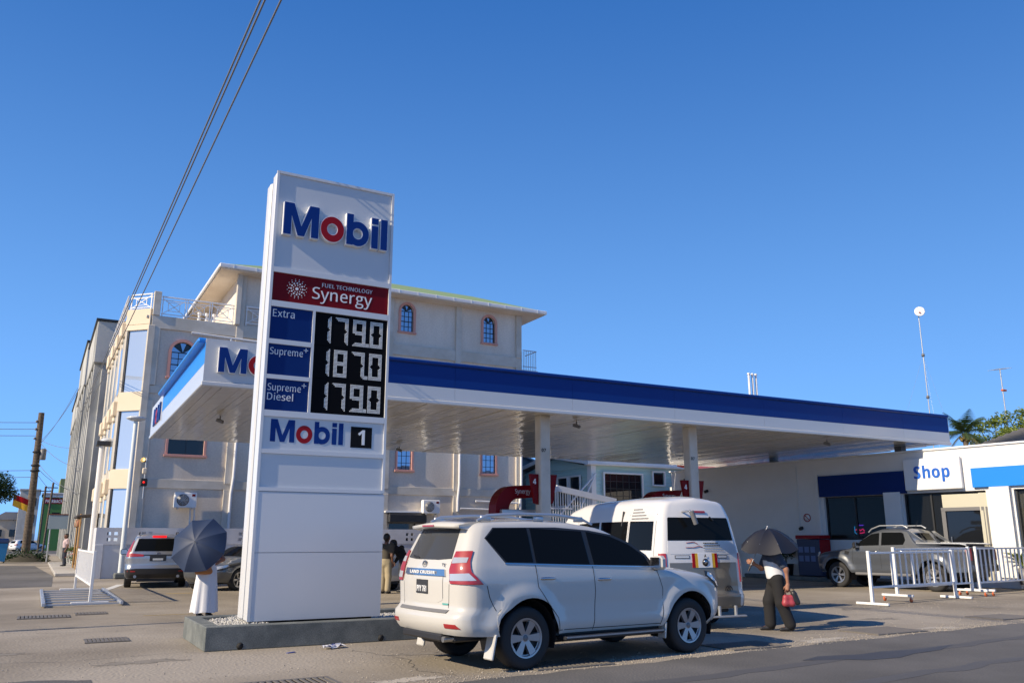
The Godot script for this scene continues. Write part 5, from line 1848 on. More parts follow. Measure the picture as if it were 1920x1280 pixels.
func build_suv():
	var c := {
		"xr": [[0.38, -0.86], [0.46, -0.95], [0.56, -1.0], [0.68, -1.0], [0.715, -0.93], [0.78, -0.92], [1.05, -0.93], [1.22, -0.915], [1.33, -0.88], [1.70, -0.72], [1.80, -0.64], [1.9, -0.58]],
		"xf": [[0.34, 3.46], [0.46, 3.66], [0.62, 3.73], [0.80, 3.73], [0.95, 3.69], [1.06, 3.60], [1.2, 3.5], [1.9, 3.5]],
		"top": [[-1.0, 1.78], [-0.6, 1.815], [0.2, 1.845], [0.9, 1.83], [1.4, 1.765], [1.70, 1.66], [2.36, 1.25], [2.5, 1.225], [3.1, 1.165], [3.45, 1.08], [3.62, 0.99], [3.8, 0.90]],
		"hw": [[0.30, 0.86], [0.44, 0.905], [0.58, 0.93], [0.85, 0.94], [1.08, 0.937], [1.22, 0.915], [1.30, 0.885], [1.68, 0.755], [1.80, 0.69], [1.9, 0.64]],
		"plan": [[-1.0, 0.985], [0.0, 1.0], [2.4, 1.0], [3.1, 0.985], [3.75, 0.95]],
		"sill": [[-1.0, 0.44], [-0.6, 0.42], [0.3, 0.40], [2.5, 0.40], [3.4, 0.36], [3.8, 0.38]],
		"arches": [[0.0, 0.47, 0.385], [2.86, 0.465, 0.385]],
		"re": [[-1.0, 0.05], [1.5, 0.06], [2.2, 0.10], [2.6, 0.13], [3.7, 0.14]],
		"crown": [[-1.0, 0.04], [1.4, 0.05], [1.8, 0.07], [2.4, 0.06], [3.2, 0.07], [3.7, 0.05]],
		"crease": [[0.50, 0.014, 0.10], [0.76, -0.010, 0.22]],
		"rc_r": 0.24, "rc_f": 0.42, "bulge_r": 0.05, "bulge_f": 0.10, "flare": 0.032,
		"tyre": 0.375, "tw": 0.255, "rim": 0.232, "spokes": 6,
	}
	var o := car_base(c, "parked_car", "large white off-road car with roof rails in front of the price sign", V(5.41, 0, 10.45), 5.4, M.pearl)
	for sg in [-1.0, 1.0]:
		var f := func(a, b): return m_side(c, sg, a, b)
		# dark surround joining the side glass, then the panes
		patch(o, "window_surround", M.plastic_black, c, P([[-0.55, 1.585], [-0.40, 1.715], [0.6, 1.725], [1.15, 1.69], [1.55, 1.63], [1.85, 1.52], [2.10, 1.36], [2.22, 1.20], [1.6, 1.21], [0.8, 1.235], [0.1, 1.265], [-0.30, 1.275]]), f, 0.002, 3)
		patch(o, "quarter_window", M.tint, c, P([[-0.53, 1.58], [-0.39, 1.70], [0.12, 1.712], [0.12, 1.285], [-0.28, 1.292]]), f, 0.005)
		patch(o, "rear_door_window", M.tint, c, P([[0.17, 1.71], [1.02, 1.675], [1.04, 1.245], [0.17, 1.275]]), f, 0.005)
		patch(o, "front_door_window", M.tint, c, P([[1.10, 1.67], [1.50, 1.61], [1.82, 1.495], [2.06, 1.34], [2.12, 1.215], [1.12, 1.24]]), f, 0.005, 3)
		patch(o, "window_trim", M.chrome, c, P([[-0.31, 1.283], [-0.31, 1.266], [0.8, 1.227], [2.2, 1.188], [2.2, 1.202], [0.8, 1.243]]), f, 0.007)
		seam(o, c, P([[0.145, 1.25], [0.17, 0.98], [0.30, 0.80], [0.47, 0.60], [0.50, 0.43]]), f)
		seam(o, c, P([[1.085, 1.22], [1.11, 0.90], [1.09, 0.55], [1.07, 0.42]]), f)
		seam(o, c, P([[2.22, 1.20], [2.34, 0.9], [2.33, 0.6], [2.28, 0.42]]), f)
		seam(o, c, P([[-0.60, 1.02], [-0.56, 0.88], [-0.47, 0.72]]), f)
		seam(o, c, P([[0.50, 0.445], [1.3, 0.44], [2.28, 0.435]]), f)
		handle(o, c, 0.33, 1.08, sg, M.chrome)
		handle(o, c, 1.28, 1.05, sg, M.chrome)
		mirror(o, Vector3(2.20, 1.20, sg * 0.90), M.pearl)
		# running board
		var rb := box(o, "running_board", M.plastic_black, Vector3(1.42, 0.34, sg * 0.90), Vector3(1.75, 0.055, 0.2), 0.02)
		box(rb, "trim_strip", M.alloy, Vector3(0, 0.012, sg * 0.098), Vector3(1.7, 0.018, 0.012), 0.0)
		# mudflaps
		box(o, "mudflap", M.pearl, Vector3(-0.50, 0.30, sg * 0.86), Vector3(0.04, 0.30, 0.19), 0.015, 0, 0, -12)
		box(o, "mudflap", M.pearl, Vector3(2.37, 0.34, sg * 0.87), Vector3(0.03, 0.22, 0.15), 0.012, 0, 0, -8)
		# roof rail
		var st := st_new(true)
		add_tube(st, [Vector3(-0.55, 1.80, sg * 0.60), Vector3(-0.40, 1.865, sg * 0.60), Vector3(0.1, 1.895, sg * 0.605), Vector3(0.7, 1.89, sg * 0.605), Vector3(1.15, 1.845, sg * 0.60), Vector3(1.35, 1.77, sg * 0.595)], [0.022, 0.024, 0.022, 0.022, 0.022, 0.014], 8)
		for x in [-0.42, 0.42, 1.1]:
			add_box(st, Vector3(x, 1.835, sg * 0.60), Vector3(0.16, 0.07, 0.035), 0.01)
		part(o, "roof_rail", done(st), M.galvanised)
		# tail lamp: red over clear over red, wrapping the corner
		var g := func(a, b): return m_rear(c, sg * a, b)
		var tl := holder(o, "tail_lamp")
		patch(tl, "red_lens", M.lamp_red, c, P([[0.63, 1.04], [0.59, 1.20], [0.605, 1.42], [0.84, 1.425], [0.87, 1.30], [0.93, 1.18], [1.10, 1.035]]), g, 0.016, 3, 0.03)
		patch(tl, "clear_lens", M.lamp_clear, c, P([[0.63, 1.075], [0.615, 1.155], [0.90, 1.165], [1.0, 1.08]]), g, 0.021, 2)
		patch(tl, "clear_lens", M.lamp_clear, c, P([[0.61, 1.275], [0.612, 1.345], [0.83, 1.345], [0.835, 1.285]]), g, 0.021, 2)
		patch(o, "rear_reflector", M.lamp_red, c, P([[0.60, 0.525], [0.60, 0.575], [0.80, 0.575], [0.86, 0.525]]), g, 0.006)
		var hf := func(a, b): return m_front(c, sg * a, b)
		patch(o, "headlamp", M.lamp_clear, c, P([[0.50, 0.86], [0.50, 1.0], [0.80, 1.04], [1.10, 1.10], [1.16, 1.06], [0.98, 0.90]]), hf, 0.008, 3)
		patch(o, "headlamp_bezel", M.plastic_black, c, P([[0.46, 0.84], [0.46, 1.02], [0.80, 1.06], [1.16, 1.125], [1.2, 1.06], [1.0, 0.88]]), hf, 0.004, 3)
	var r := func(a, b): return m_rear(c, a, b)
	var fr := func(a, b): return m_front(c, a, b)
	var tg := holder(o, "tailgate")
	patch(tg, "rear_window", M.rear_tint, c, P([[-0.565, 1.335], [-0.49, 1.70], [0.49, 1.70], [0.565, 1.335], [0.3, 1.318], [-0.3, 1.318]]), r, 0.005, 3)
	patch(tg, "garnish", M.chrome, c, P([[-0.52, 1.125], [-0.50, 1.205], [0.50, 1.205], [0.52, 1.125]]), r, 0.022, 3, 0.03)
	patch(tg, "plate_recess", M.pearl, c, P([[-0.46, 0.84], [-0.46, 1.12], [0.46, 1.12], [0.46, 0.84], [0.34, 0.80], [-0.34, 0.80]]), r, 0.003, 2)
	seam(tg, c, P([[-0.46, 1.12], [-0.46, 0.86], [-0.34, 0.80], [0.34, 0.80], [0.46, 0.86], [0.46, 1.12]]), r)
	seam(tg, c, P([[0.575, 1.30], [0.60, 1.15], [0.58, 0.75]]), r)
	seam(tg, c, P([[-0.575, 1.30], [-0.60, 1.15], [-0.58, 0.75]]), r)
	var xp := c_rear(c, 0.98) - 0.055
	var pl := box(tg, "number_plate", mk("plate_black", 0.03, 0.03, 0.032, 0.5), Vector3(xp, 0.985, -0.02), Vector3(0.012, 0.17, 0.30), 0.004)
	lettering(pl, "lettering", M.white, "PYY 761", Vector3(-0.007, -0.06, -0.125), 0.25, 0.075, 0.003, 700, "Droid Sans", -90)
	lettering(tg, "lettering", M.white, "LAND CRUISER", Vector3(c_rear(c, 1.165) - 0.075, 1.145, -0.33), 0.66, 0.04, 0.004, 700, "Droid Sans", -90)
	lettering(tg, "lettering", M.chrome, "TX", Vector3(c_rear(c, 1.26) - 0.03, 1.23, 0.40), 0.09, 0.05, 0.004, 700, "Droid Sans", -90)
	# oval badge of crossed rings
	var bd := holder(tg, "badge", Vector3(c_rear(c, 1.26) - 0.052, 1.262, 0), -90)
	for q in [[0.062, 0.045], [0.022, 0.042], [0.042, 0.018]]:
		var st := st_new()
		add_ring(st, Vector2.ZERO, 0.80, 1.0, 0.008, 0.0, 0, TAU, 24)
		part(bd, "ring", done(st), M.chrome, Transform3D(Basis.from_scale(Vector3(q[0], q[1], 1)), Vector3(0, 0.012 if q[0] < 0.05 and q[1] < 0.03 else 0.0, 0)))
	tube(tg, "wiper", M.plastic_black, [Vector3(c_rear(c, 1.34) - 0.05, 1.335, -0.2), Vector3(c_rear(c, 1.36) - 0.06, 1.36, -0.36)], 0.012, 6)
	# bumper step pad and spoiler
	patch(o, "bumper_pad", M.plastic_grey, c, P([[-0.60, 0.69], [-0.62, 0.725], [0.62, 0.725], [0.60, 0.69]]), r, 0.012, 3)
	patch(o, "rear_badge", mk("teal_badge", 0.10, 0.35, 0.32, 0.4), c, P([[0.46, 0.785], [0.46, 0.805], [0.58, 0.805], [0.58, 0.785]]), r, 0.008, 1)
	var sp := st_new(true)
	var edge_pts: Array = []
	for k in 13:
		var z := -0.62 + 1.24 * k / 12.0
		var t := absf(z) / 0.62
		edge_pts.append([Vector3(-0.93 + 0.10 * t * t, 1.765 - 0.02 * t, z), Vector3(-0.50, 1.845 - 0.05 * t * t, z), Vector3(-0.62, 1.70 - 0.02 * t, z), Vector3(-0.92 + 0.10 * t * t, 1.725 - 0.02 * t, z)])
	for k in 12:
		var a: Array = edge_pts[k]
		var b: Array = edge_pts[k + 1]
		for j in 4:
			quad(sp, a[j], b[j], b[(j + 1) % 4], a[(j + 1) % 4])
	for j in [0, 12]:
		quad(sp, edge_pts[j][0], edge_pts[j][1], edge_pts[j][2], edge_pts[j][3])
	var spo := part(o, "roof_spoiler", done(sp), M.pearl)
	box(spo, "brake_lamp", M.lamp_red, Vector3(-0.92, 1.742, 0), Vector3(0.02, 0.02, 0.3), 0.0)
	# ladder frame and axles low under the floor
	box(o, "chassis", M.plastic_black, Vector3(1.45, 0.33, 0), Vector3(2.0, 0.16, 1.2), 0.03)
	box(o, "side_skirt", M.plastic_black, Vector3(1.42, 0.40, 0), Vector3(1.86, 0.12, 1.66), 0.03)
	for x in [0.0, 2.86]:
		tube(o, "axle", M.plastic_black, [Vector3(x, 0.36, -0.6), Vector3(x, 0.36, 0.6)], 0.06, 8)
	tube(o, "fuel_tank", M.plastic_black, [Vector3(0.35, 0.36, -0.1), Vector3(0.35, 0.36, 0.5)], 0.16, 10)
	# exhaust, tow bar, spare under the tail
	tube(o, "exhaust", M.steel, [Vector3(-0.55, 0.40, 0.52), Vector3(-0.98, 0.385, 0.53)], 0.035, 12)
	box(o, "tow_bar", M.plastic_black, Vector3(-0.90, 0.40, 0.0), Vector3(0.2, 0.09, 1.0), 0.02)
	lathe(o, "spare_wheel", M.rubber, [[0.0, -0.09], [0.3, -0.1], [0.36, -0.06], [0.36, 0.06], [0.3, 0.1], [0.0, 0.1]], 28, at(Vector3(-0.55, 0.40, -0.1)))
	# front: grille, screen
	patch(o, "grille", M.chrome, c, P([[-0.45, 0.80], [-0.42, 1.02], [0.42, 1.02], [0.45, 0.80]]), fr, 0.008, 3)
	patch(o, "windscreen", M.tint, c, P([[1.74, -0.60], [2.30, -0.70], [2.34, 0.0], [2.30, 0.70], [1.74, 0.60], [1.71, 0.0]]), func(a, b): return m_top(c, a, b), 0.006, 4)


func build_van():
	var c := {
		"category": "van",
		"xr": [[0.30, -0.98], [0.36, -1.08], [0.56, -1.09], [0.60, -1.04], [0.9, -1.03], [1.25, -1.01], [1.8, -0.92], [2.15, -0.84], [2.3, -0.74]],
		"xf": [[0.3, 3.55], [0.5, 3.68], [0.8, 3.68], [1.0, 3.60], [1.1, 3.5], [2.4, 3.5]],
		"top": [[-1.1, 2.10], [-0.86, 2.22], [-0.5, 2.275], [0.3, 2.30], [2.2, 2.27], [2.7, 2.15], [3.05, 1.75], [3.42, 1.15], [3.6, 1.02], [3.75, 0.95]],
		"hw": [[0.28, 0.84], [0.4, 0.90], [0.6, 0.925], [1.1, 0.925], [1.3, 0.905], [1.9, 0.80], [2.15, 0.70], [2.3, 0.58]],
		"plan": [[-1.1, 0.99], [0.0, 1.0], [2.8, 1.0], [3.7, 0.94]],
		"sill": [[-1.1, 0.34], [3.7, 0.32]],
		"arches": [[0.0, 0.36, 0.33], [2.57, 0.36, 0.33]],
		"re": [[-1.1, 0.12], [2.6, 0.13], [3.6, 0.15]],
		"crown": [[-1.1, 0.06], [2.6, 0.06], [3.6, 0.06]],
		"rc_r": 0.16, "rc_f": 0.35, "bulge_r": 0.05, "bulge_f": 0.10, "flare": 0.0,
		"tyre": 0.33, "tw": 0.20, "rim": 0.19, "spokes": 8,
	}
	var o := car_base(c, "parked_van", "white high roof minibus with tan lower body parked behind the off-road car", V(10.80, 0, 13.15), 85.0, M.van_white)
	o.scale = Vector3(1, 1.04, 1)
	for sg in [-1.0, 1.0]:
		var f := func(a, b): return m_side(c, sg, a, b)
		patch(o, "lower_band", M.champagne, c, P([[-0.86, 0.36], [-0.86, 0.98], [3.2, 0.92], [3.2, 0.80], [2.98, 0.80], [2.94, 0.36], [2.95, 0.36], [2.93, 0.75], [2.2, 0.75], [2.19, 0.36], [0.38, 0.36], [0.36, 0.74], [-0.36, 0.74], [-0.38, 0.36]]), f, 0.003, 2)
		patch(o, "side_window", M.tint, c, P([[-0.70, 1.32], [-0.68, 1.82], [0.12, 1.83], [0.12, 1.32]]), f, 0.005)
		patch(o, "side_window", M.tint, c, P([[0.20, 1.32], [0.20, 1.83], [1.22, 1.83], [1.22, 1.32]]), f, 0.005)
		patch(o, "side_window", M.tint, c, P([[1.30, 1.32], [1.30, 1.83], [2.15, 1.81], [2.15, 1.30]]), f, 0.005)
		patch(o, "front_door_window", M.tint, c, P([[2.24, 1.22], [2.24, 1.70], [2.66, 1.66], [2.98, 1.40], [3.12, 1.18]]), f, 0.005)
		# pale film over the lower half of the roof side
		seam(o, c, P([[-0.78, 0.95], [-0.76, 1.95]]), f)
		seam(o, c, P([[0.16, 0.95], [0.16, 1.95]]), f)
		seam(o, c, P([[2.20, 0.42], [2.20, 1.85]]), f)
		var g := func(a, b): return m_rear(c, sg * a, b)
		var tl := holder(o, "tail_lamp")
		patch(tl, "red_lens", M.lamp_red, c, P([[0.80, 0.78], [0.79, 1.27], [0.93, 1.27], [0.95, 0.78]]), g, 0.012, 3, 0.02)
		patch(tl, "clear_lens", M.lamp_clear, c, P([[0.83, 0.90], [0.825, 1.04], [0.92, 1.04], [0.93, 0.90]]), g, 0.016, 2)
		mirror(o, Vector3(3.05, 1.25, sg * 0.92), M.plastic_black)
		var hf := func(a, b): return m_front(c, sg * a, b)
		patch(o, "headlamp", M.lamp_clear, c, P([[0.5, 0.72], [0.5, 0.92], [1.1, 1.0], [1.05, 0.75]]), hf, 0.008, 3)
	var r := func(a, b): return m_rear(c, a, b)
	var tg := holder(o, "tailgate")
	patch(tg, "rear_window", M.tint, c, P([[-0.72, 1.49], [-0.665, 1.87], [-0.645, 1.885], [0.645, 1.885], [0.665, 1.87], [0.72, 1.49]]), r, 0.006, 3)
	patch(tg, "lower_band", M.champagne, c, P([[-0.74, 0.58], [-0.73, 1.115], [0.73, 1.115], [0.74, 0.58]]), r, 0.003, 3)
	patch(tg, "inset_panel", M.van_white, c, P([[-0.75, 1.29], [-0.725, 1.478], [0.725, 1.478], [0.75, 1.29], [0.70, 1.26], [-0.70, 1.26]]), r, 0.004, 3)
	patch(tg, "brake_lamp", M.lamp_red, c, P([[-0.15, 1.965], [-0.14, 2.0], [0.14, 2.0], [0.15, 1.965]]), r, 0.02, 1, 0.02)
	# striped shield plate and small plates
	var sh := holder(tg, "banner_plate")
	patch(sh, "white_field", M.white, c, P([[-0.15, 1.03], [-0.15, 1.27], [0.16, 1.27], [0.16, 1.03]]), r, 0.012, 1)
	for q in [["red", -0.27, -0.21], ["lamp_amber", -0.21, -0.15], ["lamp_amber", 0.16, 0.22], ["red", 0.22, 0.28]]:
		patch(sh, "stripe", M[q[0]] if q[0] != "lamp_amber" else M.yellow, c, P([[q[1], 1.03], [q[1], 1.27], [q[2], 1.27], [q[2], 1.03]]), r, 0.011, 1)
	var xs := c_rear(c, 1.15) - 0.07
	lettering(sh, "lettering", M.black, "A", Vector3(xs, 1.205, -0.02), 0.045, 0.05, 0.003, 700, "Droid Sans", -90)
	lathe(sh, "emblem", M.plastic_black, [[0.0, 0.0], [0.065, 0.0], [0.065, 0.006], [0.0, 0.006]], 18, at(Vector3(xs + 0.004, 1.12, 0), 0, 0, 90))
	lathe(sh, "emblem_ring", M.chrome, [[0.0, 0.0], [0.04, 0.0], [0.04, 0.012], [0.0, 0.012]], 18, at(Vector3(xs + 0.004, 1.125, 0), 0, 0, 90))
	for q in [[-0.62, -0.32], [0.30, 0.52]]:
		patch(tg, "small_plate", M.plastic_black, c, P([[q[0], 1.185], [q[0], 1.24], [q[1], 1.24], [q[1], 1.185]]), r, 0.006, 1)
		patch(tg, "small_plate_face", M.panel_white, c, P([[q[0] + 0.012, 1.195], [q[0] + 0.012, 1.23], [q[1] - 0.012, 1.23], [q[1] - 0.012, 1.195]]), r, 0.009, 1)
	# printed lines under the window: rows of small dark marks
	for row in 4:
		var st := st_new()
		var n := 9 + row
		for k in n:
			var a0 := 0.02 + k * 0.038
			var y := 1.445 - row * 0.042
			var p := m_rear(c, a0, y)
			add_box(st, p + Vector3(-0.012, 0, 0), Vector3(0.004, 0.016 if row < 2 else 0.009, 0.026), 0.0)
		part(tg, "printed_line", done(st), M.plastic_grey if row > 1 else M.black)
	tube(tg, "printed_swoosh", M.red, [m_rear(c, -0.36, 1.45) - Vector3(0.012, 0, 0), m_rear(c, -0.2, 1.465) - Vector3(0.012, 0, 0), m_rear(c, -0.12, 1.43) - Vector3(0.012, 0, 0)], 0.005, 5)
	tube(tg, "printed_swoosh", M.red, [m_rear(c, -0.38, 1.37) - Vector3(0.012, 0, 0), m_rear(c, -0.22, 1.37) - Vector3(0.012, 0, 0), m_rear(c, -0.1, 1.395) - Vector3(0.012, 0, 0), m_rear(c, -0.02, 1.375) - Vector3(0.012, 0, 0)], 0.005, 5)
	# fog mirror at the top of the tailgate
	var mr := holder(tg, "tail_mirror", Vector3(-0.96, 1.95, -0.34))
	tube(mr, "arm", M.steel, [Vector3(0.05, 0.03, 0.0), Vector3(-0.16, 0.05, 0.02), Vector3(-0.20, -0.02, 0.04)], 0.018, 8)
	tube(mr, "head", M.plastic_grey, [Vector3(-0.2, 0.04, 0.03), Vector3(-0.2, -0.18, 0.12)], 0.045, 10)
	tube(tg, "wiper", M.plastic_black, [m_rear(c, 0.22, 1.90) - Vector3(0.03, 0, 0), m_rear(c, 0.30, 1.84) - Vector3(0.03, 0, 0)], 0.012, 6)
	# bumper, step, badge
	patch(o, "rear_bumper", M.champagne, c, P([[-1.15, 0.35], [-1.15, 0.575], [1.15, 0.575], [1.15, 0.35]]), r, 0.006, 4)
	lettering(tg, "lettering", M.plastic_black, "20", Vector3(c_rear(c, 0.68) - 0.05, 0.64, 0.44), 0.1, 0.07, 0.004, 700, "Droid Sans", -90)
	var st2 := st_new()
	add_ring(st2, Vector2.ZERO, 0.07, 0.085, 0.006, 0.0, 0, PI, 12)
	part(tg, "badge_arc", done(st2), M.plastic_black, at(Vector3(c_rear(c, 0.68) - 0.05, 0.64, 0.49), 0, -90, 0))
	box(o, "tow_step", M.galvanised, Vector3(-1.22, 0.22, 0.36), Vector3(0.08, 0.03, 0.75), 0.01)
	for z in [0.2, 0.56]:
		box(o, "step_stay", M.galvanised, Vector3(-1.16, 0.30, z), Vector3(0.05, 0.18, 0.05), 0.01)
	patch(o, "windscreen", M.tint, c, P([[2.85, -0.62], [3.36, -0.70], [3.36, 0.70], [2.85, 0.62]]), func(a, b): return m_top(c, a, b), 0.006, 3)
	# snorkel pipe and roof shade strip on the side towards the pumps
	tube(o, "aerial", M.plastic_black, [m_side(c, -1, 0.42, 1.75), m_side(c, -1, 0.40, 2.02) + Vector3(0, 0, -0.03)], 0.02, 6)
	for row in 4:
		var st3 := st_new()
		for k in 7 + row * 2:
			var p := m_side(c, -1, 0.06 - k * 0.045 + 0.0, 2.04 - row * 0.055)
			add_box(st3, p + Vector3(0, 0, -0.006), Vector3(0.028, 0.022, 0.004), 0.0)
		part(o, "printed_line", done(st3), M.plastic_grey)


func build_pickup():
	var c := {
		"category": "pickup",
		"xr": [[0.45, -1.10], [0.6, -1.22], [0.72, -1.22], [0.76, -1.14], [1.1, -1.14], [1.25, -1.12], [1.9, -1.12]],
		"xf": [[0.4, 3.95], [0.6, 4.12], [0.9, 4.14], [1.05, 4.08], [1.15, 3.98], [2.0, 3.98]],
		"top": [[-1.2, 1.28], [-0.3, 1.30], [0.42, 1.33], [0.62, 1.50], [0.80, 1.78], [1.2, 1.83], [1.7, 1.82], [2.05, 1.72], [2.75, 1.26], [3.0, 1.20], [3.7, 1.13], [4.0, 1.05], [4.2, 0.95]],
		"hw": [[0.40, 0.86], [0.52, 0.92], [0.75, 0.935], [1.10, 0.935], [1.24, 0.92], [1.30, 0.89], [1.72, 0.73], [1.9, 0.65]],
		"plan": [[-1.2, 0.98], [0, 1.0], [3.0, 1.0], [4.1, 0.95]],
		"sill": [[-1.2, 0.58], [-0.5, 0.54], [0.5, 0.47], [2.8, 0.46], [4.1, 0.45]],
		"arches": [[0.0, 0.48, 0.40], [3.27, 0.48, 0.40]],
		"re": [[-1.2, 0.05], [0.5, 0.05], [1.0, 0.06], [2.4, 0.10], [4.1, 0.12]],
		"crown": [[-1.2, 0.03], [0.5, 0.03], [1.0, 0.05], [3.0, 0.06], [4.1, 0.05]],
		"crease": [[1.12, 0.010, 0.06], [0.72, -0.015, 0.18]],
		"rc_r": 0.10, "rc_f": 0.30, "bulge_r": 0.03, "bulge_f": 0.08, "flare": 0.05,
		"tyre": 0.39, "tw": 0.26, "rim": 0.245, "spokes": 6, "twin": true,
	}
	var o := car_base(c, "parked_pickup", "grey double cab pickup truck with roof rails in front of the shop", V(25.3, 0, 17.3), 98.0, M.gunmetal)
	o.scale = Vector3(1, 1.07, 1)
	for sg in [-1.0, 1.0]:
		var f := func(a, b): return m_side(c, sg, a, b)
		patch(o, "front_door_window", M.tint, c, P([[1.72, 1.29], [1.74, 1.66], [2.02, 1.62], [2.36, 1.42], [2.52, 1.27]]), f, 0.005, 3)
		patch(o, "rear_door_window", M.tint, c, P([[0.90, 1.31], [0.84, 1.44], [0.92, 1.64], [1.0, 1.67], [1.66, 1.67], [1.64, 1.29]]), f, 0.005, 3)
		seam(o, c, P([[1.68, 1.28], [1.68, 0.52]]), f)
		seam(o, c, P([[0.86, 1.30], [0.84, 0.95], [0.60, 0.66], [0.54, 0.55]]), f)
		seam(o, c, P([[2.62, 1.22], [2.68, 0.9], [2.66, 0.5]]), f)
		seam(o, c, P([[0.70, 1.30], [0.68, 0.62]]), f)
		handle(o, c, 0.98, 1.12, sg, M.chrome)
		handle(o, c, 1.84, 1.10, sg, M.chrome)
		mirror(o, Vector3(2.46, 1.24, sg * 0.92), M.plastic_black)
		patch(o, "wing_badge", M.plastic_black, c, P([[2.82, 1.0], [2.78, 1.10], [2.92, 1.12], [2.96, 1.02]]), f, 0.008, 1)
		box(o, "side_step", M.plastic_grey, Vector3(1.64, 0.44, sg * 0.93), Vector3(1.9, 0.08, 0.16), 0.03)
		var st := st_new(true)
		add_tube(st, [Vector3(0.86, 1.80, sg * 0.58), Vector3(1.0, 1.875, sg * 0.585), Vector3(1.8, 1.875, sg * 0.585), Vector3(2.1, 1.78, sg * 0.575), Vector3(2.22, 1.68, sg * 0.57)], 0.022, 8)
		part(o, "roof_rail", done(st), M.galvanised)
		# sail behind the cab
		var sl := prism(o, "sport_bar", M.gunmetal, P([[0.78, 1.72], [0.70, 1.72], [0.16, 1.36], [-0.30, 1.30], [0.78, 1.30], [0.72, 1.38], [0.34, 1.40], [0.72, 1.62]]), sg * 0.80 + 0.03, sg * 0.80 - 0.03)
		tube(o, "bed_rail", M.galvanised, [Vector3(0.5, 1.36, sg * 0.82), Vector3(-0.85, 1.345, sg * 0.82), Vector3(-1.05, 1.31, sg * 0.82)], 0.022, 8)
		var g := func(a, b): return m_rear(c, sg * a, b)
		patch(o, "tail_lamp", M.lamp_red, c, P([[0.74, 0.88], [0.74, 1.22], [0.97, 1.23], [0.95, 0.90]]), g, 0.008, 2)
		var hf := func(a, b): return m_front(c, sg * a, b)
		patch(o, "headlamp", M.lamp_clear, c, P([[0.55, 0.90], [0.55, 1.06], [1.0, 1.08], [0.98, 0.94]]), hf, 0.008, 2)
	var r := func(a, b): return m_rear(c, a, b)
	patch(o, "tailgate", M.plastic_black, c, P([[-0.70, 0.78], [-0.70, 1.22], [0.70, 1.22], [0.70, 0.78]]), r, 0.006, 2)
	patch(o, "rear_bumper", M.plastic_black, c, P([[-0.9, 0.60], [-0.9, 0.74], [0.9, 0.74], [0.9, 0.60]]), r, 0.010, 3)
	box(o, "bed_cover", M.plastic_black, Vector3(-0.36, 1.315, 0), Vector3(1.5, 0.03, 1.52), 0.012)
	patch(o, "cab_rear_window", M.tint, c, P([[0.56, -0.5], [0.72, -0.45], [0.72, 0.45], [0.56, 0.5]]), func(a, b): return m_top(c, a, b), 0.01, 2)
	patch(o, "windscreen", M.tint, c, P([[2.08, -0.58], [2.68, -0.66], [2.68, 0.66], [2.08, 0.58]]), func(a, b): return m_top(c, a, b), 0.006, 3)
	tube(o, "roof_aerial", M.plastic_black, [Vector3(0.95, 1.82, 0.1), Vector3(0.86, 2.02, 0.1)], [0.014, 0.004], 6)


func hatch_spec(h: float, top: Array, xr: Array) -> Dictionary:
	return {
		"xr": xr,
		"xf": [[0.25, 3.30], [0.4, 3.45], [0.6, 3.48], [0.8, 3.42], [0.95, 3.3], [2.0, 3.3]],
		"top": top,
		"hw": [[0.22, 0.80], [0.36, 0.87], [0.55, 0.90], [0.85, 0.905], [1.0, 0.89], [1.08, 0.86], [h - 0.16, 0.66], [h, 0.58]],
		"plan": [[-1.0, 0.98], [0, 1.0], [2.5, 1.0], [3.5, 0.93]],
		"sill": [[-1.0, 0.30], [0.0, 0.26], [3.5, 0.26]],
		"arches": [[0.0, 0.37, 0.33], [2.66, 0.37, 0.33]],
		"re": [[-1.0, 0.06], [1.5, 0.07], [2.4, 0.12], [3.5, 0.12]],
		"crown": [[-1.0, 0.05], [3.5, 0.05]],
		"crease": [[0.72, -0.012, 0.18], [0.90, 0.008, 0.06]],
		"rc_r": 0.26, "rc_f": 0.40, "bulge_r": 0.07, "bulge_f": 0.10, "flare": 0.02,
		"tyre": 0.33, "tw": 0.21, "rim": 0.225, "spokes": 5, "twin": true,
	}


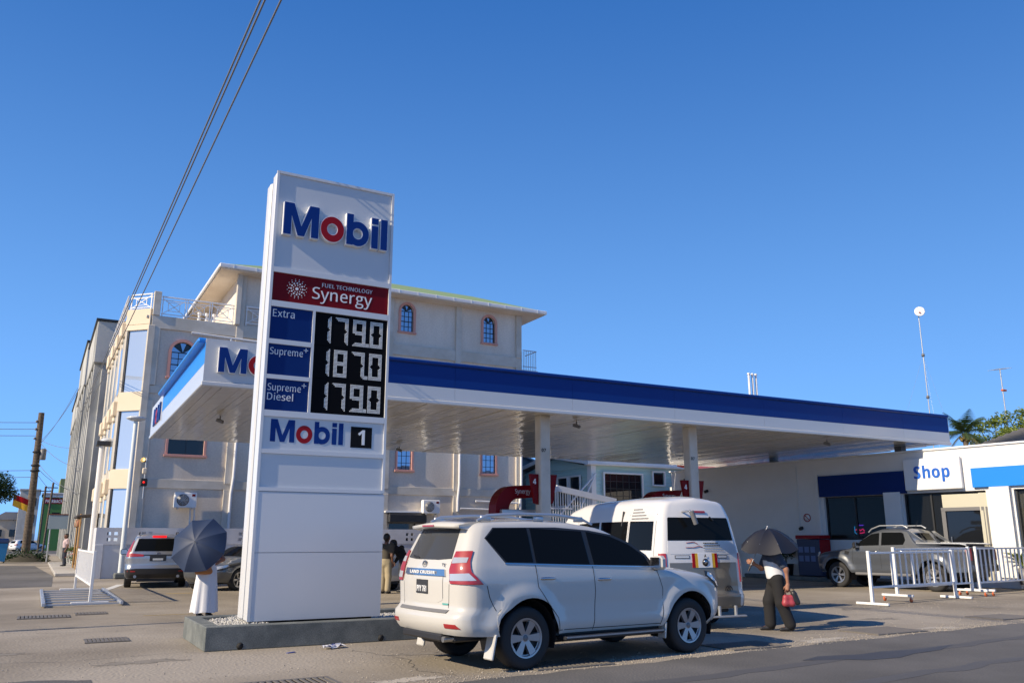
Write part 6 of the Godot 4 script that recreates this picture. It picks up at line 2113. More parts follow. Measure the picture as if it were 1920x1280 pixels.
func build_small_cars():
	# silver crossover seen from behind
	var top := [[-1.0, 1.50], [-0.72, 1.60], [-0.2, 1.665], [0.8, 1.685], [1.3, 1.64], [1.62, 1.54], [2.25, 1.12], [2.5, 1.05], [3.1, 0.97], [3.5, 0.80]]
	var c := hatch_spec(1.69, top, [[0.3, -0.86], [0.42, -0.96], [0.60, -0.98], [0.70, -0.93], [0.95, -0.93], [1.08, -0.89], [1.5, -0.70], [1.7, -0.60]])
	c.tyre = 0.36
	c.hw = [[0.22, 0.82], [0.36, 0.89], [0.55, 0.925], [0.95, 0.925], [1.06, 0.91], [1.14, 0.885], [1.52, 0.70], [1.69, 0.62]]
	c.rc_r = 0.22
	var o := car_base(c, "parked_car", "silver crossover car with lit brake lamp seen from behind", V(3.76, 0, 31.9), 85.0, M.silver)
	o.scale = Vector3.ONE * 1.06
	var r := func(a, b): return m_rear(c, a, b)
	patch(o, "rear_window", M.tint, c, P([[-0.70, 1.12], [-0.60, 1.50], [0.60, 1.50], [0.70, 1.12]]), r, 0.006, 3)
	patch(o, "lower_bumper", M.plastic_black, c, P([[-1.1, 0.31], [-1.0, 0.56], [-0.6, 0.60], [0.6, 0.60], [1.0, 0.56], [1.1, 0.31]]), r, 0.012, 4)
	patch(o, "plate_recess", M.plastic_black, c, P([[-0.24, 0.82], [-0.24, 0.99], [0.24, 0.99], [0.24, 0.82]]), r, 0.006, 1)
	patch(o, "number_plate", M.panel_white, c, P([[-0.15, 0.845], [-0.15, 0.905], [0.15, 0.905], [0.15, 0.845]]), r, 0.012, 1)
	patch(o, "dark_strip", M.plastic_black, c, P([[-0.5, 0.985], [-0.5, 1.02], [0.5, 1.02], [0.5, 0.985]]), r, 0.005, 2)
	patch(o, "badge", M.chrome, c, P([[-0.05, 1.035], [-0.04, 1.085], [0.04, 1.085], [0.05, 1.035]]), r, 0.012, 1)
	patch(o, "brake_lamp", M.brake_glow, c, P([[-0.20, 1.54], [-0.20, 1.58], [0.20, 1.58], [0.20, 1.54]]), r, 0.03, 1, 0.03)
	for sg in [-1.0, 1.0]:
		var g := func(a, b): return m_rear(c, sg * a, b)
		patch(o, "tail_lamp", M.lamp_red, c, P([[0.42, 0.96], [0.42, 1.02], [0.80, 1.06], [0.76, 1.44], [0.84, 1.46], [0.95, 1.1], [1.05, 1.0], [0.95, 0.95]]), g, 0.010, 3)
		patch(o, "reflector", M.lamp_red, c, P([[0.62, 0.50], [0.62, 0.535], [0.86, 0.54], [0.86, 0.505]]), g, 0.016, 1)
		var f := func(a, b): return m_side(c, sg, a, b)
		patch(o, "side_window", M.tint, c, P([[-0.25, 1.20], [-0.1, 1.50], [0.9, 1.53], [1.5, 1.42], [2.0, 1.12], [0.8, 1.13]]), f, 0.006, 3)
		mirror(o, Vector3(1.95, 1.02, sg * 0.90), M.plastic_black)
		tube(o, "exhaust", M.steel, [Vector3(-0.6, 0.36, sg * 0.62), Vector3(-1.0, 0.36, sg * 0.62)], 0.045, 10)
		tube(o, "roof_rail", M.plastic_black, [Vector3(-0.3, 1.66, sg * 0.58), Vector3(-0.1, 1.70, sg * 0.58), Vector3(1.0, 1.71, sg * 0.58), Vector3(1.3, 1.64, sg * 0.58)], 0.018, 6)
	# dark grey saloon half hidden by the sign
	var stop := [[-1.0, 1.02], [-0.5, 1.08], [0.0, 1.35], [0.35, 1.45], [1.0, 1.46], [1.4, 1.38], [2.15, 1.0], [2.5, 0.93], [3.1, 0.85], [3.5, 0.70]]
	var sx := [[0.3, -0.90], [0.45, -1.0], [0.7, -1.02], [1.0, -0.98], [1.5, -0.9]]
	var cs := hatch_spec(1.47, stop, sx)
	var s := car_base(cs, "parked_car", "dark grey saloon standing behind the white price sign", V(7.35, 0, 30.6), 218.0, M.dark_grey_paint)
	car_glass(s, cs, [[-0.05, 0.98], [0.30, 1.36], [1.05, 1.37], [1.45, 1.28], [1.95, 0.98]])
	# white saloon behind the off-road car
	var w := car_base(cs, "parked_car", "white saloon with red tail lamps in the shade by the service hatch", V(9.55, 0, 26.6), 96.0, M.white_paint)
	car_glass(w, cs, [[-0.05, 0.98], [0.30, 1.36], [1.05, 1.37], [1.45, 1.28], [1.95, 0.98]])
	# white hatchback far down the side street
	var ht := [[-1.0, 1.25], [-0.7, 1.42], [-0.1, 1.53], [0.9, 1.55], [1.4, 1.46], [2.2, 1.08], [2.6, 1.0], [3.1, 0.92], [3.5, 0.75]]
	var ch := hatch_spec(1.56, ht, [[0.3, -0.78], [0.5, -0.86], [0.9, -0.84], [1.1, -0.80], [1.6, -0.55]])
	var hcar := car_base(ch, "parked_car", "white hatchback parked across the end of the side street", V(-1.75, 0, 131.5), 33.0, M.white_paint)
	car_glass(hcar, ch, [[-0.35, 1.06], [-0.15, 1.42], [0.9, 1.45], [1.45, 1.36], [2.05, 1.06]])
	# navy car at the edge of the frame, beyond the pickup
	var nv := car_base(ch, "parked_car", "navy hatchback beyond the white barriers and the pickup", V(31.2, 0, 20.0), 110.0, M.navy_paint)
	car_glass(nv, ch, [[-0.35, 1.06], [-0.15, 1.42], [0.9, 1.45], [1.45, 1.36], [2.05, 1.06]])


func car_glass(o: Node3D, c: Dictionary, win: Array):
	for sg in [-1.0, 1.0]:
		var f := func(a, b): return m_side(c, sg, a, b)
		patch(o, "side_window", M.tint, c, P(win), f, 0.006, 3)
		seam(o, c, P([[0.95, 1.0], [0.97, 0.32]]), f)
		seam(o, c, P([[2.0, 0.98], [2.1, 0.35]]), f)
		handle(o, c, 0.85, 0.88, sg, M.chrome)
		handle(o, c, 0.05, 0.90, sg, M.chrome)
		mirror(o, Vector3(1.85, 0.93, sg * 0.88), M.plastic_grey)
		var g := func(a, b): return m_rear(c, sg * a, b)
		patch(o, "tail_lamp", M.lamp_red, c, P([[0.5, 0.78], [0.5, 0.92], [0.98, 0.98], [1.0, 0.84]]), g, 0.008, 2)
		var hf := func(a, b): return m_front(c, sg * a, b)
		patch(o, "headlamp", M.lamp_clear, c, P([[0.45, 0.60], [0.45, 0.72], [1.05, 0.80], [1.1, 0.74]]), hf, 0.008, 2)
	patch(o, "windscreen", M.tint, c, P([[1.48, -0.56], [2.08, -0.66], [2.08, 0.66], [1.48, 0.56]]), func(a, b): return m_top(c, a, b), 0.006, 3)
	patch(o, "number_plate", M.plastic_black, c, P([[-0.2, 0.66], [-0.2, 0.76], [0.2, 0.76], [0.2, 0.66]]), func(a, b): return m_rear(c, a, b), 0.01, 1)
	if rtab(c.top, -0.55, 0.06) < 1.2:
		patch(o, "rear_window", M.tint, c, P([[-0.42, -0.55], [0.12, -0.50], [0.12, 0.50], [-0.42, 0.55]]), func(a, b): return m_top(c, a, b), 0.006, 3)
	else:
		patch(o, "rear_window", M.tint, c, P([[-0.52, 1.06], [-0.46, 1.36], [0.46, 1.36], [0.52, 1.06]]), func(a, b): return m_rear(c, a, b), 0.006, 3)


# ---------------------------------------------------------------- people
# bones: [a, b, radius at a, radius at b]; joined with a smooth minimum and meshed as surface nets
func add_flesh(st: SurfaceTool, bones: Array, cell: float, k: float):
	var lo := Vector3.INF
	var hi := -Vector3.INF
	for b in bones:
		var m: float = maxf(b[2], b[3]) + cell * 3 + k * 0.5
		for q in [b[0], b[1]]:
			lo = lo.min(q - Vector3.ONE * m)
			hi = hi.max(q + Vector3.ONE * m)
	var nx := int((hi.x - lo.x) / cell) + 2
	var ny := int((hi.y - lo.y) / cell) + 2
	var nz := int((hi.z - lo.z) / cell) + 2
	var f := PackedFloat32Array()
	f.resize(nx * ny * nz)
	f.fill(1.0)
	for b in bones:
		var m: float = maxf(b[2], b[3]) + cell * 2 + k
		var l: Vector3 = ((b[0] as Vector3).min(b[1]) - Vector3.ONE * m - lo) / cell
		var h: Vector3 = ((b[0] as Vector3).max(b[1]) + Vector3.ONE * m - lo) / cell
		var ba: Vector3 = b[1] - b[0]
		var bb := maxf(ba.length_squared(), 1e-8)
		for iz in range(maxi(0, int(l.z)), mini(nz - 1, int(h.z) + 1) + 1):
			for iy in range(maxi(0, int(l.y)), mini(ny - 1, int(h.y) + 1) + 1):
				var row := (iz * ny + iy) * nx
				for ix in range(maxi(0, int(l.x)), mini(nx - 1, int(h.x) + 1) + 1):
					var p: Vector3 = lo + Vector3(ix, iy, iz) * cell - b[0]
					var t := clampf(p.dot(ba) / bb, 0.0, 1.0)
					var d: float = (p - ba * t).length() - lerpf(b[2], b[3], t)
					var e := f[row + ix]
					var g := maxf(k - absf(d - e), 0.0) / k
					f[row + ix] = minf(d, e) - g * g * k * 0.25
	var vid := {}
	var pos: Array = []
	var off := [0, 1, nx, nx + 1, nx * ny, nx * ny + 1, nx * ny + nx, nx * ny + nx + 1]
	var edges := [[0, 1], [2, 3], [4, 5], [6, 7], [0, 2], [1, 3], [4, 6], [5, 7], [0, 4], [1, 5], [2, 6], [3, 7]]
	for iz in nz - 1:
		for iy in ny - 1:
			for ix in nx - 1:
				var i := (iz * ny + iy) * nx + ix
				var neg := 0
				for o in off:
					if f[i + o] < 0.0:
						neg += 1
				if neg == 0 or neg == 8:
					continue
				var s := Vector3.ZERO
				var n := 0
				for e in edges:
					var a := f[i + off[e[0]]]
					var b := f[i + off[e[1]]]
					if (a < 0.0) != (b < 0.0):
						var t := a / (a - b)
						var pa := Vector3(e[0] & 1, (e[0] >> 1) & 1, e[0] >> 2)
						var pb := Vector3(e[1] & 1, (e[1] >> 1) & 1, e[1] >> 2)
						s += pa.lerp(pb, t)
						n += 1
				vid[i] = pos.size()
				pos.append(lo + (Vector3(ix, iy, iz) + s / n) * cell)
	for i in vid:
		var a := f[i]
		for ax in 3:
			var step: int = [1, nx, nx * ny][ax]
			var u: int = [nx, nx * ny, 1][ax]
			var v: int = [nx * ny, 1, nx][ax]
			var b := f[i + step]
			if (a < 0.0) == (b < 0.0):
				continue
			if not (vid.has(i - u) and vid.has(i - v) and vid.has(i - u - v)):
				continue
			var q: Array = [pos[vid[i]], pos[vid[i - u]], pos[vid[i - u - v]], pos[vid[i - v]]]
			if a < 0.0:
				quad(st, q[0], q[1], q[2], q[3])
			else:
				quad(st, q[3], q[2], q[1], q[0])


# five fingers from the palm: w wrist, h knuckles, n the back of the hand
func finger_bones(w: Vector3, h: Vector3, n: Vector3, curl: float) -> Array:
	var d := (h - w).normalized()
	var s := d.cross(n).normalized()
	var out: Array = [[w, h, 0.030, 0.034], [w + s * 0.014, h + s * 0.024, 0.022, 0.018], [w - s * 0.014, h - s * 0.024, 0.022, 0.018]]
	for i in 4:
		var r: Vector3 = h + s * (0.033 - 0.022 * i) - d * 0.01
		var l: float = [0.036, 0.042, 0.039, 0.030][i]
		var d1 := (d - n * curl).normalized()
		var d2 := (d - n * curl * 2.6).normalized()
		out.append([r, r + d1 * l, 0.0105, 0.0095])
		out.append([r + d1 * l, r + d1 * l + d2 * l, 0.0095, 0.0085])
	var t: Vector3 = w + d * 0.03 + s * 0.032
	var t1 := (d + s * 0.8 - n * 0.4).normalized()
	out.append([t, t + t1 * 0.04, 0.013, 0.011])
	out.append([t + t1 * 0.04, t + t1 * 0.04 + (d + s * 0.1 - n * 0.5).normalized() * 0.03, 0.011, 0.009])
	return out


func head_bones(c: Vector3, d: Vector3) -> Array:
	var up := Vector3.UP
	var s := d.cross(up).normalized()
	return [[c + up * 0.035 - d * 0.02, c + up * 0.03 + d * 0.02, 0.094, 0.09], [c - up * 0.05 + d * 0.03, c - up * 0.075 + d * 0.05, 0.062, 0.045], [c + up * 0.0 + d * 0.105, c - up * 0.025 + d * 0.118, 0.010, 0.016], [c - up * 0.06 + d * 0.095, c - up * 0.062 + d * 0.097, 0.014, 0.014], [c - s * 0.088, c - s * 0.092 - up * 0.03, 0.018, 0.014], [c + s * 0.088, c + s * 0.092 - up * 0.03, 0.018, 0.014]]


# j: joints by name; looks: colours of skin, top, trousers, shoes
func person(label: String, pos: Vector3, turn: float, j: Dictionary, look: Dictionary, cell := 0.014, group := "") -> Node3D:
	var o := thing("person", label, "person", pos, turn, group)
	var b: Array = []
	var up := Vector3.UP
	b.append([j.pelvis, j.chest, 0.125, 0.13])
	b.append([j.chest, j.neck, 0.12, 0.055])
	b.append([j.neck, j.head - up * 0.06, 0.052, 0.05])
	for s in ["l", "r"]:
		b.append([j["hip_" + s], j["knee_" + s], 0.085, 0.058])
		b.append([j["knee_" + s], j["ankle_" + s], 0.056, 0.038])
		b.append([j["ankle_" + s] - up * 0.03, j["ankle_" + s] + Vector3(0.15, -0.06, 0), 0.036, 0.026])
		b.append([j.chest + (j["shoulder_" + s] - j.chest) * 0.4, j["shoulder_" + s], 0.085, 0.058])
		b.append([j["shoulder_" + s], j["elbow_" + s], 0.052, 0.040])
		b.append([j["elbow_" + s], j["wrist_" + s], 0.039, 0.027])
	var st := st_new(true)
	add_flesh(st, b, cell, 0.05)
	add_flesh(st, head_bones(j.head, j.get("look", Vector3.RIGHT)), 0.010, 0.02)
	for s in ["l", "r"]:
		add_flesh(st, finger_bones(j["wrist_" + s], j["palm_" + s], j["back_" + s], 0.35), 0.005, 0.008)
	part(o, "body", done(st), look.skin)
	# clothes follow the same bones, a little wider
	var top: Array = [[j.pelvis + up * 0.02, j.chest, look.get("waist", 0.15), 0.155], [j.chest, j.neck - up * 0.045, 0.142, 0.06]]
	for s in ["l", "r"]:
		top.append([j.chest + (j["shoulder_" + s] - j.chest) * 0.4, j["shoulder_" + s], 0.10, 0.075])
		var e: float = look.get("sleeve", 0.6)
		top.append([j["shoulder_" + s], (j["shoulder_" + s] as Vector3).lerp(j["elbow_" + s], minf(e, 1.0)), 0.074, 0.066])
		if e > 1.0:
			top.append([j["elbow_" + s], (j["elbow_" + s] as Vector3).lerp(j["wrist_" + s], e - 1.0), 0.062, 0.050])
	st = st_new(true)
	add_flesh(st, top, cell, 0.05)
	part(o, "shirt", done(st), look.top)
	if look.has("vest"):
		st = st_new(true)
		var vest: Array = [[j.chest - up * 0.02, j.chest + up * 0.03, 0.150, 0.160], [j.chest + up * 0.03, j.neck - up * 0.06, 0.15, 0.07]]
		for s in ["l", "r"]:
			vest.append([j.chest + (j["shoulder_" + s] - j.chest) * 0.5, j["shoulder_" + s], 0.10, 0.084])
			vest.append([j["shoulder_" + s], (j["shoulder_" + s] as Vector3).lerp(j["elbow_" + s], 0.7), 0.082, 0.074])
		add_flesh(st, vest, cell, 0.05)
		part(o, "vest", done(st), look.vest)
	if look.has("trousers"):
		var wd: float = look.get("leg", 0.075)
		var tr: Array = [[j.pelvis, j.pelvis - up * 0.06, 0.158, 0.15]]
		for s in ["l", "r"]:
			tr.append([j["hip_" + s], j["knee_" + s], 0.108, wd + 0.008])
			tr.append([j["knee_" + s], j["ankle_" + s] + up * 0.02, wd + 0.006, wd])
		st = st_new(true)
		add_flesh(st, tr, cell, 0.035)
		part(o, "trousers", done(st), look.trousers)
	st = st_new(true)
	for s in ["l", "r"]:
		var a: Vector3 = j["ankle_" + s]
		add_flesh(st, [[a + Vector3(-0.03, -0.045, 0), a + Vector3(0.06, -0.055, 0), 0.046, 0.040], [a + Vector3(0.06, -0.055, 0), a + Vector3(0.17, -0.068, 0), 0.042, 0.030]], 0.011, 0.02)
	part(o, "shoes", done(st), look.shoes)
	# hair as a cap, eyes
	var d: Vector3 = j.get("look", Vector3.RIGHT)
	st = st_new(true)
	add_flesh(st, [[j.head + up * 0.052 - d * 0.035, j.head + up * 0.058 + d * 0.012, 0.094, 0.086], [j.head + up * 0.0 - d * 0.055, j.head - up * 0.05 - d * 0.05, 0.082, 0.055]], 0.012, 0.03)
	part(o, "hair", done(st), look.hair)
	var sd := d.cross(up).normalized()
	for s in [-1.0, 1.0]:
		lathe(o, "eye", M.white, [[0.0, -0.012], [0.010, -0.006], [0.012, 0.0], [0.010, 0.006], [0.0, 0.012]], 8, at(j.head + d * 0.094 + sd * s * 0.034 + up * 0.005))
	return o


func standing() -> Dictionary:
	return {
		"pelvis": Vector3(0, 0.95, 0), "chest": Vector3(0.02, 1.27, 0), "neck": Vector3(0.02, 1.46, 0), "head": Vector3(0.04, 1.60, 0), "look": Vector3.RIGHT,
		"hip_l": Vector3(0, 0.90, -0.09), "knee_l": Vector3(0.03, 0.50, -0.10), "ankle_l": Vector3(-0.02, 0.10, -0.10),
		"hip_r": Vector3(0, 0.90, 0.09), "knee_r": Vector3(0.03, 0.50, 0.10), "ankle_r": Vector3(-0.02, 0.10, 0.10),
		"shoulder_l": Vector3(0.0, 1.39, -0.19), "elbow_l": Vector3(-0.04, 1.10, -0.23), "wrist_l": Vector3(0.05, 0.87, -0.22), "palm_l": Vector3(0.07, 0.79, -0.22), "back_l": Vector3(0, 0, -1),
		"shoulder_r": Vector3(0.0, 1.39, 0.19), "elbow_r": Vector3(-0.04, 1.10, 0.23), "wrist_r": Vector3(0.05, 0.87, 0.22), "palm_r": Vector3(0.07, 0.79, 0.22), "back_r": Vector3(0, 0, 1),
	}


# umbrella with its own ribs: hub at p, axis up pointing out of the top
func umbrella(label: String, p: Vector3, axis: Vector3, r: float, rise: float, panels: int, m: Material, grip: Vector3, spin := 0.0):
	var y := axis.normalized()
	var x := y.cross(Vector3(0.3, 0.2, 0.9)).normalized()
	var o := thing("umbrella", label, "umbrella", p)
	var bs := Basis(x, y, x.cross(y))
	var rows := 6
	for k in panels:
		var st := st_new(true)
		for i in rows:
			for h in 4:
				var q: Array = []
				for c in [[i, h], [i, h + 1], [i + 1, h + 1], [i + 1, h]]:
					var t: float = float(c[0]) / rows
					var a: float = TAU * (k + c[1] / 4.0) / panels + spin
					var mid := 1.0 - pow(absf(c[1] / 4.0 - 0.5) * 2.0, 2.0)
					var rad: float = r * t * (1.0 - 0.07 * mid * t)
					var yy := rise * (1.0 - pow(t, 1.9)) - rise - 0.04 * mid * t
					q.append(bs * Vector3(cos(a) * rad, yy + 0.0, sin(a) * rad))
				quad(st, q[0], q[3], q[2], q[1])
		part(o, "panel", done(st), m)
		var ra := TAU * k / panels + spin
		var ribs: Array = []
		for i in 5:
			var t := i / 4.0
			ribs.append(bs * Vector3(cos(ra) * r * t, -rise * pow(t, 1.9) - 0.006, sin(ra) * r * t))
		tube(o, "rib", M.steel, ribs, 0.004, 5)
	var g := grip - p
	tube(o, "shaft", M.steel, [bs * Vector3(0, 0.05, 0), g], 0.007, 6)
	tube(o, "handle", M.plastic_black, [g, g + (g - bs * Vector3(0, 0.05, 0)).normalized() * 0.12], 0.014, 8)


func build_people():
	var blue_top := mk("slate_cloth", 0.05, 0.065, 0.10, 0.85)
	var white_cloth := mk("white_cloth", 0.68, 0.69, 0.72, 0.9)
	var black_cloth := mk("black_cloth", 0.012, 0.012, 0.014, 0.9)
	# woman walking under a dark umbrella
	var j := standing()
	j.merge({
		"pelvis": Vector3(0, 0.93, 0), "chest": Vector3(0.05, 1.20, 0), "neck": Vector3(0.08, 1.36, 0), "head": Vector3(0.12, 1.48, 0),
		"hip_l": Vector3(0, 0.88, -0.09), "knee_l": Vector3(-0.04, 0.48, -0.10), "ankle_l": Vector3(-0.17, 0.10, -0.10),
		"hip_r": Vector3(0, 0.88, 0.09), "knee_r": Vector3(0.12, 0.50, 0.09), "ankle_r": Vector3(0.12, 0.10, 0.09),
		"shoulder_l": Vector3(0.03, 1.31, -0.18), "elbow_l": Vector3(-0.12, 1.05, -0.24), "wrist_l": Vector3(-0.13, 0.80, -0.25), "palm_l": Vector3(-0.12, 0.72, -0.25), "back_l": Vector3(0, 0, -1),
		"shoulder_r": Vector3(0.06, 1.31, 0.17), "elbow_r": Vector3(0.19, 1.06, 0.19), "wrist_r": Vector3(0.36, 1.14, 0.05), "palm_r": Vector3(0.43, 1.17, 0.02), "back_r": Vector3(0.3, 0.1, -1),
	}, true)
	var wp := V(11.69, 0, 11.35)
	var turn := 151.0
	var w := person("person in white blouse and black trousers walking with a dark umbrella", wp, turn, j, {"skin": M.skin_mid, "top": white_cloth, "vest": blue_top, "trousers": black_cloth, "leg": 0.098, "waist": 0.165, "sleeve": 0.55, "shoes": M.plastic_black, "hair": M.hair_black}, 0.013)
	var X := w.transform
	umbrella("open dark umbrella held over the person in black trousers", X * Vector3(0.10, 1.76, -0.06), Vector3(-0.16, 1.0, 0.14), 0.53, 0.33, 8, M.umbrella_black, X * Vector3(0.43, 1.12, 0.0))
	# red handbag with a small dark bag
	var bag := thing("handbag", "red handbag hanging from the hand of the walking person", "bag", X * Vector3(-0.12, 0.38, -0.26), turn)
	var st := st_new(true)
	add_flesh(st, [[Vector3(-0.06, 0.10, 0), Vector3(0.06, 0.10, 0), 0.052, 0.052], [Vector3(-0.05, 0.20, 0), Vector3(0.05, 0.20, 0), 0.040, 0.040], [Vector3(-0.06, 0.11, 0), Vector3(-0.05, 0.2, 0), 0.045, 0.036], [Vector3(0.06, 0.11, 0), Vector3(0.05, 0.2, 0), 0.045, 0.036]], 0.012, 0.05)
	part(bag, "body", done(st), mk("bag_red", 0.34, 0.045, 0.06, 0.5))
	tube(bag, "strap", mk("strap_dark", 0.05, 0.02, 0.02, 0.5), [Vector3(-0.07, 0.22, 0), Vector3(-0.03, 0.33, 0), Vector3(0.03, 0.33, 0), Vector3(0.07, 0.22, 0)], 0.008, 6)
	var bag2 := thing("shoulder_bag", "small black bag carried behind the red handbag", "bag", X * Vector3(-0.24, 0.50, -0.27), turn)
	st = st_new(true)
	add_flesh(st, [[Vector3(-0.03, 0.0, 0), Vector3(0.02, 0.14, 0), 0.05, 0.05], [Vector3(0.03, 0.02, 0), Vector3(0.04, 0.16, 0), 0.04, 0.035]], 0.012, 0.03)
	part(bag2, "body", done(st), M.plastic_black)
	tube(bag2, "strap", M.plastic_black, [Vector3(0.0, 0.18, 0), Vector3(0.07, 0.27, 0.0), Vector3(0.12, 0.25, 0)], 0.007, 6)
	# person in a long white robe behind a blue umbrella
	var k := standing()
	k.merge({"elbow_l": Vector3(0.06, 1.16, -0.30), "wrist_l": Vector3(0.10, 1.02, -0.06), "palm_l": Vector3(0.10, 0.99, 0.02), "back_l": Vector3(0.9, 0.2, 0), "elbow_r": Vector3(0.05, 1.10, 0.28), "wrist_r": Vector3(0.22, 1.14, 0.16), "palm_r": Vector3(0.29, 1.17, 0.12), "back_r": Vector3(0, 0.3, 1)}, true)
	var rp := V(3.26, 0, 19.1)
	var r := person("person in long white robe behind a blue umbrella near the sign plinth", rp, -75.0, k, {"skin": M.skin_mid, "top": white_cloth, "sleeve": 0.5, "shoes": M.plastic_black, "hair": M.hair_black}, 0.016)
	# the robe, falling in soft folds to the ankle
	st = st_new(true)
	var rows := 16
	var segs := 44
	var ring := func(t: float, a: float) -> Vector3:
		var y := lerpf(1.18, 0.10, t)
		var rad := lerpf(0.165, 0.268, pow(t, 0.8)) + 0.022 * t * sin(a * 7.0) + 0.012 * t * sin(a * 13.0 + 1.0)
		return Vector3(cos(a) * rad * 0.80, y + 0.01 * sin(a * 5.0) * t, sin(a) * rad)
	for i in rows:
		for h in segs:
			var a0 := TAU * h / segs
			var a1 := TAU * (h + 1) / segs
			quad(st, ring.call(float(i + 1) / rows, a1), ring.call(float(i + 1) / rows, a0), ring.call(float(i) / rows, a0), ring.call(float(i) / rows, a1))
	part(r, "robe", done(st), white_cloth)
	var Y := r.transform
	umbrella("open blue umbrella tilted towards the street hiding the robed person", rp + V(-0.36, 1.53, -0.42), Vector3(-0.62, 0.40, 0.95), 0.60, 0.22, 8, M.umbrella_blue, Y * Vector3(0.28, 1.15, 0.12), 0.3)
	var ob := thing("handbag", "tan leather handbag held at the waist of the robed person", "bag", Y * Vector3(0.20, 0.86, 0.16), -75.0)
	st = st_new(true)
	add_flesh(st, [[Vector3(0, 0.06, -0.12), Vector3(0, 0.06, 0.14), 0.06, 0.06], [Vector3(0, 0.16, -0.10), Vector3(0, 0.16, 0.12), 0.05, 0.05]], 0.014, 0.05)
	part(ob, "body", done(st), mk("tan_leather", 0.42, 0.16, 0.04, 0.5))
	tube(ob, "strap", mk("strap_red", 0.30, 0.07, 0.045, 0.6), [Vector3(0, 0.2, -0.08), Vector3(0.02, 0.32, -0.24), Vector3(0.0, 0.33, -0.36)], 0.022, 6)
	# others
	var s := standing()
	person("person in pale pink shirt and dark trousers waiting by the street stall", V(1.58, 0.14, 53.6), 190.0, s, {"skin": M.skin_dark, "top": mk("pink_cloth", 0.55, 0.42, 0.42, 0.9), "trousers": mk("navy_cloth", 0.02, 0.025, 0.04, 0.9), "shoes": M.plastic_black, "hair": M.hair_black}, 0.024)
	person("person in khaki trousers standing at the edge of the price sign", V(9.30, 0, 24.6), 40.0, s, {"skin": M.skin_dark, "top": mk("olive_cloth", 0.07, 0.06, 0.045, 0.9), "trousers": mk("khaki_cloth", 0.36, 0.30, 0.19, 0.9), "leg": 0.085, "shoes": M.plastic_black, "hair": M.hair_black}, 0.02)
	var bnd := standing()
	bnd.merge({"chest": Vector3(0.16, 1.20, 0), "neck": Vector3(0.30, 1.34, 0), "head": Vector3(0.40, 1.42, 0), "shoulder_l": Vector3(0.20, 1.31, -0.19), "shoulder_r": Vector3(0.20, 1.31, 0.19), "elbow_l": Vector3(0.32, 1.06, -0.26), "wrist_l": Vector3(0.42, 0.86, -0.18), "palm_l": Vector3(0.45, 0.79, -0.16), "elbow_r": Vector3(0.32, 1.06, 0.26), "wrist_r": Vector3(0.42, 0.86, 0.18), "palm_r": Vector3(0.45, 0.79, 0.16)}, true)
	person("person in black leaning over the white saloon in the shade", V(10.05, 0, 25.0), 130.0, bnd, {"skin": M.skin_dark, "top": black_cloth, "trousers": mk("slate_trousers", 0.03, 0.035, 0.045, 0.9), "sleeve": 1.8, "shoes": M.plastic_black, "hair": M.hair_black}, 0.02)


# ---------------------------------------------------------------- street furniture
func barrier(label: String, a: Vector3, b: Vector3, bars: int, h: float, y0: float, wheels: bool, bw := 0.04, ends := [true, true]) -> Node3D:
	var L := (b - a).length()
	var d := (b - a) / L
	var o := thing("crowd_barrier", label, "barrier", a, rad_to_deg(atan2(-d.z, d.x)), "white steel barriers on the forecourt")
	for x in [0.0, L]:
		if not ends[0 if x == 0.0 else 1]:
			continue
		box(o, "post", M.barrier_white, Vector3(x, h / 2 + (0.10 if wheels else 0.03), 0), Vector3(0.075, h - (0.12 if wheels else 0.0), 0.075), 0.008)
		box(o, "foot", M.barrier_white, Vector3(x, 0.16 if wheels else 0.04, 0), Vector3(0.08, 0.06, 0.85), 0.01)
		if wheels:
			for z in [-0.36, 0.36]:
				var w := holder(o, "caster", Vector3(x, 0.06, z))
				lathe(w, "wheel", M.caster_orange, [[0.0, -0.02], [0.05, -0.02], [0.06, -0.012], [0.06, 0.012], [0.05, 0.02], [0.0, 0.02]], 14, at(Vector3.ZERO, 90))
				box(w, "fork", M.galvanised, Vector3(0, 0.045, 0), Vector3(0.03, 0.06, 0.055), 0.0)
	box(o, "rail", M.barrier_white, Vector3(L / 2, h - 0.02, 0), Vector3(L - 0.076, 0.05, 0.05), 0.006)
	box(o, "rail", M.barrier_white, Vector3(L / 2, y0, 0), Vector3(L - 0.076, 0.05, 0.05), 0.006)
	for k in bars:
		var x := L * (k + 1.0) / (bars + 1.0)
		box(o, "bar", M.barrier_white, Vector3(x, (h + y0) / 2 - 0.01, 0), Vector3(bw, h - y0 - 0.052, 0.03), 0.004)
	return o


func grate(label: String, x0: float, d0: float, x1: float, d1: float, n: int, fill := false):
	var o := thing("drain_grate", label, "drain grate", V((x0 + x1) / 2, 0, (d0 + d1) / 2), 0.0, "iron drain grates in the apron")
	var w := x1 - x0
	var l := d1 - d0
	box(o, "pit_floor", M.kerb_grey, Vector3(0, -0.36, 0), Vector3(w + 0.1, 0.05, l + 0.1), 0.0)
	for s in [-1.0, 1.0]:
		box(o, "frame", M.grate, Vector3(0, 0.010, s * l / 2), Vector3(w + 0.06, 0.018, 0.05), 0.003)
		box(o, "frame", M.grate, Vector3(s * w / 2, 0.010, 0), Vector3(0.05, 0.0175, l - 0.05), 0.003)
	for k in n:
		box(o, "bar", M.grate, Vector3(-w / 2 + w * (k + 1.0) / (n + 1.0), 0.014, 0), Vector3(w / (n + 1.0) * (0.78 if fill else 0.5), 0.014, l - 0.052), 0.002)


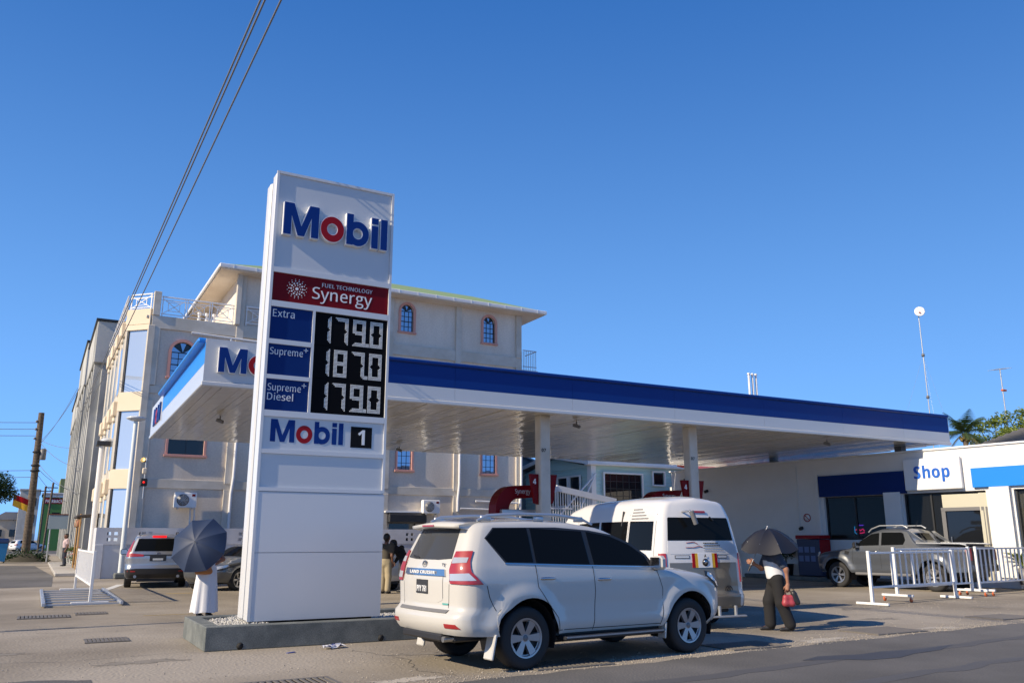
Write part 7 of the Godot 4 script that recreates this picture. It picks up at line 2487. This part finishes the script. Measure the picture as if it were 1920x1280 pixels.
func fuel_pump(label: String, x: float, d: float):
	var o := thing("fuel_pump", label, "fuel pump", V(x, 0, d), 0.0, "fuel pumps under the canopy")
	box(o, "island", M.kerb_grey, Vector3(0.8, 0.07, 0), Vector3(3.0, 0.14, 1.1), 0.03)
	box(o, "cabinet", M.panel_white, Vector3(0.75, 1.15, 0), Vector3(0.95, 2.0, 0.55), 0.04)
	box(o, "screen", M.display_black, Vector3(0.75, 1.65, 0.28), Vector3(0.6, 0.4, 0.03), 0.01)
	box(o, "lid", M.galvanised, Vector3(0.75, 2.31, 0), Vector3(1.25, 0.16, 0.75), 0.02)
	for k in 3:
		var h := holder(o, "nozzle", Vector3(0.45 + k * 0.28, 1.0, 0.29))
		box(h, "holster", M.plastic_black, Vector3(0, 0.1, 0), Vector3(0.14, 0.3, 0.08), 0.02)
		tube(h, "grip", M.red, [Vector3(0, 0.22, 0.06), Vector3(0, 0.10, 0.12), Vector3(0, -0.05, 0.08)], 0.025, 8)
		tube(h, "hose", M.rubber, [Vector3(0, 0.10, 0.10), Vector3(0.05, -0.5, 0.16), Vector3(0.16, -0.6, 0.12), Vector3(0.2, 0.6, 0.02)], 0.02, 8)
	# red arm curving up and over
	var poly: Array = [Vector2(0.0, 0.15), Vector2(0.40, 0.15), Vector2(0.42, 2.35)]
	for k in 9:
		var a := PI - PI / 2 * k / 8.0
		poly.append(Vector2(0.72 + cos(a) * 0.30, 2.40 + sin(a) * 0.30))
	poly.append_array([Vector2(1.22, 2.74), Vector2(1.42, 3.10)])
	for k in 9:
		var a := PI / 2 + PI / 2 * k / 8.0
		poly.append(Vector2(0.62 + cos(a) * 0.62, 2.40 + sin(a) * 0.66))
	prism(o, "arch", M.sign_red, poly, 0.22, -0.22)
	lettering(o, "lettering", M.panel_white, "Synergy", Vector3(0.62, 2.80, 0.22), 0.50, 0.17, 0.004)


func build_street_furniture():
	mk("barrier_white", 0.74, 0.74, 0.73, 0.5)
	mk("caster_orange", 0.55, 0.12, 0.03, 0.5)
	barrier("plain white steel barrier with few bars standing foremost by the walkway", V(18.1, 0, 14.47), V(22.2, 0, 15.03), 3, 1.26, 0.42, false, 0.07)
	barrier("white steel barrier with close bars on orange casters before the pickup", V(19.75, 0, 15.0), V(23.6, 0, 15.45), 13, 1.33, 0.36, true, 0.05)
	barrier("white steel barrier with close bars nearest the shop door", V(23.9, 0, 15.42), V(28.0, 0, 15.95), 14, 1.33, 0.36, true, 0.06)
	barrier("tall white slatted barrier standing at the side street entrance", V(1.38, 0, 24.1), V(1.30, 0, 30.9), 30, 1.26, 0.45, false, 0.05)
	# a barrier lying flat on the ground
	var f := thing("fallen_barrier", "grey steel barrier frame lying flat on the concrete", "barrier", V(1.2, 0, 26.6))
	for s in [-1.0, 1.0]:
		box(f, "rail", M.galvanised, Vector3(s * 0.84, 0.07, 0), Vector3(0.08, 0.08, 6.6), 0.01)
	for k in 7:
		box(f, "bar", M.galvanised, Vector3(0, 0.05, -3.2 + k * 1.05), Vector3(1.6, 0.04, 0.06), 0.006)
	for q in GRATES:
		grate(q[0], q[1], q[2], q[3], q[4], q[5], q[6])
	fuel_pump("fuel pump with red arched arm beside the first open column", 11.22, 21.4)
	fuel_pump("fuel pump with red arched arm behind the minibus roof", 16.55, 21.4)
	# tall lamp post
	var l := thing("lamp_post", "slim white lamp post with flat disc head by the boundary wall", "lamp post", V(3.24, 0, 38.9))
	tube(l, "pole", mk("pole_white", 0.66, 0.70, 0.69, 0.5), [Vector3(0, 0, 0), Vector3(0, 6.5, 0)], [0.11, 0.085], 14)
	lathe(l, "head", M.panel_white, [[0.0, 0.0], [0.18, 0.02], [0.38, 0.10], [0.40, 0.15], [0.3, 0.20], [0.0, 0.24]], 24, at(Vector3(0, 6.45, 0)))
	box(l, "base", M.kerb_grey, Vector3(0, 0.12, 0), Vector3(0.5, 0.24, 0.5), 0.05)
	# traffic signal at the corner of the cream building
	var t := thing("traffic_signal", "small black traffic signal with red light on cream building corner", "traffic light", V(3.92, 0, 40.6))
	tube(t, "bracket", M.galvanised, [Vector3(0.05, 3.3, 0.0), Vector3(0.05, 5.1, 0.0)], 0.03, 8)
	var hd := box(t, "head", M.plastic_black, Vector3(0, 4.0, 0.2), Vector3(0.30, 0.34, 0.18), 0.04)
	var glow := mk("signal_red", 0.4, 0.02, 0.01, 0.3)
	glow.emission_enabled = true
	glow.emission = Color(1.0, 0.10, 0.04)
	glow.emission_energy_multiplier = 0.9
	lathe(hd, "lens", glow, [[0.0, 0.0], [0.05, 0.0], [0.04, 0.02], [0.0, 0.03]], 16, at(Vector3(0, 0, 0.092), 90))
	box(t, "junction_box", M.cream_panel, Vector3(0.0, 4.5, 0.14), Vector3(0.18, 0.26, 0.16), 0.03)
	lathe(t, "horn", mk("brass", 0.36, 0.26, 0.10, 0.4, 0.6), [[0.04, 0.0], [0.06, 0.08], [0.12, 0.18], [0.10, 0.18], [0.0, 0.08]], 14, at(Vector3(0.0, 4.92, 0.05), 70, -40, 0))
	# stout pole with a covered head behind the wall
	var g := thing("stout_pole", "stout pale pole with dark covered head by the concrete blocks", "pole", V(2.35, 0, 44.5))
	tube(g, "shaft", M.wall_white, [Vector3(0, 0, 0), Vector3(0, 5.9, 0)], 0.13, 14)
	box(g, "head", M.plastic_black, Vector3(0.1, 6.0, 0), Vector3(0.75, 0.22, 0.6), 0.03)
	lathe(g, "dome", M.panel_white, [[0.0, 0.0], [0.28, 0.0], [0.24, 0.10], [0.1, 0.17], [0.0, 0.18]], 16, at(Vector3(0.16, 6.11, 0)))
	# wooden utility pole far left
	var u := thing("utility_pole", "wooden utility pole with wires at the far side of the street", "utility pole", V(-0.45, 0, 73.0))
	tube(u, "pole", M.wood_pole, [Vector3(0, 0, 0), Vector3(-0.05, 5.5, 0), Vector3(-0.12, 10.95, 0)], [0.30, 0.25, 0.20], 12)
	for y in [10.2, 9.6, 8.9]:
		lathe(u, "insulator", M.plastic_grey, [[0.0, 0.0], [0.07, 0.0], [0.09, 0.08], [0.05, 0.16], [0.0, 0.17]], 10, at(Vector3(-0.36, y, 0.1)))
		box(u, "pin", M.galvanised, Vector3(-0.22, y + 0.02, 0.05), Vector3(0.3, 0.04, 0.04), 0.0)
	lathe(u, "transformer", M.plastic_grey, [[0.0, 0.0], [0.2, 0.0], [0.22, 0.05], [0.22, 0.75], [0.1, 0.85], [0.0, 0.86]], 14, at(Vector3(0.32, 7.4, 0.1)))
	for y in [7.9, 6.9, 6.5]:
		lathe(u, "bracket", M.rubber, [[0.26, 0.0], [0.32, 0.02], [0.32, 0.12], [0.26, 0.14]], 12, at(Vector3(-0.07, y, 0)))
	# pole left of the frame whose shadow crosses the concrete
	var lp := thing("light_pole", "slim steel pole standing left of the view on the concrete", "pole", V(-9.0, 0, 17.0))
	tube(lp, "shaft", M.galvanised, [Vector3(0, 0, 0), Vector3(0, 8.2, 0)], [0.09, 0.06], 12)
	# blue bin and flag
	var b := thing("wheelie_bin", "bright blue bin with dark lid by the utility pole", "bin", V(-1.95, 0, 68.0))
	var st := st_new()
	var c0 := [Vector3(-0.36, 0.12, -0.4), Vector3(0.36, 0.12, -0.4), Vector3(0.36, 0.12, 0.4), Vector3(-0.36, 0.12, 0.4)]
	var c1 := [Vector3(-0.46, 1.3, -0.5), Vector3(0.46, 1.3, -0.5), Vector3(0.46, 1.3, 0.5), Vector3(-0.46, 1.3, 0.5)]
	for k in 4:
		quad(st, c0[(k + 1) % 4], c0[k], c1[k], c1[(k + 1) % 4])
	quad(st, c0[0], c0[1], c0[2], c0[3])
	part(b, "tub", done(st), M.bin_blue)
	box(b, "lid", M.navy_paint, Vector3(0, 1.46, 0), Vector3(1.0, 0.34, 1.08), 0.08)
	for x in [-0.3, 0.3]:
		lathe(b, "wheel", M.rubber, [[0.0, -0.03], [0.12, -0.03], [0.12, 0.03], [0.0, 0.03]], 14, at(Vector3(x, 0.12, -0.42), 0, 0, 90))
	var fl := thing("flag", "small yellow flag with red stripe on a tilted staff", "flag", V(-1.1, 3.75, 66.0))
	tube(fl, "staff", M.galvanised, [Vector3(-0.75, 1.0, 0), Vector3(0.55, 0.45, 0)], 0.02, 6)
	for q in [["yellow", 0.0], ["red", 0.26]]:
		st = st_new(true)
		for i in 6:
			var xa := -0.42 + i * 0.15
			var f2 := func(x: float, y: float) -> Vector3: return Vector3(x, 0.44 - x * 0.42 + y, 0.05 * sin(x * 9.0 + y * 3.0))
			var ya: float = -0.62 + q[1] * 1.6
			var yb: float = -0.2 if q[1] == 0.0 else 0.18
			quad(st, f2.call(xa, ya), f2.call(xa + 0.15, ya), f2.call(xa + 0.15, yb), f2.call(xa, yb))
		part(fl, "cloth", done(st), M[q[0]])
	# masts on the roofs behind the shop
	var a := thing("antenna_mast", "tall thin guyed mast with a white dish at its top", "antenna", V(55.55, 0, 38.0))
	tube(a, "mast", M.galvanised, [Vector3(0, 0, 0), Vector3(0, 17.7, 0)], 0.04, 8)
	for y in [11.5, 14.6]:
		lathe(a, "collar", M.plastic_grey, [[0.05, 0.0], [0.11, 0.0], [0.11, 0.2], [0.05, 0.2]], 8, at(Vector3(0, y, 0)))
	lathe(a, "dish", M.white, [[0.0, 0.0], [0.2, 0.04], [0.34, 0.16], [0.36, 0.2], [0.30, 0.2], [0.0, 0.1]], 20, at(Vector3(0, 17.95, 0.1), 90, -50, 0))
	tube(a, "feed", M.red, [Vector3(-0.1, 17.9, 0.15), Vector3(-0.22, 17.85, 0.3)], 0.05, 6)
	for q in [[-3.5, 2.0], [3.0, 1.0], [0.0, -4.0]]:
		tube(a, "guy_wire", M.galvanised, [Vector3(0, 14.7, 0), Vector3(q[0] * 0.6, 6.0, q[1])], 0.006, 4)
	var a2 := thing("antenna_mast", "short roof antenna with an orange bracket above the trees", "antenna", V(64.9, 0, 38.0))
	tube(a2, "mast", M.galvanised, [Vector3(0, 0, 0), Vector3(0, 14.6, 0)], 0.05, 8)
	box(a2, "bracket", M.caster_orange, Vector3(0.15, 12.9, 0), Vector3(0.5, 0.14, 0.2), 0.02)
	tube(a2, "boom", M.galvanised, [Vector3(-0.9, 14.4, 0), Vector3(0.9, 14.7, 0)], 0.025, 6)
	for k in 5:
		tube(a2, "element", M.galvanised, [Vector3(-0.8 + k * 0.4, 14.45 + k * 0.06, -0.5), Vector3(-0.8 + k * 0.4, 14.45 + k * 0.06, 0.5)], 0.015, 5)
	# litter
	var p1 := thing("crumpled_wrapper", "crumpled blue and white wrapper lying before the plinth", "litter", V(4.04, 0, 12.78), 20)
	for q in [["wrapper_white", 0.0, 0], ["wrapper_blue", 0.014, 5]]:
		var mm := mk(q[0], 0.6 if q[2] == 0 else 0.03, 0.6 if q[2] == 0 else 0.06, 0.62 if q[2] == 0 else 0.3, 0.4)
		var r2 := RandomNumberGenerator.new()
		r2.seed = 5 + q[2]
		var grid: Array = []
		for i in 7:
			var row: Array = []
			for h in 5:
				row.append(Vector3(-0.19 + i * 0.06 + r2.randf() * 0.03, 0.012 + q[1] + r2.randf() * 0.05, -0.08 + h * 0.04 + r2.randf() * 0.02) * (1.0 if q[2] == 0 else 0.8))
			grid.append(row)
		st = st_new()
		for i in 6:
			for h in 4:
				quad(st, grid[i][h], grid[i][h + 1], grid[i + 1][h + 1], grid[i + 1][h])
		part(p1, "sheet", done(st), mm)
	var p2 := thing("paper_scrap", "tiny blue paper scrap on the apron near the plinth", "litter", V(3.37, 0, 12.56), 10)
	box(p2, "sheet", M.wrapper_blue, Vector3(0, 0.008, 0), Vector3(0.12, 0.006, 0.05), 0.0, 0, 0, 4)


# ---------------------------------------------------------------- plants
func leaf_mesh(w: float, l: float, fold := 0.25) -> ArrayMesh:
	var st := st_new()
	var a := Vector3.ZERO
	var b := Vector3(w / 2, fold * w, l * 0.45)
	var c := Vector3(0, 0, l)
	var d := Vector3(-w / 2, fold * w, l * 0.45)
	tri(st, a, b, c)
	tri(st, a, c, d)
	return done(st)


func leaves(parent: Node3D, called: String, m: Material, n: int, clumps: Array, size: float, seed_: int):
	var r := RandomNumberGenerator.new()
	r.seed = seed_
	var mm := MultiMesh.new()
	mm.transform_format = MultiMesh.TRANSFORM_3D
	mm.mesh = leaf_mesh(size * 0.5, size)
	mm.instance_count = n
	for i in n:
		var c: Array = clumps[r.randi() % clumps.size()]
		var d := Vector3(r.randfn(), r.randfn(), r.randfn()).normalized() * pow(r.randf(), 0.45)
		var p: Vector3 = c[0] + d * Vector3(c[1], c[1] * 0.75, c[1])
		var bs := Basis.from_euler(Vector3(r.randf_range(-0.9, 1.2), r.randf() * TAU, r.randf_range(-0.6, 0.6))).scaled(Vector3.ONE * r.randf_range(0.6, 1.25))
		mm.set_instance_transform(i, Transform3D(bs, p))
	var o := MultiMeshInstance3D.new()
	o.name = called
	o.multimesh = mm
	o.material_override = m
	o.set_meta("kind", "stuff")
	parent.add_child(o, true)


func foliage(key: String, r: float, g: float, b: float):
	var m := mk(key, r, g, b, 0.6)
	m.backlight_enabled = true
	m.backlight = lin(r * 0.7, g * 0.8, b * 0.4)


func tree(label: String, pos: Vector3, h: float, clumps: Array, m: Material, n: int, size: float, seed_: int, called := "leafy_tree"):
	var o := thing(called, label, "tree", pos)
	var st := st_new(true)
	add_tube(st, [Vector3(0, 0, 0), Vector3(0.15, h * 0.4, 0.1), Vector3(0.0, h * 0.75, 0.0)], [0.26, 0.20, 0.12], 10)
	for c in clumps:
		add_tube(st, [Vector3(0.1, h * 0.45, 0.05), (Vector3(0.1, h * 0.5, 0.05) as Vector3).lerp(c[0], 0.5) + Vector3(0, 0.3, 0), c[0]], [0.10, 0.06, 0.02], 6)
	part(o, "trunk", done(st), M.bark)
	leaves(o, "crown", m, n, clumps, size, seed_)


func build_plants():
	foliage("leaf_dark", 0.020, 0.045, 0.014)
	foliage("leaf_mid", 0.085, 0.125, 0.022)
	foliage("leaf_light", 0.16, 0.20, 0.035)
	foliage("palm_leaf", 0.040, 0.070, 0.020)
	foliage("palm_dry", 0.20, 0.17, 0.06)
	var bk := mk("bark", 0.12, 0.095, 0.07, 0.9)
	# coconut palm behind the shop
	var p := thing("palm_tree", "coconut palm rising behind the shop roof at the canopy end", "tree", V(56.2, 0, 36.0))
	tube(p, "trunk", bk, [Vector3(0.4, 0, 0), Vector3(0.2, 4, 0), Vector3(0, 8.8, 0)], [0.26, 0.2, 0.16], 10)
	var r := RandomNumberGenerator.new()
	r.seed = 41
	for k in 26:
		var a := TAU * k / 26.0 * 3.0 + r.randf() * 0.5
		var lift := r.randf_range(-0.5, 1.25)
		var L := r.randf_range(1.7, 2.4)
		var st := st_new()
		var prev := Vector3(0, 8.8, 0)
		var dir := Vector3(cos(a) * cos(lift), sin(lift), sin(a) * cos(lift))
		var spine: Array = [prev]
		for i in 12:
			dir = (dir + Vector3(0, -0.10, 0)).normalized()
			prev += dir * L / 12.0
			spine.append(prev)
		for i in range(1, 12):
			var t := i / 12.0
			var d2: Vector3 = (spine[i + 1] - spine[i]).normalized()
			var sd := d2.cross(Vector3.UP).normalized()
			var w := 0.62 * sin(PI * pow(t, 0.7)) + 0.1
			for q in [-1.0, 1.0]:
				for m2 in 2:
					var b0: Vector3 = spine[i] + d2 * 0.08 * m2
					var tip: Vector3 = b0 + (sd * q * 0.85 + d2 * 0.6 + Vector3(0, -0.45, 0)).normalized() * w
					tri(st, b0, b0 + d2 * 0.07, tip)
		part(p, "frond", done(st), M.palm_dry if lift < -0.25 else M.palm_leaf)
	for k in 9:
		var a := TAU * k / 9.0
		lathe(p, "coconut", mk("coconut", 0.22, 0.16, 0.05, 0.7), [[0.0, -0.14], [0.10, -0.08], [0.12, 0.02], [0.06, 0.12], [0.0, 0.14]], 8, at(Vector3(cos(a) * 0.25, 8.45 - 0.12 * (k % 2), sin(a) * 0.25)))
	tree("round bright green tree beside the palm behind the shop", V(58.6, 0, 35.2), 9.0, [[Vector3(-0.4, 8.0, 0), 1.1], [Vector3(0.8, 8.6, 0.3), 1.0], [Vector3(1.4, 7.6, -0.4), 1.1], [Vector3(-0.2, 7.0, 0.6), 1.1]], M.leaf_light, 2600, 0.24, 61)
	var cl: Array = []
	for q in [[-2.6, 8.6], [-2.0, 9.7], [-0.8, 9.2], [0.2, 10.2], [1.2, 9.4], [1.8, 10.6], [2.8, 10.1], [3.4, 11.0], [4.4, 10.2], [-1.4, 8.0], [0.6, 8.4], [2.2, 8.8], [4.0, 9.0]]:
		cl.append([Vector3(q[0], q[1] + 0.1, r.randf_range(-1.2, 1.2)), r.randf_range(0.5, 0.85)])
	tree("open branched tree with pale leaves and sky gaps behind the shop", V(63.2, 0, 37.5), 10.0, cl, M.leaf_light, 2600, 0.30, 62)
	# dark dense tree at the left edge
	tree("dense dark green tree overhanging the far side of the street", V(-3.4, 0, 60.0), 5.2, [[Vector3(0.4, 4.6, 0), 1.15], [Vector3(1.2, 4.9, 0.4), 0.85], [Vector3(1.55, 4.3, 0), 0.75], [Vector3(-0.4, 5.0, 0), 1.2], [Vector3(0.6, 3.9, 0.2), 0.8]], M.leaf_dark, 5200, 0.17, 63, "dense_tree")
	# grass mound round the utility pole
	var gm := thing("grass_mound", "dark grassy mound at the foot of the utility pole", "mound", V(-0.4, 0, 71.5))
	lathe(gm, "earth", mk("earth", 0.05, 0.045, 0.03, 0.95), [[1.5, 0.0], [1.2, 0.25], [0.6, 0.52], [0.0, 0.62]], 22)
	leaves(gm, "grass", M.leaf_dark, 1600, [[Vector3(0, 0.2, 0), 1.1], [Vector3(0.9, 0.15, 0.4), 0.7], [Vector3(-0.8, 0.15, 0.3), 0.6]], 0.22, 64)
	# flowering shrub by the stall, verge planting
	var fs := thing("flowering_shrub", "straggling shrub with pink and yellow flowers by the stall", "shrub", V(1.95, 0.14, 51.0))
	leaves(fs, "foliage", M.leaf_mid, 700, [[Vector3(0, 0.45, 0), 0.4], [Vector3(0.2, 0.8, 0.2), 0.3], [Vector3(-0.1, 0.9, -0.3), 0.25]], 0.11, 65)
	var pk := mk("petal_pink", 0.5, 0.12, 0.16, 0.6)
	leaves(fs, "flower", pk, 120, [[Vector3(0, 0.6, 0), 0.45], [Vector3(0.1, 0.95, 0.1), 0.25]], 0.09, 66)
	for st in [[-0.05, 0.0], [0.1, 0.1], [0.0, -0.2]]:
		tube(fs, "stem", bk, [Vector3(st[0], 0, st[1]), Vector3(st[0] * 2, 0.7, st[1] * 1.5)], 0.02, 6)
	# clipped shrubs in pots along the shop wall and a leafy plant at the door
	var S := Transform3D(Basis(Vector3.UP, deg_to_rad(-83.0)), V(27.9, 0, 20.0))
	for q in [[-8.75, "clipped dark shrub in a dark pot beneath the wall poster"], [-5.45, "clipped dark shrub in a dark pot beside the ice chest"]]:
		var t := thing("potted_shrub", q[1], "potted plant", S * Vector3(q[0], 0.16, 0.5), -83.0, "potted shrubs along the shop wall")
		lathe(t, "pot", M.plastic_black, [[0.0, 0.0], [0.24, 0.0], [0.30, 0.42], [0.33, 0.45], [0.26, 0.45], [0.0, 0.40]], 18)
		tube(t, "stem", bk, [Vector3(0, 0.3, 0), Vector3(0.02, 0.75, 0)], 0.03, 6)
		leaves(t, "foliage", M.leaf_dark, 2000, [[Vector3(0, 0.92, 0), 0.42], [Vector3(0.25, 0.95, 0.05), 0.25], [Vector3(-0.25, 0.95, 0), 0.25]], 0.075, 67)
	var lp := thing("leafy_plant", "yellow green leafy plant in a pot by the shop pillar", "potted plant", S * Vector3(3.6, 0.16, 0.45), -83.0)
	lathe(lp, "pot", M.plastic_grey, [[0.0, 0.0], [0.2, 0.0], [0.28, 0.5], [0.22, 0.5], [0.0, 0.44]], 18)
	for k in 16:
		var a := TAU * k / 16.0 * 5.0
		var st := st_new(true)
		var q0 := Vector3(0, 0.45, 0)
		var dir := Vector3(cos(a) * 0.45, 1.0, sin(a) * 0.45).normalized()
		for i in 7:
			var sd := dir.cross(Vector3(-sin(a), 0, cos(a))).cross(dir).normalized()
			var w0 := 0.075 * sin(PI * (i + 0.4) / 7.6)
			var w1 := 0.075 * sin(PI * (i + 1.4) / 7.6) if i < 6 else 0.004
			var q1 := q0 + dir * 0.15
			quad(st, q0 - sd * w0, q0 + sd * w0, q1 + sd * w1, q1 - sd * w1)
			q0 = q1
			dir = (dir + Vector3(cos(a) * 0.1, -0.16, sin(a) * 0.1)).normalized()
		part(lp, "leaf", done(st), M.leaf_light)


# ---------------------------------------------------------------- wires
func cable(label: String, a: Vector3, b: Vector3, sag: float, r: float, n := 24, group := "overhead cables along the street"):
	var o := thing("overhead_cable", label, "cable", a, 0.0, group)
	var pts: Array = []
	for i in n + 1:
		var t := float(i) / n
		pts.append((b - a) * t + Vector3(0, -sag * 4.0 * t * (1.0 - t), 0))
	tube(o, "strand", M.cable_grey, pts, r, 6)


func build_wires():
	mk("cable_grey", 0.16, 0.165, 0.175, 0.6)
	# long cables passing overhead towards the utility pole
	for q in [[2.00, 0.0, 0], [2.06, 0.05, 1], [2.24, 0.06, 3]]:
		cable("grey cable running overhead past the price sign to the concrete block", V(q[0] + 0.17, 9.05 + q[1], -22.0), V(1.62 + (q[0] - 2.0) * 1.3, 9.0 + q[1], 56.2), 0.1, 0.015, 90)
	# wires leaving the pole to the left and to the buildings
	for q in [[10.2, 9.9], [9.7, 9.5], [9.2, 9.1], [6.6, 6.5], [6.1, 6.0]]:
		cable("thin wire leaving the utility pole across the side street", V(-0.6, q[0], 73.0), V(-40.0, q[1], 78.0), 0.4, 0.022, 16, "wires at the utility pole")
	for q in [[8.9, 3.0, 7.4, 60.0], [8.7, 2.6, 5.8, 58.0], [7.2, 2.6, 4.2, 56.0], [6.8, 3.2, 5.2, 75.0], [6.4, 3.0, 4.4, 80.0], [8.8, 2.2, 11.5, 62.0], [8.6, 2.2, 12.6, 70.0]]:
		cable("thin service wire from the utility pole to the concrete blocks", V(-0.4, q[0], 73.0), V(q[1] - 0.6, q[2], q[3]), 0.35, 0.015, 16, "service wires to the blocks")
